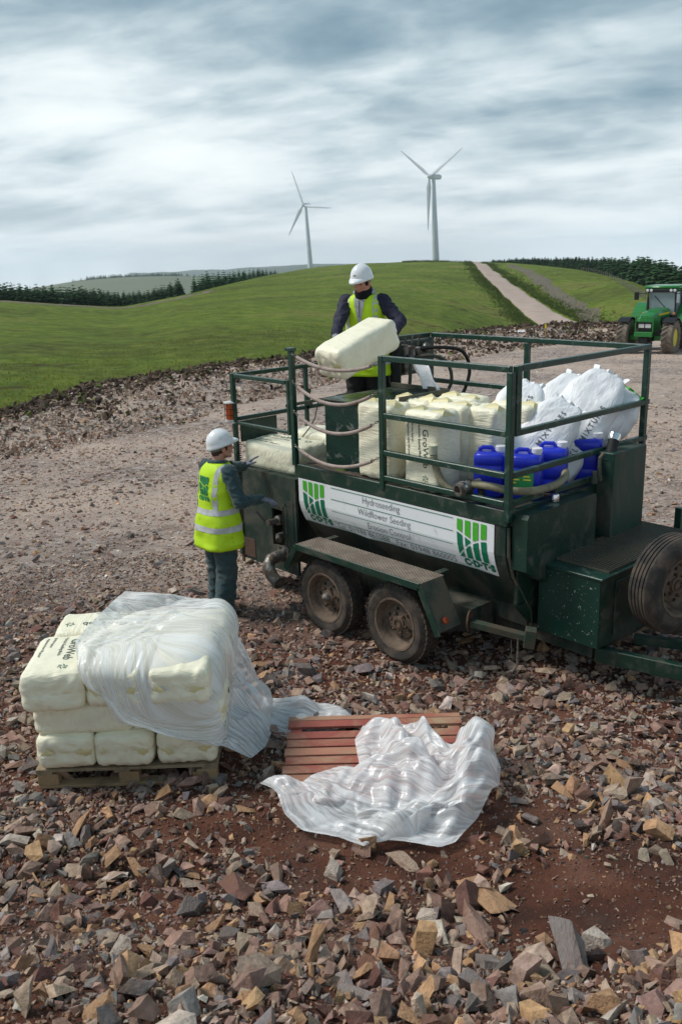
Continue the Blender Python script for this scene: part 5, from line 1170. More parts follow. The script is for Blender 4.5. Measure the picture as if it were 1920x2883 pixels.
# ------------------------------------------------------------------ loose film: small cloth solver
def relax(P, fu, fv, steps, collide, grav=.0006, stiff=.5, damp=.90, bend=.05, seed=0, pin=None, iters=5, amp=.08, env_=None, fold=.5):
    """P smooth start surface; the sheet's own size is larger than P by fu, fv, so it buckles into folds"""
    rg = np.random.default_rng(seed); Vel = np.zeros_like(P); Pin = P.copy()
    S = slice(None)
    cons = [((slice(1, None), S), (slice(None, -1), S), fu, stiff), ((S, slice(1, None)), (S, slice(None, -1)), fv, stiff),
            ((slice(1, None), slice(1, None)), (slice(None, -1), slice(None, -1)), (fu + fv) / 2, stiff * .4), ((slice(1, None), slice(None, -1)), (slice(None, -1), slice(1, None)), (fu + fv) / 2, stiff * .4),
            ((slice(2, None), S), (slice(None, -2), S), fu, bend), ((S, slice(2, None)), (S, slice(None, -2)), fv, bend)]
    cons = [(A, B, np.linalg.norm(P[A] - P[B], axis=-1, keepdims=True) * f, k) for A, B, f, k in cons]
    rest = np.median(cons[0][2])
    nrm = np.cross(np.gradient(P, axis=0), np.gradient(P, axis=1)); nrm /= np.linalg.norm(nrm, axis=-1, keepdims=True) + 1e-9; nrm *= np.sign(nrm[..., 2:3].mean())
    g = np.stack(np.meshgrid(np.linspace(0, 1, P.shape[0]), np.linspace(0, 1, P.shape[1]), indexing='ij'), -1)
    A, B = g[..., 0], g[..., 1]; wa = A + .10 * vnoise(A * 3, B * 3, seed + 2, 3); wb = B + .10 * vnoise(A * 3, B * 3, seed + 5, 3); env = env_(A, B) if env_ else 1.
    c_, s2 = math.cos(fold), math.sin(fold); fa, fb = wa * c_ + wb * s2, wb * c_ - wa * s2; an = 1.3 * vnoise(A * 1.6, B * 1.6, seed + 20, 2); fa, fb = (fa - .5) * np.cos(an) + (fb - .5) * np.sin(an) + .5, (fb - .5) * np.cos(an) - (fa - .5) * np.sin(an) + .5
    # crumple: many straight sharp creases, long ones first, then short local ones
    r1 = 0 * A; r2 = 0 * A
    for i in range(26):
        th = fold + rg.normal(0, .65); px_, py_ = rg.uniform(0, 1, 2); d = (wa - px_) * math.sin(th) - (wb - py_) * math.cos(th); al = (wa - px_) * math.cos(th) + (wb - py_) * math.sin(th)
        r1 = r1 + (1 if i % 2 else -1) * np.maximum(0, 1 - np.abs(d) / rg.uniform(.05, .15)) * np.exp(-(al / rg.uniform(.25, .6)) ** 2)
    for i in range(300):
        th = rg.uniform(0, 6.28) if i % 2 else fold + rg.normal(0, .5); px_, py_ = rg.uniform(0, 1, 2); d = (A - px_) * math.sin(th) - (B - py_) * math.cos(th); al = (A - px_) * math.cos(th) + (B - py_) * math.sin(th)
        r2 = r2 + rg.uniform(-1, 1) * np.maximum(0, 1 - np.abs(d) / rg.uniform(.015, .045)) * np.maximum(0, 1 - np.abs(al) / rg.uniform(.06, .22))
    r1 = r1 / 1.6; r3 = 0
    edge_ = np.minimum(np.minimum(A, 1 - A), np.minimum(B, 1 - B)); ef = np.clip(edge_ / .10, .15, 1)
    P = P + nrm * (amp * env * ef * (.30 + .62 * np.clip(r1, -.5, 1.3) + .36 * r2))[..., None] + rg.normal(size=P.shape) * rest * .10
    for s_ in range(steps):
        old = P.copy(); P = P + Vel; P[..., 2] -= grav
        for _ in range(iters):
            for A, B, l0, k in cons:
                d = P[A] - P[B]; l_ = np.linalg.norm(d, axis=-1, keepdims=True) + 1e-9; c = d * ((l_ - l0) / l_) * .5 * k; P[A] -= c; P[B] += c
            if pin is not None: P[pin] = Pin[pin]
        P = collide(P)
        Vel = (P - old) * damp
        sp_ = np.linalg.norm(Vel, axis=-1, keepdims=True); Vel *= np.minimum(1, rest * .4 / (sp_ + 1e-9))
    return P
def film_mat(name, streak=(3., 70.), lo=.45, hi=.98, tint=(.96, .96, .96)):
    m = bpy.data.materials.new(name); m.use_nodes = True; t = m.node_tree; n = t.nodes; l = t.links; b = n['Principled BSDF']
    b.inputs['Base Color'].default_value = (*tint, 1); b.inputs['Roughness'].default_value = .22; b.inputs['Specular IOR Level'].default_value = .7
    tc = n.new('ShaderNodeTexCoord'); mp = n.new('ShaderNodeMapping'); mp.inputs['Scale'].default_value = (streak[0], streak[1], 1); l.new(tc.outputs['UV'], mp.inputs[0])
    x = n.new('ShaderNodeTexNoise'); x.inputs['Scale'].default_value = 1.0; x.inputs['Detail'].default_value = 6; x.inputs['Roughness'].default_value = .7; x.inputs['Distortion'].default_value = .5; l.new(mp.outputs[0], x.inputs[0])
    mr = n.new('ShaderNodeMapRange'); l.new(x.outputs[0], mr.inputs[0]); mr.inputs[1].default_value = .40; mr.inputs[2].default_value = .58; mr.inputs[3].default_value = lo; mr.inputs[4].default_value = hi
    tr = n.new('ShaderNodeBsdfTransparent'); tl = n.new('ShaderNodeBsdfTranslucent'); tl.inputs[0].default_value = (*tint, 1)
    m1 = n.new('ShaderNodeMixShader'); m1.inputs[0].default_value = .28; l.new(b.outputs[0], m1.inputs[1]); l.new(tl.outputs[0], m1.inputs[2])
    mx = n.new('ShaderNodeMixShader'); l.new(mr.outputs[0], mx.inputs[0]); l.new(tr.outputs[0], mx.inputs[1]); l.new(m1.outputs[0], mx.inputs[2]); l.new(mx.outputs[0], n['Material Output'].inputs[0])
    bp = n.new('ShaderNodeBump'); bp.inputs['Strength'].default_value = .7; bp.inputs['Distance'].default_value = .004; l.new(x.outputs[0], bp.inputs['Height']); l.new(bp.outputs[0], b.inputs['Normal'])
    return m
def film(name, P, m, label, cat='film'):
    nu, nv = P.shape[:2]; me = np_mesh(name, P.reshape(-1, 3), grid_faces(nu, nv)); uv = me.uv_layers.new(name='UVMap'); g = np.stack(np.meshgrid(np.arange(nu) / nu, np.arange(nv) / nv, indexing='ij'), -1).reshape(-1, 2)
    li = np.empty(len(me.loops), np.int32); me.loops.foreach_get('vertex_index', li); uv.data.foreach_set('uv', g[li].astype(np.float32).ravel())
    o = finish(name, me, m, smooth=True); o.modifiers.new('s', 'SUBSURF').levels = 1; o.modifiers['s'].render_levels = 1; return tag(o, label, cat)
Oa, Ua, Va = np.array(O), np.array(U), np.array(Vv); TOPZ = z2_ + .178
def col_stack(lumps):
    hL, hD = PL / 2 + .045, PD / 2 + .045
    def f(P):
        d = P - Oa; a = d @ Ua - PL / 2; b = d @ Va - PD / 2; z = P[..., 2]
        g = .03
        ins = (np.abs(a) < hL) & (np.abs(b) < hD) & (z < TOPZ)
        pa = hL - np.abs(a); pb_ = hD - np.abs(b); pz = TOPZ - z; mn = np.minimum(np.minimum(pa, pb_), pz)
        za = ins & (mn == pz); aa = ins & (mn == pa) & ~za; bb = ins & (mn == pb_) & ~za & ~aa
        P = P.copy(); P[..., 2] = np.where(za, TOPZ, P[..., 2]); P += (np.where(aa, np.sign(a) * pa, 0))[..., None] * Ua + (np.where(bb, np.sign(b) * pb_, 0))[..., None] * Va
        for (c, r) in lumps:
            q = P - c; l_ = np.linalg.norm(q, axis=-1, keepdims=True); P = np.where(l_ < r, c + q / (l_ + 1e-9) * r, P)
        P[..., 2] = np.maximum(P[..., 2], g); return P
    return f
def lumpc(a, b, z, r): return (Oa + Ua * a + Va * b + np.array([0, 0, z]), r)
def closed(pts, n, smooth_=2, seed=0, jit=.0):
    """n points spaced evenly along a closed outline"""
    A = np.array(pts, float); A = np.vstack([A, A[:1]]); d = np.r_[0, np.cumsum(np.linalg.norm(np.diff(A, axis=0), axis=1))]; t = np.linspace(0, d[-1], n, endpoint=False)
    Q = np.stack([np.interp(t, d, A[:, k]) for k in range(3)], -1)
    for _ in range(smooth_): Q = (np.roll(Q, 1, 0) + 2 * Q + np.roll(Q, -1, 0)) / 4
    if jit: rg = np.random.default_rng(seed); r_ = rg.normal(size=Q.shape); r_ = (r_ + np.roll(r_, 1, 0)) * jit; r_[:, 2] *= .3; Q = Q + r_
    return Q
def outline_sheet(sides, n):
    """four sides of an outline (each a list of 3-D points, joined end to end) filled to an n x n grid"""
    E = []
    for sd_ in sides:
        A = np.array(sd_, float); d = np.r_[0, np.cumsum(np.linalg.norm(np.diff(A, axis=0), axis=1))]; t = np.linspace(0, d[-1], n); Q = np.stack([np.interp(t, d, A[:, k]) for k in range(3)], -1)
        for _ in range(2): Q[1:-1] = (Q[:-2] + 2 * Q[1:-1] + Q[2:]) / 4
        E.append(Q)
    bo, ri, to, le = E[0], E[1], E[2][::-1], E[3][::-1]     # bottom u, right v, top u, left v
    u = np.linspace(0, 1, n)[:, None, None]; v = np.linspace(0, 1, n)[None, :, None]
    return (1 - v) * bo[:, None] + v * to[:, None] + (1 - u) * le[None] + u * ri[None] - ((1 - u) * (1 - v) * bo[0] + u * (1 - v) * bo[-1] + (1 - u) * v * to[0] + u * v * to[-1])
def border(n, skip=1):
    m_ = np.zeros((n, n), bool); m_[0, ::skip] = m_[-1, ::skip] = True; m_[::skip, 0] = m_[::skip, -1] = True; return m_
film_m = film_mat('stretch film'); film_m2 = film_mat('stretch film crumpled', (4., 40.), .50, .97)
def sp(a, b, z): return tuple(Oa + Ua * a + Va * b + np.array([0, 0, z]))
lumps = [lumpc(1.30, .45, .40, .16), lumpc(1.33, .75, .2, .16)]
sides = [[sp(.34, .02, TOPZ + .01), sp(.38, -.05, TOPZ - .12), sp(.50, -.05, .66), sp(.56, -.05, .50), sp(.80, -.06, .44), sp(1.08, -.07, .37), sp(1.24, -.05, .30)],
         [sp(1.24, -.05, .30), sp(1.38, .10, .12), sp(1.46, .35, .06), sp(1.50, .6, .06), sp(1.47, .85, .08)],
         [sp(1.47, .85, .08), sp(1.30, 1.06, .45), sp(1.1, 1.06, TOPZ - .05), sp(.8, 1.05, TOPZ + .03), sp(.45, .97, TOPZ + .10)],
         [sp(.45, .97, TOPZ + .10), sp(.40, .75, TOPZ + .10), sp(.30, .5, TOPZ + .04), sp(.27, .25, TOPZ + .03), sp(.34, .02, TOPZ + .01)]]
n_ = 130; P = outline_sheet(sides, n_); P = col_stack(lumps)(P)
for _ in range(12): P[1:-1, 1:-1] = (P[:-2, 1:-1] + P[2:, 1:-1] + P[1:-1, :-2] + P[1:-1, 2:]) / 4; P = col_stack(lumps)(P)
P = relax(P, 1.04, 1.06, 3, col_stack(lumps), grav=.0002, seed=4, amp=.11, fold=.6, env_=lambda A, B: .45 + 2.2 * np.exp(-((A - .22) / .16) ** 2 - ((B - .82) / .2) ** 2) + .7 * np.exp(-((A - .45) / .2) ** 2 - ((B - .55) / .2) ** 2), pin=border(n_, 2)); film('loose_film', P, film_m, 'torn translucent film draped over the right side of the bag stack')
sides = [[sp(1.44, .55, .05), sp(1.6, .5, .04), sp(1.85, .45, .05)], [sp(1.85, .45, .05), sp(2.1, .7, .05), sp(2.0, .9, .04)], [sp(2.0, .9, .04), sp(1.7, 1.0, .04), sp(1.4, 1.1, .05)], [sp(1.4, 1.1, .05), sp(1.38, .8, .06), sp(1.44, .55, .05)]]
def colg(P): P = P.copy(); P[..., 2] = np.maximum(P[..., 2], .03); return P
P = relax(outline_sheet(sides, 46), 1.05, 1.05, 3, colg, seed=8, grav=.0002, amp=.12, pin=border(46, 3)); film('film_scrap', P, film_m, 'wad of clear film on the stones between the bag stack and the red pallet')
O2a, U2a, V2a = np.array(O2), np.array(U2), np.array(V2)
def col_red(lumps):
    def f(P):
        d = P - O2a; a = d @ U2a; b = d @ V2a; P = P.copy(); da = np.maximum(np.maximum(-.05 - a, a - 1.28), 0); db = np.maximum(np.maximum(-.02 - b, b - 1.04), 0); g = .170 - .55 * np.hypot(da, db); g = np.maximum(g, ground_z(P[..., 0].ravel(), P[..., 1].ravel()).reshape(g.shape) + .055)
        for (c, r) in lumps:
            q = P - c; l_ = np.linalg.norm(q, axis=-1, keepdims=True); P = np.where(l_ < r, c + q / (l_ + 1e-9) * r, P)
        P[..., 2] = np.maximum(P[..., 2], g); return P
    return f
cc_ = onz(885, 1830, .1); dd_ = np.array([(Vector(cc_) - O2).dot(U2), (Vector(cc_) - O2).dot(V2)])
def rl(vx, vy, z, r): p = onz(vx, vy, z); return (np.array(p), r)
def gp(x, y, z=None): return tuple(onz(x, y, z) if z is not None else hit(x, y, 2, 15)[0] + Vector((0, 0, .06)))
sides = [[gp(600, 1842), gp(640, 1880), gp(655, 1905), gp(700, 1930), gp(780, 1945), gp(838, 1968), gp(865, 1950), gp(930, 1955), gp(1010, 1968), gp(1045, 1958)],
         [gp(1045, 1958), gp(1100, 1900), gp(1146, 1850), gp(1150, 1800), gp(1130, 1745), gp(1095, 1705), gp(1062, 1690, .15)],
         [gp(1062, 1690, .15), gp(1035, 1735, .16), gp(985, 1705, .16), gp(955, 1672, .17), gp(900, 1668, .17), gp(835, 1668, .17)],
         [gp(835, 1668, .17), gp(815, 1700, .17), gp(828, 1770, .16), gp(780, 1765, .16), gp(720, 1790, .14), gp(695, 1815, .12), gp(660, 1810, .08), gp(600, 1842)]]
cr_ = col_red([])
n_ = 140; P = outline_sheet(sides, n_); P = cr_(P)
P = relax(P, 1.05, 1.08, 3, cr_, amp=.24, fold=-.6, grav=.0002, env_=lambda A, B: .65 + .9 * np.exp(-((A - .35) / .18) ** 2 - ((B - .75) / .2) ** 2) + .5 * np.exp(-((A - .85) / .14) ** 2 - ((B - .6) / .25) ** 2) - .5 * np.exp(-((A - .66) / .07) ** 2 - ((B - .45) / .10) ** 2), seed=14, pin=border(n_, 2))
film('crumpled_film', P, film_m2, 'large crumpled heap of white stretch film spilling over the red pallet')

# ------------------------------------------------------------------ load on the trailer
upM = Matrix(((0, 1, 0), (0, 0, -1), (-1, 0, 0)))   # local x down, y to +X, z to -Y
def upbag(x, y, z, rz, i, label, text=False, tilt=0, scale=(1, 1, 1)):
    return bag((x, y, z), zrot(rz) @ Matrix.Rotation(tilt, 3, 'Y') @ upM, UP[i], label, 'cream bags standing on the trailer deck', text, scale=scale)
upbag(-1.50, .20, 1.405 + .335, .02, 0, 'cream bag standing beside the hatch box behind the safety chains', tilt=.01)
upbag(-.93, .19, 1.405 + .325, -.06, 1, 'cream printed bag standing at the rail, lettering running down its face', True, tilt=-.02)
upbag(-1.42, .56, 1.405 + .33, .05, 2, 'cream bag standing in the second row behind the one beside the hatch box'); upbag(-.98, .53, 1.405 + .34, .02, 3, 'cream bag standing in the second row behind the printed bag')
upbag(-.76, .62, 1.405 + .325, .12, 0, 'cream bag standing right of the printed bag, half hidden by it', tilt=.02); upbag(-.62, .92, 1.405 + .33, .05, 1, 'rightmost cream bag standing next to the white sacks', tilt=.02)
upbag(-1.20, .90, 1.405 + .33, .05, 3, 'cream bag standing in the third row of the deck load')
bag((-3.00, .29, 1.25 + .135), m3((1, .03, .0), (0, -.05, 1)), VAR[2], 'cream bag on the locker roof being pushed by the man in the green jacket', 'cream bags lying on the locker roof', True, scale=(1.30, 1.08, 1.05))
bag((-3.02, .86, 1.25 + .15), m3((1, .05, .0), (0, 0, 1)), VAR[4], 'cream bag lying at the back of the locker roof behind the front one', 'cream bags lying on the locker roof', False, scale=(1.2, 1.1, 1.12))
cb = (atd(762, 826, 8.12) + atd(880, 774, 8.42)) / 2; ax_ = (atd(880, 764, 8.42) - atd(762, 834, 8.12)).normalized()
CARRY = cb; bag(cb, m3(ax_, (.0, -.55, .8)), VAR[1], 'cream bag carried in both hands by the worker standing on the trailer', None, scale=(1.16, .92, 1.08))
# white woven sacks
sackw = mat('white woven sack', (.86, .86, .86), .5, c2=(.80, .80, .82), nscale=3, bump=1.0, bscale=120, bstretch=(9, 22, 12), spec=.4)
def sack_mesh(seed, L_=.95, W_=.42, H_=.15):
    P, F_ = rbox(L_, W_, H_, seed, n=(36, 20, 8), rad=.065, bulge=.03, wr=.008, endw=.9)
    t = np.clip((P[:, 0] / (L_ / 2) - .55) / .45, 0, 1); P[:, 2] *= 1 - .75 * t ** 1.5; P[:, 1] *= 1 - .38 * t ** 1.2 + .03 * np.sin(seed)
    for i, p in enumerate(P):
        n_ = noise.fractal(Vector((p[0] * 4 + seed, p[1] * 5, p[2] * 5 + seed)), 1, 2, 3); P[i, 2] += .010 * n_; P[i, 1] += .008 * n_
        P[i, 2] += .012 * abs(noise.noise(Vector((p[0] * 12 + p[1] * 9 + seed, p[1] * 4 - p[0] * 6, seed)))) * (1 if p[2] > 0 else -1)
    me = np_mesh('sack_body', P, F_); me.polygons.foreach_set('use_smooth', np.ones(len(me.polygons), bool)); me.materials.append(sackw); return me
SM_ = [sack_mesh(i + 60) for i in range(3)]; gr_flap = mat('bright green print', (.05, .38, .03), .5)
st_geo = text_geo('CASTLE MIXTURES', .062, spacing=1.35, bold=.001); ink_b = mat('sack print', (.13, .14, .16), .6)
def sack(a, b, nrm, i, label, ty=-.04, text=True, w=1., th=1., green_=False):
    a = Vector(a); b = Vector(b); d = (b - a); L_ = d.length; e = empty('seed_sack', (0, 0, 0), 0, label, 'sack', 'white woven sacks at the right end of the deck')
    Mx = m3(d, nrm).to_4x4(); Mx.translation = (a + b) / 2; sx = L_ / .95; e.matrix_world = Mx @ Matrix.Diagonal((sx, w, th, 1))
    me = SM_[i % 3]; o = bpy.data.objects.new('sack_body', me); COL.objects.link(o); o.parent = e
    m = MB(); rg = np.random.default_rng(i); V_ = []
    for j in range(13):
        y = (j / 12 - .5) * .27; f_ = .012 * math.sin(j * 1.9 + i)
        V_ += [(.455, y, .0 + f_), (.485, y * 1.12, f_ * 1.6), (.500 + .006 * math.sin(j * 1.1 + i), y * 1.15, f_ * 1.8)]
    m.add(V_, [q for j in range(12) for q in ((3 * j, 3 * j + 1, 3 * j + 4, 3 * j + 3), (3 * j + 1, 3 * j + 2, 3 * j + 5, 3 * j + 4))]); m.build('sack_mouth', gr_flap if green_ else sackw, e, True, fix=False)
    if text:
        bv = BVHTree.FromPolygons([v.co.copy() for v in me.vertices], [tuple(p.vertices) for p in me.polygons])
        def fn(x, y):
            h = bv.ray_cast(Vector((x, y, .5)), Vector((0, 0, -1))); return (h[0] if h[0] else Vector((x, y, .08))) + Vector((0, 0, .003))
        map_mesh('lettering', *st_geo, lambda x, y: fn(-.42 + x / sx, ty + y), ink_b, o, .05)
    return e
nv_ = Vector((.45, -.75, .45))
sack((-.62, .62, 1.50), (-.66, 1.12, 2.20), nv_, 0, 'white sack standing upright next to the rightmost cream bag', -.10, w=.95)
sack((-.62, .98, 1.50), (-.47, 1.62, 2.20), nv_, 1, 'white sack leaning right, second from the cream bags', -.06)
sack((-.46, .60, 1.47), (-.24, 1.12, 2.06), nv_, 2, 'white sack leaning right in front, just above the blue drums', -.05, w=.95)
sack((-.38, .98, 1.47), (-.24, 1.72, 2.24), nv_, 1, 'biggest and tallest white sack leaning against the far corner of the rails', -.14, w=1.1, th=1.2)
sack((-.22, 1.80, 1.98), (-.36, 1.22, 1.74), Vector((.5, -.6, .6)), 0, 'white sack lying near the end rail with its lettering upside down', -.03, w=.95, th=1.)
sack((-.45, 1.50, 1.50), (-.12, 1.84, 2.10), Vector((.5, -.5, .8)), 2, 'white sack slumped behind at the far corner with a bright green mouth', text=False, green_=True)
m = MB(); V_ = []
for i in range(12):
    for j in range(16):
        u, v = i / 11, j / 15; p = Vector((-2.0 + .24 * u + .22 * v, 1.03 + .03 * math.sin(u * 9 + v * 3) - .015 * v, 2.34 - .26 * v - .02 * u + .01 * math.sin(v * 11 + u * 5))); V_.append(p)
m.add(V_, [tuple(f) for f in grid_faces(12, 16)]); es = m.build('empty_sack', sackw, None, True, fix=False); sm_ = es.modifiers.new('t', 'SOLIDIFY'); sm_.thickness = .012
tag(es, 'empty white sack hanging over the rim of the hatch box behind the standing worker', 'sack')
# blue drums
blue = mat('blue plastic', (.010, .026, .50), .35, c2=(.014, .034, .56), nscale=5, bump=.08, bscale=40, spec=.5); capm = mat('white cap', (.78, .78, .80), .4)
def drum(x, y, z, rz, label, lab=False, s_=1.):
    e = empty('blue_drum', (x, y, z), rz, label, 'drum', 'blue plastic drums at the deck corner'); w, d, h = .125 * s_, .115 * s_, .36 * s_
    V_ = []; F_ = []; n_ = 28
    def ring(a, b, z_, rr_=.35, dz=0):
        for k in range(n_):
            t = 2 * math.pi * k / n_; c, s2 = math.cos(t), math.sin(t); p = 4.5 if rr_ < 1 else 2
            V_.append((a * math.copysign(abs(c) ** (2 / p), c), b * math.copysign(abs(s2) ** (2 / p), s2), z_))
    st_ = [(w * .86, d * .86, 0), (w * .97, d * .97, .012), (w, d, .03), (w, d, .10), (w * .985, d * .985, .105), (w * .985, d * .985, .115), (w, d, .12), (w, d, h * .70), (w * .985, d * .985, h * .71), (w * .985, d * .985, h * .74), (w, d, h * .75), (w, d, h * .88), (w * .96, d * .96, h * .945), (w * .84, d * .84, h * .985), (w * .5, d * .5, h * .995)]
    for q in st_: ring(*q)
    for i in range(len(st_) - 1):
        for k in range(n_): F_.append((i * n_ + k, i * n_ + (k + 1) % n_, (i + 1) * n_ + (k + 1) % n_, (i + 1) * n_ + k))
    F_.append(tuple(range(n_))[::-1]); F_.append(tuple((len(st_) - 1) * n_ + k for k in range(n_)))
    m = MB(); m.add(V_, F_); m.build('drum_body', blue, e, True, 60)
    m = MB(); m.tube([(-w * .72, 0, h * .95), (-w * .70, 0, h * 1.035), (-w * .5, 0, h * 1.075), (w * .05, 0, h * 1.075), (w * .2, 0, h * 1.02), (w * .2, 0, h * .97)], .017, 8); m.build('handle', blue, e, True)
    m = MB(); m.lathe([(.033, 0), (.033, .018), (.042, .02), (.042, .052), (.038, .056), (0, .057)], (w * .62, 0, h * .97), Vector((0, 0, 1)), 22); m.build('cap', capm, e, True, 40)
    if lab:
        m = MB(); m.box((-w * .82, -d - .002, h * .17), (w * .6, -d - .0005, h * .68)); lb = m.build('label', mat('label green', (.03, .26, .09), .5), e)
        yl = mat('label yellow', (.65, .6, .05), .5); pr_ = MB()
        for k, (a_, w_) in enumerate([(0, .055), (0, .07), (0, .06), (0, .035), (.09, .05), (.09, .06)]):
            zz = h * .60 - (k if k < 4 else k - 3) * .026; pm_ = MB(); pm_.box((-w * .74 + a_, -d - .0035, zz), (-w * .74 + a_ + w_, -d - .0025, zz + .011)); pm_.build('print_line', yl, lb)
    return e
drum(-.44, .34, 1.405, .45, 'blue drum standing left of the rail corner post')
drum(-.17, .45, 1.405, .45, 'blue drum with a green label just right of the rail corner post', True); drum(-.16, .78, 1.405, .5, 'blue drum partly behind the labelled one'); drum(-.15, 1.28, 1.405, .5, 'blue drum standing alone nearest to the tall tank')
# ------------------------------------------------------------------ people
def sph(mb, c, r, n=14):
    rx, ry, rz = r if hasattr(r, '__len__') else (r, r, r); V_ = []; F_ = []; m_ = n // 2 + 1
    for i in range(1, m_):
        t = math.pi * i / m_
        for k in range(n): a = 2 * math.pi * k / n; V_.append((c[0] + rx * math.sin(t) * math.cos(a), c[1] + ry * math.sin(t) * math.sin(a), c[2] + rz * math.cos(t)))
    for i in range(m_ - 2):
        for k in range(n): F_.append((i * n + k, (i + 1) * n + k, (i + 1) * n + (k + 1) % n, i * n + (k + 1) % n))
    o = len(V_); V_ += [(c[0], c[1], c[2] + rz), (c[0], c[1], c[2] - rz)]
    for k in range(n): F_.append((o, k, (k + 1) % n)); F_.append((o + 1, (m_ - 2) * n + (k + 1) % n, (m_ - 2) * n + k))
    mb.add(V_, F_)
def limb(mb, pts, rad, n=14):
    for i in range(len(pts) - 1):
        a, b = Vector(pts[i]), Vector(pts[i + 1]); r0, r1 = rad[i], rad[i + 1]; mb.tube([a.lerp(b, t) for t in (0, .5, 1)], [r0, (r0 + r1) / 2, r1], n)
    for p, r in zip(pts, rad): sph(mb, Vector(p), r, n)
def loft(mb, rings, n=28, cap=True, p=2.4):
    V_ = []; F_ = []
    for (cx, cy, z, rx, ry) in rings:
        for k in range(n):
            t = 2 * math.pi * k / n; c, s_ = math.cos(t), math.sin(t); V_.append((cx + rx * math.copysign(abs(c) ** (2 / p), c), cy + ry * math.copysign(abs(s_) ** (2 / p), s_), z))
    for i in range(len(rings) - 1):
        for k in range(n): F_.append((i * n + k, i * n + (k + 1) % n, (i + 1) * n + (k + 1) % n, (i + 1) * n + k))
    if cap: F_.append(tuple(range(n))[::-1]); F_.append(tuple((len(rings) - 1) * n + k for k in range(n)))
    mb.add(V_, F_)
def fuse(name, mb, voxel, m, parent, wr=0., ws=9., sm=3, xf=None, seed=0, aniso=(1, 1, 1)):
    """one continuous skin round everything in mb"""
    me = mb.mesh(name); o = bpy.data.objects.new(name, me); COL.objects.link(o)
    r_ = o.modifiers.new('r', 'REMESH'); r_.mode = 'VOXEL'; r_.voxel_size = voxel; r_.use_smooth_shade = True
    s_ = o.modifiers.new('s', 'SMOOTH'); s_.iterations = sm; s_.factor = .6
    dg = bpy.context.evaluated_depsgraph_get(); me2 = bpy.data.meshes.new_from_object(o.evaluated_get(dg)); bpy.data.objects.remove(o); me2.name = name
    if wr:
        n_ = len(me2.vertices); co = np.empty(n_ * 3, np.float32); me2.vertices.foreach_get('co', co); co = co.reshape(-1, 3); nr = np.empty(n_ * 3, np.float32); me2.vertices.foreach_get('normal', nr); nr = nr.reshape(-1, 3)
        d = np.zeros(n_)
        for i, p in enumerate(co):
            q = Vector((p[0] * ws * aniso[0] + seed, p[1] * ws * aniso[1], p[2] * ws * aniso[2])); d[i] = wr * (noise.fractal(q, 1, 2, 2) * .8 + 1.3 * (max(0, 1 - 3 * abs(noise.noise(q * .8 + Vector((7, seed, 3)))))) - .3)
        me2.vertices.foreach_set('co', (co + nr * d[:, None]).astype(np.float32).ravel())
    me2.materials.clear(); me2.materials.append(m)
    if xf is not None: me2.transform(xf)
    ob = bpy.data.objects.new(name, me2); COL.objects.link(ob); ob.parent = parent; return ob
def ik(s, h, l1, l2, pole):
    s, h = Vector(s), Vector(h); d = h - s; L_ = min(d.length, (l1 + l2) * .999); dn = d.normalized(); a = (l1 * l1 - l2 * l2 + L_ * L_) / (2 * L_); hh = math.sqrt(max(0, l1 * l1 - a * a))
    p = Vector(pole); p = (p - dn * p.dot(dn)).normalized(); return s + dn * a + p * hh, s + dn * L_
def hand(mb, wrist, d, nrm, side, curl, k=1., spread=.10):
    """palm and five fingers; d: along the hand, nrm: out of the back of the hand, side: +1 when the thumb lies towards d x nrm"""
    d = Vector(d).normalized(); nrm = Vector(nrm); nrm = (nrm - d * nrm.dot(d)).normalized(); t = d.cross(nrm) * side; w = Vector(wrist)
    limb(mb, [w, w + d * .03], [.026 * k, .027 * k], 10)
    for a in (-.030, -.010, .010, .028): limb(mb, [w + d * .02 + t * a * .8, w + d * .085 + t * a], [.017 * k, .0145 * k], 8)
    for i, (a, L_, r) in enumerate([(.030, .072, .0098), (.0100, .080, .0100), (-.0105, .074, .0096), (-.030, .058, .0085)]):
        p = w + d * .085 + t * a; dd = (d + t * a * spread * 60 * .18).normalized(); pts = [p]; c = 0
        for j, f in enumerate((.46, .31, .23)):
            c += curl * (1.0 + .12 * i) * (.8, 1.1, .7)[j]; q = dd * math.cos(c) - nrm * math.sin(c); pts.append(pts[-1] + q * (L_ * f))
        limb(mb, pts, [r * k * 1.08, r * k, r * k * .92, r * k * .82], 8)
    p = w + d * .025 + t * .026; q1 = (d * .55 + t * .8 - nrm * .35).normalized(); q2 = (d * .85 + t * .35 - nrm * .45).normalized()
    limb(mb, [p, p + q1 * .040, p + q1 * .040 + q2 * .032, p + q1 * .04 + q2 * .055], [.016 * k, .0135 * k, .0115 * k, .0095 * k], 8)
skin = mat('skin', (.50, .25, .17), .5, c2=(.56, .25, .17), nscale=14, spec=.4); skin.node_tree.nodes['Principled BSDF'].inputs['Subsurface Weight'].default_value = .08
hivis = mat('hi vis yellow', (.50, .78, .010), .6, c2=(.56, .80, .02), nscale=6, bump=.3, bscale=30); hivis_d = mat('dirty hi vis', (.50, .78, .012), .6, c2=(.52, .76, .02), nscale=6, dirt=((.16, .19, .03), .75, 22.), dband=(.61, .68), bump=.3, bscale=30)
refl = mat('reflective tape', (.60, .60, .60), .4, c2=(.48, .48, .50), nscale=20, dirt=((.3, .3, .28), .5, 12.)); white_h = mat('helmet white', (.82, .83, .84), .28, spec=.5, coat=.3)
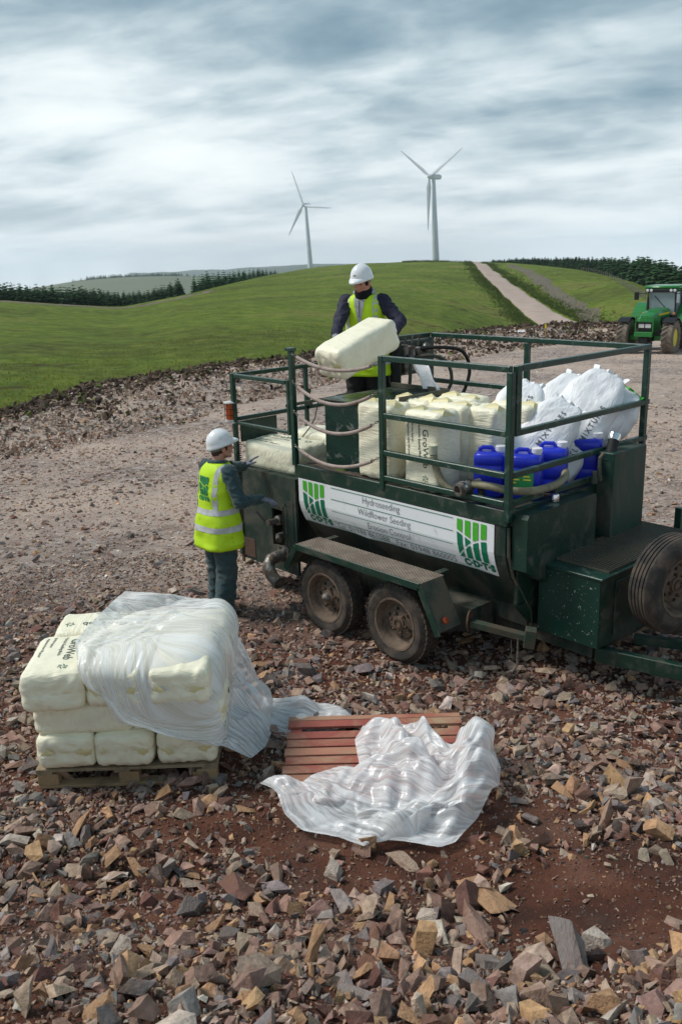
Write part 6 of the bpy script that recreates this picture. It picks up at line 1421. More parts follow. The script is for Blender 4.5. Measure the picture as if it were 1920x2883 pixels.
def person_build(loc, rz, label, jacket_m, trouser_m, vest_m, glove_m, hair_m, hands, poles, head_rot, head_off, legs, knees, opts):
    e = empty('person', loc, rz, label, 'person'); Mi = (Matrix.Translation(Vector(loc)) @ Matrix.Rotation(rz, 4, 'Z')).inverted(); bpy.context.view_layer.update()
    lean = opts.get('lean', 0.)
    def T_(p): p = Vector(p); return p + Vector((0, lean * max(0, p.z - .95) , 0))
    SHL = [T_((sx * .185, .0, 1.45)) for sx in (-1, 1)]; arms = []
    for sx, s_, h, po in zip((-1, 1), SHL, hands, poles):
        h = Mi @ Vector(h); el, wr_ = ik(s_, h, .29, .255, po); arms.append((s_, el, wr_))
    hips = [Vector((sx * .095, 0, .93)) for sx in (-1, 1)]
    def bodyparts(mb, k, torso=True):
        for (s_, el, w_) in arms: limb(mb, [s_, s_.lerp(el, .5), el, el.lerp(w_, .4), w_], [.062 * k, .054 * k, .044 * k, .043 * k, .028 * k])
    hd = opts.get('hdir')
    # body
    mb = MB(); bodyparts(mb, .82)
    loft(mb, [(0, T_((0, 0, z)).y + y, z, rx * .86, ry * .86) for (y, z, rx, ry) in [(0, .86, .15, .11), (0, .95, .165, .12), (0, 1.08, .145, .105), (0, 1.25, .165, .115), (0, 1.38, .18, .115), (0, 1.46, .15, .095), (0, 1.50, .08, .07)]])
    for sx, hp_, kn, an in zip((-1, 1), hips, knees, legs): limb(mb, [hp_, kn, an + Vector((0, 0, .08)), an + Vector((0, .12, .03))], [.085, .055, .038, .035])
    for (s_, el, w_), (dv, nv, sd_, cu) in zip(arms, hd): hand(mb, w_, dv, nv, sd_, cu, .72)
    hc = T_((0, .015, 1.655)) + Vector(head_off); HM = Matrix.Translation(hc) @ Euler(head_rot).to_matrix().to_4x4(); npos = T_((0, -.005, 1.50))
    limb(mb, [npos, hc + Euler(head_rot).to_matrix() @ Vector((0, -.025, -.05))], [.060, .055])
    hm = MB()
    sph(hm, (0, -.012, .025), (.076, .097, .098), 24); sph(hm, (0, .022, -.045), (.058, .066, .070), 20); sph(hm, (0, .052, -.094), (.030, .030, .024), 14); sph(hm, (0, .030, -.085), (.046, .046, .030), 16)
    limb(hm, [(0, .080, .012), (0, .096, -.014), (0, .104, -.034)], [.009, .011, .0135], 10); sph(hm, (.010, .094, -.038), .009, 8); sph(hm, (-.010, .094, -.038), .009, 8)
    for sx in (-1, 1):
        sph(hm, (sx * .040, .052, -.024), (.024, .026, .022), 12); sph(hm, (sx * .031, .074, .021), (.026, .012, .008), 10); sph(hm, (sx * .079, -.012, -.022), (.010, .021, .033), 12)
        limb(hm, [(sx * .060, -.005, -.055), (sx * .046, .035, -.085), (sx * .018, .058, -.098)], [.020, .020, .020], 10)
    sph(hm, (0, .082, -.060), (.024, .010, .0055), 10); sph(hm, (0, .082, -.070), (.020, .010, .0055), 10)
    hv = [HM @ Vector(v) for v in hm.v]; mb.add(hv, hm.f)
    fuse('body', mb, .0075, skin, e, sm=2)
    # lips, eyes, brows, hair
    lip = MB(); sph(lip, (0, .0875, -.0605), (.021, .0065, .0045), 10); sph(lip, (0, .0865, -.0685), (.018, .0065, .0048), 10); lip.v = [tuple(HM @ Vector(v)) for v in lip.v]; lip.build('lips', mat('lips', (.42, .14, .11), .5), e, True)
    for sx in (-1, 1):
        ey = MB(); sph(ey, (sx * .030, .0715, .002), (.012, .010, .006), 12); ey.v = [tuple(HM @ Vector(v)) for v in ey.v]; ey.build('eye', mat('eye', (.10, .06, .045), .35) if opts.get('down') else mat('eye', (.45, .42, .40), .3), e, True)
        br = MB(); br.tube([HM @ Vector((sx * .014, .0865, .021)), HM @ Vector((sx * .032, .0845, .0265)), HM @ Vector((sx * .050, .070, .021))], [.003, .0042, .002], 6); br.build('eyebrow', hair_m, e, True)
    ha = MB(); sph(ha, (0, -.022, .012), (.0815, .0955, .085), 20)
    for sx in (-1, 1): sph(ha, (sx * .066, .008, -.004), (.015, .022, .030), 10)
    sph(ha, (0, -.062, -.045), (.055, .045, .045), 14)
    ha.v = [tuple(HM @ Vector(v)) for v in ha.v]; fuse('hair', ha, .006, hair_m, e, wr=.0015, ws=60)
    # helmet
    V_ = []; F_ = []; n_ = 48; st = [(.0, 1.0), (.18, .99), (.36, .94), (.52, .86), (.66, .75), (.78, .62), (.88, .46), (.95, .26), (1.0, .02)]
    V_ = []
    def hp(fr, a, inner=0):
        pass
    for (cr_, h) in [(1.08, -.032), (1.075, -.018), (1.03, -.002)] + [(math.cos(t), math.sin(t)) for t in np.linspace(.0, 1.50, 11)]:
        for k in range(n_):
            a = 2 * math.pi * k / n_; c, s_ = math.cos(a), math.sin(a); rx, ry = .104, .128; z = .04 + (.118 * h if h > 0 else h)
            pk = max(0, s_) ** 3 * (.052 if h <= -.018 else (.030 if h < 0 else 0)); x = rx * cr_ * c; y = ry * cr_ * s_ + pk * 1.0
            if h < 0: z -= .010 * max(0, s_) ** 2 ; z -= .014 * max(0, -s_) ** 2
            if h > .3: z += .006 * math.exp(-(x / .02) ** 2) * (h - .3) * 1.4
            V_.append((x * .97, y * .97 - .010, z + .012))
    nr_ = len(V_) // n_
    for i in range(nr_ - 1):
        for k in range(n_): F_.append((i * n_ + k, i * n_ + (k + 1) % n_, (i + 1) * n_ + (k + 1) % n_, (i + 1) * n_ + k))
    F_.append(tuple((nr_ - 1) * n_ + k for k in range(n_))); he = MB(); he.add([HM @ Matrix.Rotation(opts.get('htilt', 0), 4, 'X') @ Vector(v) for v in V_], F_); h_ = he.build('helmet', white_h, e, True, 60); sm_ = h_.modifiers.new('t', 'SOLIDIFY'); sm_.thickness = .003
    hs = MB(); hs.tube([HM @ Vector((.079 * math.cos(a), .098 * math.sin(a) - .012, .012 - .03 * max(0, -math.sin(a)))) for a in np.linspace(math.pi, 2 * math.pi, 13)], .010, 6); hs.build('helmet_strap', mat('grey strap', (.20, .24, .24), .6), h_, True)
    bd = MB(); M_ = HM @ Matrix.Rotation(opts.get('htilt', 0), 4, 'X'); lg = opts['emblem']; bv = BVHTree.FromPolygons([Vector(v) for v in V_], F_)
    c0 = Vector(lg[0]); dr = Vector(lg[1]).normalized(); xx, yy, _z = frame((0, 0, 0), dr); r_, r2_ = lg[2]
    ring_ = []
    for k in range(20):
        a = k * math.pi / 10
        for q in (1, .55 if lg[3] else .82):
            o_ = c0 + xx * (r_ * q * math.cos(a)) + yy * (r2_ * q * math.sin(a)); hh = bv.ray_cast(o_ + dr * .1, -dr); ring_.append(M_ @ ((hh[0] or o_) + dr * .002))
    bd.add(ring_, [(2 * k, 2 * k + 1, (2 * k + 3) % 40, (2 * k + 2) % 40) for k in range(20)]); bd.build('helmet_emblem', mat('emblem', (.05, .055, .06) if lg[3] else (.42, .30, .30), .5), h_, fix=False)
    # jacket with sleeves
    mb = MB(); 
    for (s_, el, w_), (dv, nv, sd_, cu) in zip(arms, hd):
        wv = w_ - (w_ - el).normalized() * .005; limb(mb, [s_ + Vector((0, 0, -.005)), s_.lerp(el, .5), el, el.lerp(wv, .5), wv], [.082, .070, .060, .052, .043])
    loft(mb, [(0, T_((0, 0, z)).y + y, z, rx, ry) for (y, z, rx, ry) in [(0, .78, .185, .14), (0, .95, .18, .135), (0, 1.08, .165, .125), (0, 1.25, .18, .13), (0, 1.38, .195, .125), (0, 1.46, .165, .105), (0, 1.515, .085, .075)]])
    fuse('jacket', mb, .011, jacket_m, e, wr=.008, ws=14, seed=rz, aniso=(1, 1, 1.6))
    if opts.get('collar'):
        cb_ = MB(); ny = npos.y
        cb_.tube([Vector((.088 * math.cos(a), ny + .078 * math.sin(a) + .012, 1.520 + .022 * math.cos(a * 1) * 0 + (.012 if math.sin(a) < 0 else -.02 * math.sin(a)))) for a in np.linspace(R(105), R(435), 26)], .021, 10)
        c_ = fuse('collar', cb_, .008, jacket_m, e, wr=.003, ws=20)
        cf = MB()
        for sx in (-1, 1): cf.box((sx * .045 - .035, ny + .085, 1.44), (sx * .045 + .035, ny + .125, 1.52), .01)
        fuse('collar_flap', cf, .008, mat('dark collar', (.008, .012, .018), .7), e, wr=.003, ws=20)
    # trousers
    mb = MB(); loft(mb, [(0, 0, z, rx, ry) for (z, rx, ry) in [(.84, .185, .145), (.92, .19, .145), (1.02, .175, .13)]])
    for hp_, kn, an in zip(hips, knees, legs): limb(mb, [hp_ + Vector((0, 0, -.03)), kn, an + Vector((0, 0, .20)), an + Vector((0, 0, .09))], [.122, .098, .094, .098])
    fuse('trousers', mb, .011, trouser_m, e, wr=.010, ws=9, seed=3 + rz, aniso=(1, 1, 1.8))
    for an in legs:
        b_ = MB(); limb(b_, [an + Vector((0, -.04, .10)), an + Vector((0, -.03, .04)), an + Vector((0, .14, .035))], [.052, .046, .040]); b_.box(tuple(an + Vector((-.045, -.08, 0))), tuple(an + Vector((.045, .18, .03))), .01); fuse('boot', b_, .009, mat('boot leather', (.05, .035, .025), .7), e)
    for (s_, el, w_), (dv, nv, sd_, cu) in zip(arms, hd):
        g = MB(); hand(g, w_, dv, nv, sd_, cu, 1.0); limb(g, [w_ - (w_ - el).normalized() * .03, w_], [.034, .031], 10); fuse('glove', g, .0052, glove_m, e, sm=1)
    # vest
    VR = [(0, .73, .250, .196), (0, .82, .246, .192), (0, .95, .232, .180), (0, 1.08, .205, .162), (0, 1.22, .200, .152), (0, 1.33, .212, .150), (0, 1.41, .212, .140), (0, 1.465, .185, .122), (0, 1.505, .135, .100), (0, 1.525, .105, .086)]
    def ring_at(z):
        zs = [r[1] for r in VR]; rx = float(np.interp(z, zs, [r[2] for r in VR])); ry = float(np.interp(z, zs, [r[3] for r in VR])); return (0, T_((0, 0, z)).y, z, rx, ry)
    vb = MB(); zs = np.linspace(.73, 1.525, 34); loft(vb, [ring_at(z) for z in zs], 56, False)
    def wav(p): return .0075 * noise.fractal(Vector((p[0] * 9 + rz, p[1] * 9, p[2] * 11)), 1, 2, 3) + .012 * max(0, 1 - 4 * abs(noise.noise(Vector((p[0] * 4 + rz, p[1] * 4, p[2] * 9 + 5))))) * (p[2] < 1.3) + .010 * math.sin(math.atan2(p[1], p[0]) * 5 + rz) * max(0, 1 - (p[2] - .7) / .25)
    def push(V_): 
        o_ = []
        for v in V_: d = Vector((v[0] / .21, v[1] / .15, 0)); o_.append(tuple(Vector(v) + d.normalized() * wav(v)))
        return o_
    vb.v = push(vb.v); vest = vb.build('vest', vest_m, e, True, fix=False); sm_ = vest.modifiers.new('t', 'SOLIDIFY'); sm_.thickness = .005; sm_.offset = -1
    bvv = BVHTree.FromPolygons([Vector(v) for v in vb.v], vb.f)
    def band(z0b, z1b):
        b_ = MB(); zz_ = np.linspace(z0b, z1b, 5); loft(b_, [ring_at(z) for z in zz_], 56, False); b_.v = push(b_.v); V2_ = []
        for v in b_.v: d = Vector((v[0] / .21, v[1] / .15, 0)).normalized() * .0035; V2_.append(tuple(Vector(v) + d))
        b_.v = V2_; return b_.build('reflective_band', refl, vest, True, fix=False)
    for z in opts['bands']: band(z, z + .052)
    def proj(x, z, fr):
        h = bvv.ray_cast(Vector((x, T_((0, 0, z)).y + fr * .5, z)), Vector((0, -fr, 0))); return (h[0] if h[0] else Vector((x, T_((0, 0, z)).y + fr * .13, z))) + Vector((0, fr * .004, 0))
    for sx in (-1, 1):
        pts = []; ztop = 1.44; zb_ = opts['bands'][-1] + .02
        for z in np.linspace(zb_, ztop, 10): pts.append((proj(sx * (.120 - .0 * z), z, 1), proj(sx * .165, z, 1)))
        for a in np.linspace(R(25), R(155), 7):
            q = []
            for x in (.122, .160):
                o_ = Vector((sx * x, T_((0, 0, 1.4)).y, 1.40)); dr = Vector((0, math.cos(a), math.sin(a))); h = bvv.ray_cast(o_ + dr * .5, -dr); q.append((h[0] if h[0] else o_ + dr * .1) + dr * .004)
            pts.append(tuple(q))
        for z in np.linspace(ztop, zb_, 10): pts.append((proj(sx * .120, z, -1), proj(sx * .165, z, -1)))
        b_ = MB(); b_.add([p for q in pts for p in q], [(2 * i, 2 * i + 1, 2 * i + 3, 2 * i + 2) for i in range(len(pts) - 1)]); b_.build('reflective_band', refl, vest, True, fix=False)
    if opts.get('logo'):
        gk = mat('vest print green', (.004, .20, .09), .6); logo(lambda x, y: proj(-.085 + .155 * x, 1.41 - .17 * y, -1) + Vector((0, -.002, 0)), vest, lt=gk, dk=gk)
        V3, F3 = text_geo('C·D·T·S', .050, bold=.004); xm = max(v[0] for v in V3); map_mesh('lettering', V3, F3, lambda x, y: proj(-.075 + x / xm * .17, 1.195 + y, -1) + Vector((0, -.002, 0)), gk, vest, .03)
    if opts.get('hood'):
        gm_ = mat('grey marl', (.42, .42, .44), .85, c2=(.30, .30, .32), nscale=60, bump=.3, bscale=80); ny = npos.y
        V4 = []; F4 = []; k_ = 10
        for i in range(k_ + 1):
            z = 1.50 - .27 * i / k_; w_ = .055 * (1 - i / k_) ** .8 + .004
            for j in range(5): V4.append((.012 + w_ * (j / 2 - 1), z))
        map_mesh('hoodie_front', V4, [tuple(f) for f in grid_faces(k_ + 1, 5)], lambda x, y: proj(x, y, 1) + Vector((0, .003, 0)), gm_, e)
        b_ = MB(); b_.tube([proj(.012, 1.47 - .02 * i, 1) + Vector((0, .006, 0)) for i in range(9)], .0025, 5); b_.build('zip', mat('zip', (.02, .02, .02), .5), e)
        hb_ = MB(); limb(hb_, [Vector((.082 * math.cos(a), ny + .075 * math.sin(a) - .0, 1.535 + .03 * max(0, -math.sin(a)))) for a in np.linspace(R(130), R(410), 15)], [.030] * 15, 10); sph(hb_, (0, ny - .10, 1.52), (.085, .05, .055), 16); fuse('hood', hb_, .008, gm_, e, wr=.004, ws=18)
        sn = MB(); c_ = hc + Euler(head_rot).to_matrix() @ Vector((0, .005, -.110))
        for k_, (rr_, dz) in enumerate([(.066, -.045), (.072, -.02), (.070, .005), (.066, .024)]): sn.tube([c_ + Euler((head_rot[0] * .6, head_rot[1] * .5, head_rot[2])).to_matrix() @ Vector((rr_ * math.cos(a), rr_ * 1.12 * math.sin(a), dz + .012 * max(0, -math.sin(a)) - .008 * math.sin(a))) for a in np.linspace(0, 6.283, 25)], .019, 8)
        sph(sn, c_ + Vector((0, -.01, -.03)), (.06, .065, .03), 16); fuse('neck_warmer', sn, .007, mat('black fleece', (.006, .007, .008), .95), e, wr=.003, ws=25)
    return e
teal = mat('dark teal cotton', (.020, .052, .060), .8, c2=(.030, .072, .082), nscale=5, dirt=((.06, .055, .045), .5, 5.), bump=.3, bscale=90, sheen=.2)
navy = mat('navy jacket', (.012, .012, .030), .75, c2=(.020, .018, .042), nscale=5, bump=.3, bscale=80); blackt = mat('black trousers', (.008, .008, .009), .8, c2=(.014, .012, .012), nscale=5)
glv = mat('grey knit glove', (.34, .35, .37), .8, c2=(.20, .21, .25), nscale=25, bump=.4, bscale=120); glv2 = mat('grey blue glove', (.30, .29, .32), .75, c2=(.035, .05, .12), nscale=14, bump=.3, bscale=100)
F1 = Vector((-2.80, -.71, -.02)); rz1 = R(-2)
lh = ony(572, 1072, -.10); rh = ony(600, 1147, -.42)
def loc_v(v, rz): return Matrix.Rotation(-rz, 3, 'Z') @ Vector(v)
person_build(F1, rz1, 'man in dark teal work suit and yellow vest pushing a bag onto the trailer', teal, teal, hivis_d, glv2, mat('brown hair', (.06, .032, .018), .8), (lh, rh), ((-.7, -.3, -.8), (.5, -.5, -.9)),
             (R(8), 0, R(-12)), (0, .03, 0), [Vector((-.12, .02, 0)), Vector((.12, -.06, 0))], [Vector((-.11, .03, .50)), Vector((.11, -.01, .50))],
             dict(lean=.06, bands=(.90, 1.06), logo=True, collar=True, hdir=[(loc_v((.15, .75, .55), rz1), loc_v((-.5, -.6, .75), rz1), 1, .15), (loc_v((.9, .45, -.1), rz1), loc_v((.1, .1, 1), rz1), -1, .3)], emblem=((.10, -.02, .11), (.9, -.2, .5), (.014, .014), False), htilt=R(4)))
p2 = atd(840, 616, 8.85); F2 = Vector((p2.x - .02, p2.y + .02, 1.404)); rz2 = R(-152)
lh2 = atd(906, 764, 8.56); rh2 = atd(770, 775, 8.60)
person_build(F2, rz2, 'young man in navy jacket and black neck warmer on the trailer holding a cream bag', navy, blackt, hivis, glv, mat('dark hair', (.02, .012, .008), .8), (lh2, rh2), ((-.9, -.35, -.5), (.9, -.35, -.4)),
             (R(-21), 0, R(-14)), (0, .045, -.010), [Vector((-.11, 0, 0)), Vector((.11, .03, 0))], [Vector((-.11, .03, .50)), Vector((.11, .04, .50))],
             dict(lean=.10, bands=(.84,), hood=True, down=True, hdir=[((.85, .45, -.25), (-.3, .5, .8), 1, .6), ((-.5, .8, -.3), (0, .3, .9), -1, .5)], emblem=((0, .12, .085), (0, 1, .35), (.017, .0085), True), htilt=R(10)))
# ------------------------------------------------------------------ tractor
jd = mat('bright green paint', (.010, .20, .030), .35, c2=(.012, .16, .028), nscale=2, dirt=((.12, .10, .07), .5, 3.), dband=(.55, .7), coat=.4); blk = mat('black plastic', (.010, .010, .011), .5); yel = mat('yellow stripe', (.65, .55, .02), .5)
glass = mat('cab glass', (.16, .22, .22), .08, spec=.8, c2=(.22, .27, .28), nscale=1.5); lampm = mat('lamp glass', (.75, .75, .75), .15, metal=.3); ttyre = mat('tractor tyre', (.13, .105, .085), .9, c2=(.20, .165, .13), nscale=3, bump=.6, bscale=20)
tpos, _ = hit(1508, 808, 20, 60); TD = tpos
trz = math.atan2((CAM - TD).y, (CAM - TD).x) - R(90) - R(16)
TR = empty('tractor', (TD.x, TD.y, gz(TD.x, TD.y) + .02), trz + 0, 'green tractor with yellow stripe parked at the far edge of the pad', 'tractor')
# local frame: +Y is the front, +X the tractor's right
def tw_(x, y, r, w):
    e = empty('wheel', (x, y, r)); e.parent = TR; m = MB(); ax = Vector((1 if x > 0 else -1, 0, 0)); h = w / 2
    m.lathe([(r * .52, -h * .8), (r * .6, -h), (r * .86, -h), (r * .94, -h * .85), (r * .945, h * .85), (r * .86, h), (r * .6, h), (r * .52, h * .8), (r * .52, -h * .8)], (0, 0, 0), ax, 40); t = m.build('tyre', ttyre, e, True, 40)
    n_ = 20
    for k in range(n_):
        for sd_ in (-1, 1):
            a = 2 * math.pi * (k + (.5 if sd_ > 0 else 0)) / n_; m = MB(); Mx = Matrix.Rotation(a, 4, 'X') @ Matrix.Translation((0, 0, r * .965)); 
            p0 = Vector((sd_ * h * .02, 0, 0)); p1 = Vector((sd_ * h * .98, r * .22, -r * .03)); m.bar(p0, p1, .055 * r / .7, .075, .008); m.v = [tuple(Mx @ Vector(v)) for v in m.v]; m.build('tread_lug', ttyre, t)
    m = MB(); m.lathe([(r * .53, h * .75), (r * .50, h * .6), (r * .44, h * .2), (r * .2, h * .3), (r * .2, h * .5), (0, h * .5)], (0, 0, 0), ax, 28); m.build('rim', yel, e, True, 40)
tw_(-.94, 1.35, .72, .46); tw_(.94, 1.35, .72, .46); tw_(-.98, -1.25, .95, .56); tw_(.98, -1.25, .95, .56)
def tb_(nm, lo, hi, m_, ch=.02): m = MB(); m.box(lo, hi, ch); return m.build(nm, m_, TR)
V_ = []; st = [(-.25, .40, 1.05, 1.86), (.4, .38, 1.02, 1.84), (1.1, .35, .98, 1.78), (1.6, .32, .95, 1.70), (1.82, .29, .95, 1.58), (1.88, .26, .98, 1.40)]
for (y, hw, zb, zt) in st: V_ += [(-hw, y, zb), (-hw, y, zt - .12), (-hw * .8, y, zt - .02), (-hw * .35, y, zt), (hw * .35, y, zt), (hw * .8, y, zt - .02), (hw, y, zt - .12), (hw, y, zb)]
F_ = [(i * 8 + k, i * 8 + k + 1, (i + 1) * 8 + k + 1, (i + 1) * 8 + k) for i in range(len(st) - 1) for k in range(7)] + [tuple(range(8)), tuple(range(40, 48))[::-1]]
m = MB(); m.add(V_, F_); m.build('bonnet', jd, TR, True, 30)
for x in (-1, 1):
    m = MB(); xs = .40 * x; m.add([(xs * 1.01, -.2, 1.62), (xs * .90 + .0, 1.2, 1.60), (xs * .90, 1.25, 1.66), (xs * 1.01, -.2, 1.70)], [(0, 1, 2, 3)]); s_ = m.build('bonnet_stripe', yel, TR); s_.modifiers.new('t', 'SOLIDIFY').thickness = .01
    for k in range(3): m = MB(); m.box((xs * 1.0 - .012 - .005 * 0, .15 + .26 * k, 1.18), (xs * 1.0 + .012 - .03 * x * k * .4, .36 + .26 * k, 1.52), .01); m.build('side_grille', blk, TR)
tb_('front_grille', (-.27, 1.87, 1.0), (.27, 1.905, 1.38), blk); 
for x in (-.14, .14): tb_('headlight', (x - .12, 1.90, 1.14), (x + .12, 1.93, 1.30), lampm, .03)
m = MB()
for z in (1.42, 1.62): m.bar((-.33, 1.98, z), (.33, 1.98, z), .035, .035)
for x in (-.33, -.11, .11, .33): m.bar((x, 1.98, 1.42), (x, 1.98, 1.62), .03, .03)
for x in (-.36, .36): m.bar((x, 1.98, 1.62), (x, 1.98, .85), .05, .04)
m.bar((-.36, 1.98, .9), (.36, 1.98, .9), .04, .05); m.build('front_guard', jd, TR)
m = MB(); m.box((-.38, 1.95, .78), (.38, 2.10, .98), .02); m.build('front_weight_frame', jd, TR); tb_('front_weight', (-.18, 1.9, .50), (.18, 2.05, .76), blk)
m = MB(); m.box((-.75, 1.25, .58), (.75, 1.50, .80), .03); m.build('front_axle', jd, TR); tb_('engine_block', (-.28, -.2, .55), (.28, 1.85, 1.0), blk, .04); tb_('transmission', (-.35, -1.6, .5), (.35, -.2, 1.2), blk, .04)
for x in (-1, 1):
    m = MB()
    for i in range(7):
        a0, a1 = R(20 + 18 * i), R(20 + 18 * (i + 1)); 
        if i > 5: break
        p = [Vector((x * .94, 1.35 - .82 * math.cos(a), .72 + .82 * math.sin(a))) for a in (a0, a1)]; m.bar(p[0], p[1], .48, .03, 0)
    m.build('front_mudguard', blk, TR)
    m = MB()
    for i in range(6):
        a0, a1 = R(15 + 22 * i), R(15 + 22 * (i + 1)); p = [Vector((x * .98, -1.25 + 1.06 * math.cos(a), .95 + 1.06 * math.sin(a))) for a in (a0, a1)]; m.bar(p[0], p[1], .60, .04, 0)
    m.build('rear_mudguard', jd, TR)
# cab
for x, y in ((-.62, -.25), (.62, -.25), (-.72, -1.0), (.72, -1.0), (-.66, -1.75), (.66, -1.75)):
    m = MB(); m.bar((x, y, 1.25), (x * .93, y * .97 - .06, 2.58), .07, .07, .01); m.build('cab_pillar', blk, TR)
m = MB(); m.box((-.74, -1.9, 2.64), (.74, -.15, 2.78), .06); m.build('cab_roof', jd, TR, True, 40); tb_('roof_front', (-.68, -.22, 2.50), (.68, -.14, 2.64), blk, .02)
for x in (-.58, -.42, .42, .58): m = MB(); m.lathe([(.0, .0), (.06, .01), (.065, .03), (.05, .05), (0, .055)], (x, -.14, 2.58), Vector((0, 1, 0)), 14); m.build('work_light', lampm, TR, True)
m = MB(); m.add([(-.60, -.24, 1.55), (.60, -.24, 1.55), (.56, -.29, 2.50), (-.56, -.29, 2.50)], [(0, 1, 2, 3)]); m.build('windscreen', glass, TR, fix=False).modifiers.new('t', 'SOLIDIFY').thickness = .012
for x in (-1, 1): m = MB(); m.add([(x * .64, -.3, 1.4), (x * .72, -1.7, 1.4), (x * .66, -1.7, 2.5), (x * .60, -.33, 2.5)], [(0, 1, 2, 3)]); m.build('side_window', glass, TR, fix=False).modifiers.new('t', 'SOLIDIFY').thickness = .012
m = MB(); m.bar((-.30, -.18, 1.75), (.30, -.20, 2.35), .02, .02, 0); m.build('wiper', blk, TR)
tb_('cab_base', (-.62, -1.7, 1.15), (.62, -.22, 1.54), blk, .03); tb_('seat', (-.25, -1.3, 1.56), (.25, -.9, 2.1), mat('seat cloth', (.06, .06, .07), .8), .06)
m = MB(); m.tube([(.48, -.05, 1.5), (.50, -.05, 1.85), (.52, -.08, 2.30)], [.055, .055, .045], 12); m.build('exhaust', blk, TR, True); m = MB(); m.tube([(.52, -.08, 2.30), (.52, -.06, 2.48)], .03, 10); m.build('exhaust_tip', rust, TR, True)
for x in (-1, 1):
    m = MB(); m.bar((x * .62, -.25, 2.45), (x * 1.05, -.15, 2.45), .03, .03); m.box((x * 1.05 - .10, -.18, 2.18), (x * 1.05 + .10, -.10, 2.52), .02); m.build('mirror', blk, TR)
    m = MB(); m.lathe([(.0, 0), (.05, .01), (.05, .05), (0, .06)], (x * .66, 0, 1.62), Vector((0, 1, 0)), 12); m.build('indicator', mat('orange indicator', (.7, .25, .05), .3), TR, True)
# ------------------------------------------------------------------ small things on the bank and the hill
p, _ = hit(1205, 766, 15, 90); e = empty('manhole_cover', (p.x, p.y, p.z + .0), R(20), 'white oval cover lying on the spoil bank left of the yellow topped stake', 'cover')
m = MB(); m.lathe([(.0, -.12), (.42, -.12), (.50, .02), (.52, .06), (.50, .10), (.30, .15), (0, .16)], (0, 0, .10), Vector((0, 0, 1)), 24); o = m.build('cover_shell', white_p, e, True); o.scale = (1.0, .7, .55)
p, _ = hit(1253, 778, 15, 90); e = empty('marker_stake', (p.x, p.y, p.z - .1), 0, 'wooden stake with yellow top standing on the spoil bank', 'stake')
m = MB(); m.box((-.04, -.03, 0), (.04, .03, .62), .005); m.build('stake_shaft', mat('stake wood', (.30, .20, .10), .8), e); m = MB(); m.box((-.042, -.032, .621), (.042, .032, .84), .005); m.build('stake_top', mat('yellow paint', (.70, .52, .02), .5), e)
p, _ = hit(*v6(880, 382), 40, 500); e = empty('marker_stake', (p.x, p.y, p.z - .1), 0, 'pale thin stake standing in the strip of turned peat', 'stake'); m = MB(); m.box((-.05, -.05, 0), (.05, .05, 1.0), .005); m.build('stake_shaft', mat('pale wood', (.45, .33, .15), .8), e)
fe = empty('fence', (0, 0, 0), 0, 'low post and wire fence running along the grass below the right plantation', 'fence'); pw = mat('fence wood', (.20, .18, .14), .9); fp = []
A_ = [(900, 140), (960, 150), (1010, 162), (1060, 180), (1110, 205), (1160, 235), (1200, 260), (1240, 285), (1280, 310), (1320, 335)]
for t in np.linspace(0, len(A_) - 1.001, 34):
    i = int(t); q = t - i; x, y = A_[i][0] + (A_[i + 1][0] - A_[i][0]) * q, A_[i][1] + (A_[i + 1][1] - A_[i][1]) * q; p, _ = hit(*v6(x, y + 4), 30, 700); fp.append(p)
pm = MB(); pm.box((-.06, -.06, -.2), (.06, .06, 1.15), .01); pme = pm.mesh('fence_post'); pme.materials.append(pw)
for p in fp: o = bpy.data.objects.new('fence_post', pme); COL.objects.link(o); o.location = p; o.parent = fe
m = MB()
for z in (.5, .8, 1.05): m.tube([p + Vector((0, 0, z)) for p in fp], .012, 4)
w_ = m.build('wire', steel, fe); w_['kind'] = 'stuff'
# ------------------------------------------------------------------ grass tufts and rushes
tuft_m = mat('grass blades', (.20, .23, .04), .9, c2=(.28, .29, .07), nscale=.6, spec=.1, transl=.4); rush_m = mat('rushes', (.06, .095, .02), .9, c2=(.12, .15, .04), nscale=.8, spec=.1)
def blades(name, pts, h, m_, label, nb=7, seed=2):
    rg = np.random.default_rng(seed); n = len(pts); V_ = np.zeros((n, nb, 3, 3)); a = rg.uniform(0, 6.28, (n, nb)); l_ = rg.uniform(.15, .6, (n, nb)) * h[:, None]; hh = h[:, None] * rg.uniform(.6, 1.2, (n, nb)); w = .045 * h[:, None] + .012
    ox = rg.normal(0, .25, (n, nb)) * h[:, None]; oy = rg.normal(0, .25, (n, nb)) * h[:, None]
    for k, s_ in ((0, -1), (1, 1)): V_[:, :, k, 0] = ox - np.sin(a) * w * s_; V_[:, :, k, 1] = oy + np.cos(a) * w * s_
    V_[:, :, 2, 0] = ox + np.cos(a) * l_; V_[:, :, 2, 1] = oy + np.sin(a) * l_; V_[:, :, 2, 2] = hh; V_ += pts[:, None, None, :]
    F_ = np.arange(n * nb * 3).reshape(-1, 3); o = finish(name, np_mesh(name, V_.reshape(-1, 3), F_), m_); return tag(o, label, kind='stuff')
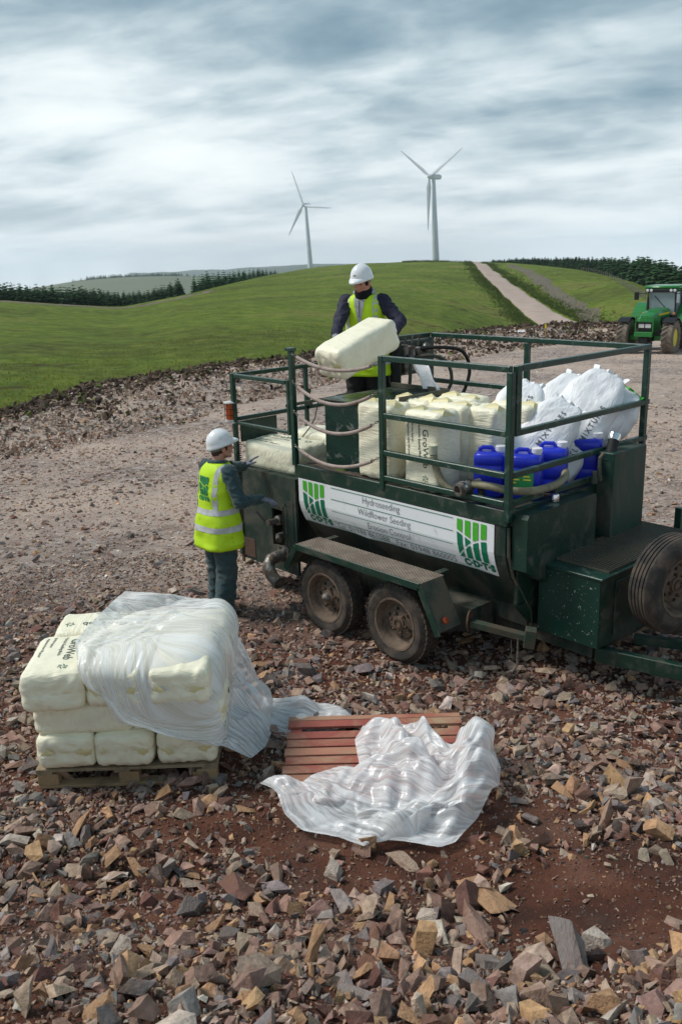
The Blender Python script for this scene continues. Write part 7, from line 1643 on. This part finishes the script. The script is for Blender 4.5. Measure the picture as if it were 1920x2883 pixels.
ph = rng.uniform(R(-23), R(25), 9000); e0 = edge_r(ph); r = e0 * (1.0 + .9 * rng.uniform(0, 1, 9000) ** 1.6); x = C2[0] + r * (np.cos(ph) * HF[0] + np.sin(ph) * HR[0]); y = C2[1] + r * (np.cos(ph) * HF[1] + np.sin(ph) * HR[1])
z = ground_z(x, y); blades('grass', np.stack([x, y, z - .01], -1), rng.uniform(.05, .14, 9000), tuft_m, 'short rough pasture grass just beyond the spoil bank', 5)
ru = []
for k in range(9000):
    i = rng.integers(0, len(tp) - 1); q = rng.uniform(); a, b = Vector(tp[i][:2]), Vector(tp[i + 1][:2]); c = a.lerp(b, q); d = (b - a).normalized(); n_ = Vector((-d.y, d.x)); off = (2.6 + abs(rng.normal(0, 1.6))) * (1 if rng.uniform() < .5 else -1); ru.append((c.x + n_.x * off, c.y + n_.y * off))
for k in range(2600):
    ph_ = xphi(rng.uniform(925, 1085)); rr_ = rc_at(ph_) * rng.uniform(.80, 1.0); p = pol(ph_, rr_)
    if vnoise(p[0] * .05, p[1] * .05, 5) > -.15: ru.append(tuple(p))
ru = np.array(ru); z = ground_z(ru[:, 0], ru[:, 1]); dist = np.hypot(ru[:, 0] - C2[0], ru[:, 1] - C2[1]); blades('rushes', np.stack([ru[:, 0], ru[:, 1], z - .05], -1), rng.uniform(.25, .7, len(ru)) * np.clip(dist / 220, .5, 1.6), rush_m, 'dark rush tussocks along the sides of the hill track', 6, 3)
# ------------------------------------------------------------------ the air
m = MB(); m.box((CAM.x - 7500, CAM.y - 7500, -75), (CAM.x + 7500, CAM.y + 7500, 95)); hm_ = bpy.data.materials.new('haze'); hm_.use_nodes = True; t_ = hm_.node_tree; t_.nodes.clear()
pv_ = t_.nodes.new('ShaderNodeVolumePrincipled'); pv_.inputs['Color'].default_value = (.80, .88, .95, 1); pv_.inputs['Density'].default_value = .00013; pv_.inputs['Anisotropy'].default_value = .2
ov_ = t_.nodes.new('ShaderNodeOutputMaterial'); t_.links.new(pv_.outputs[0], ov_.inputs['Volume']); tag(m.build('haze', hm_), 'thin even haze over the land', kind='stuff')
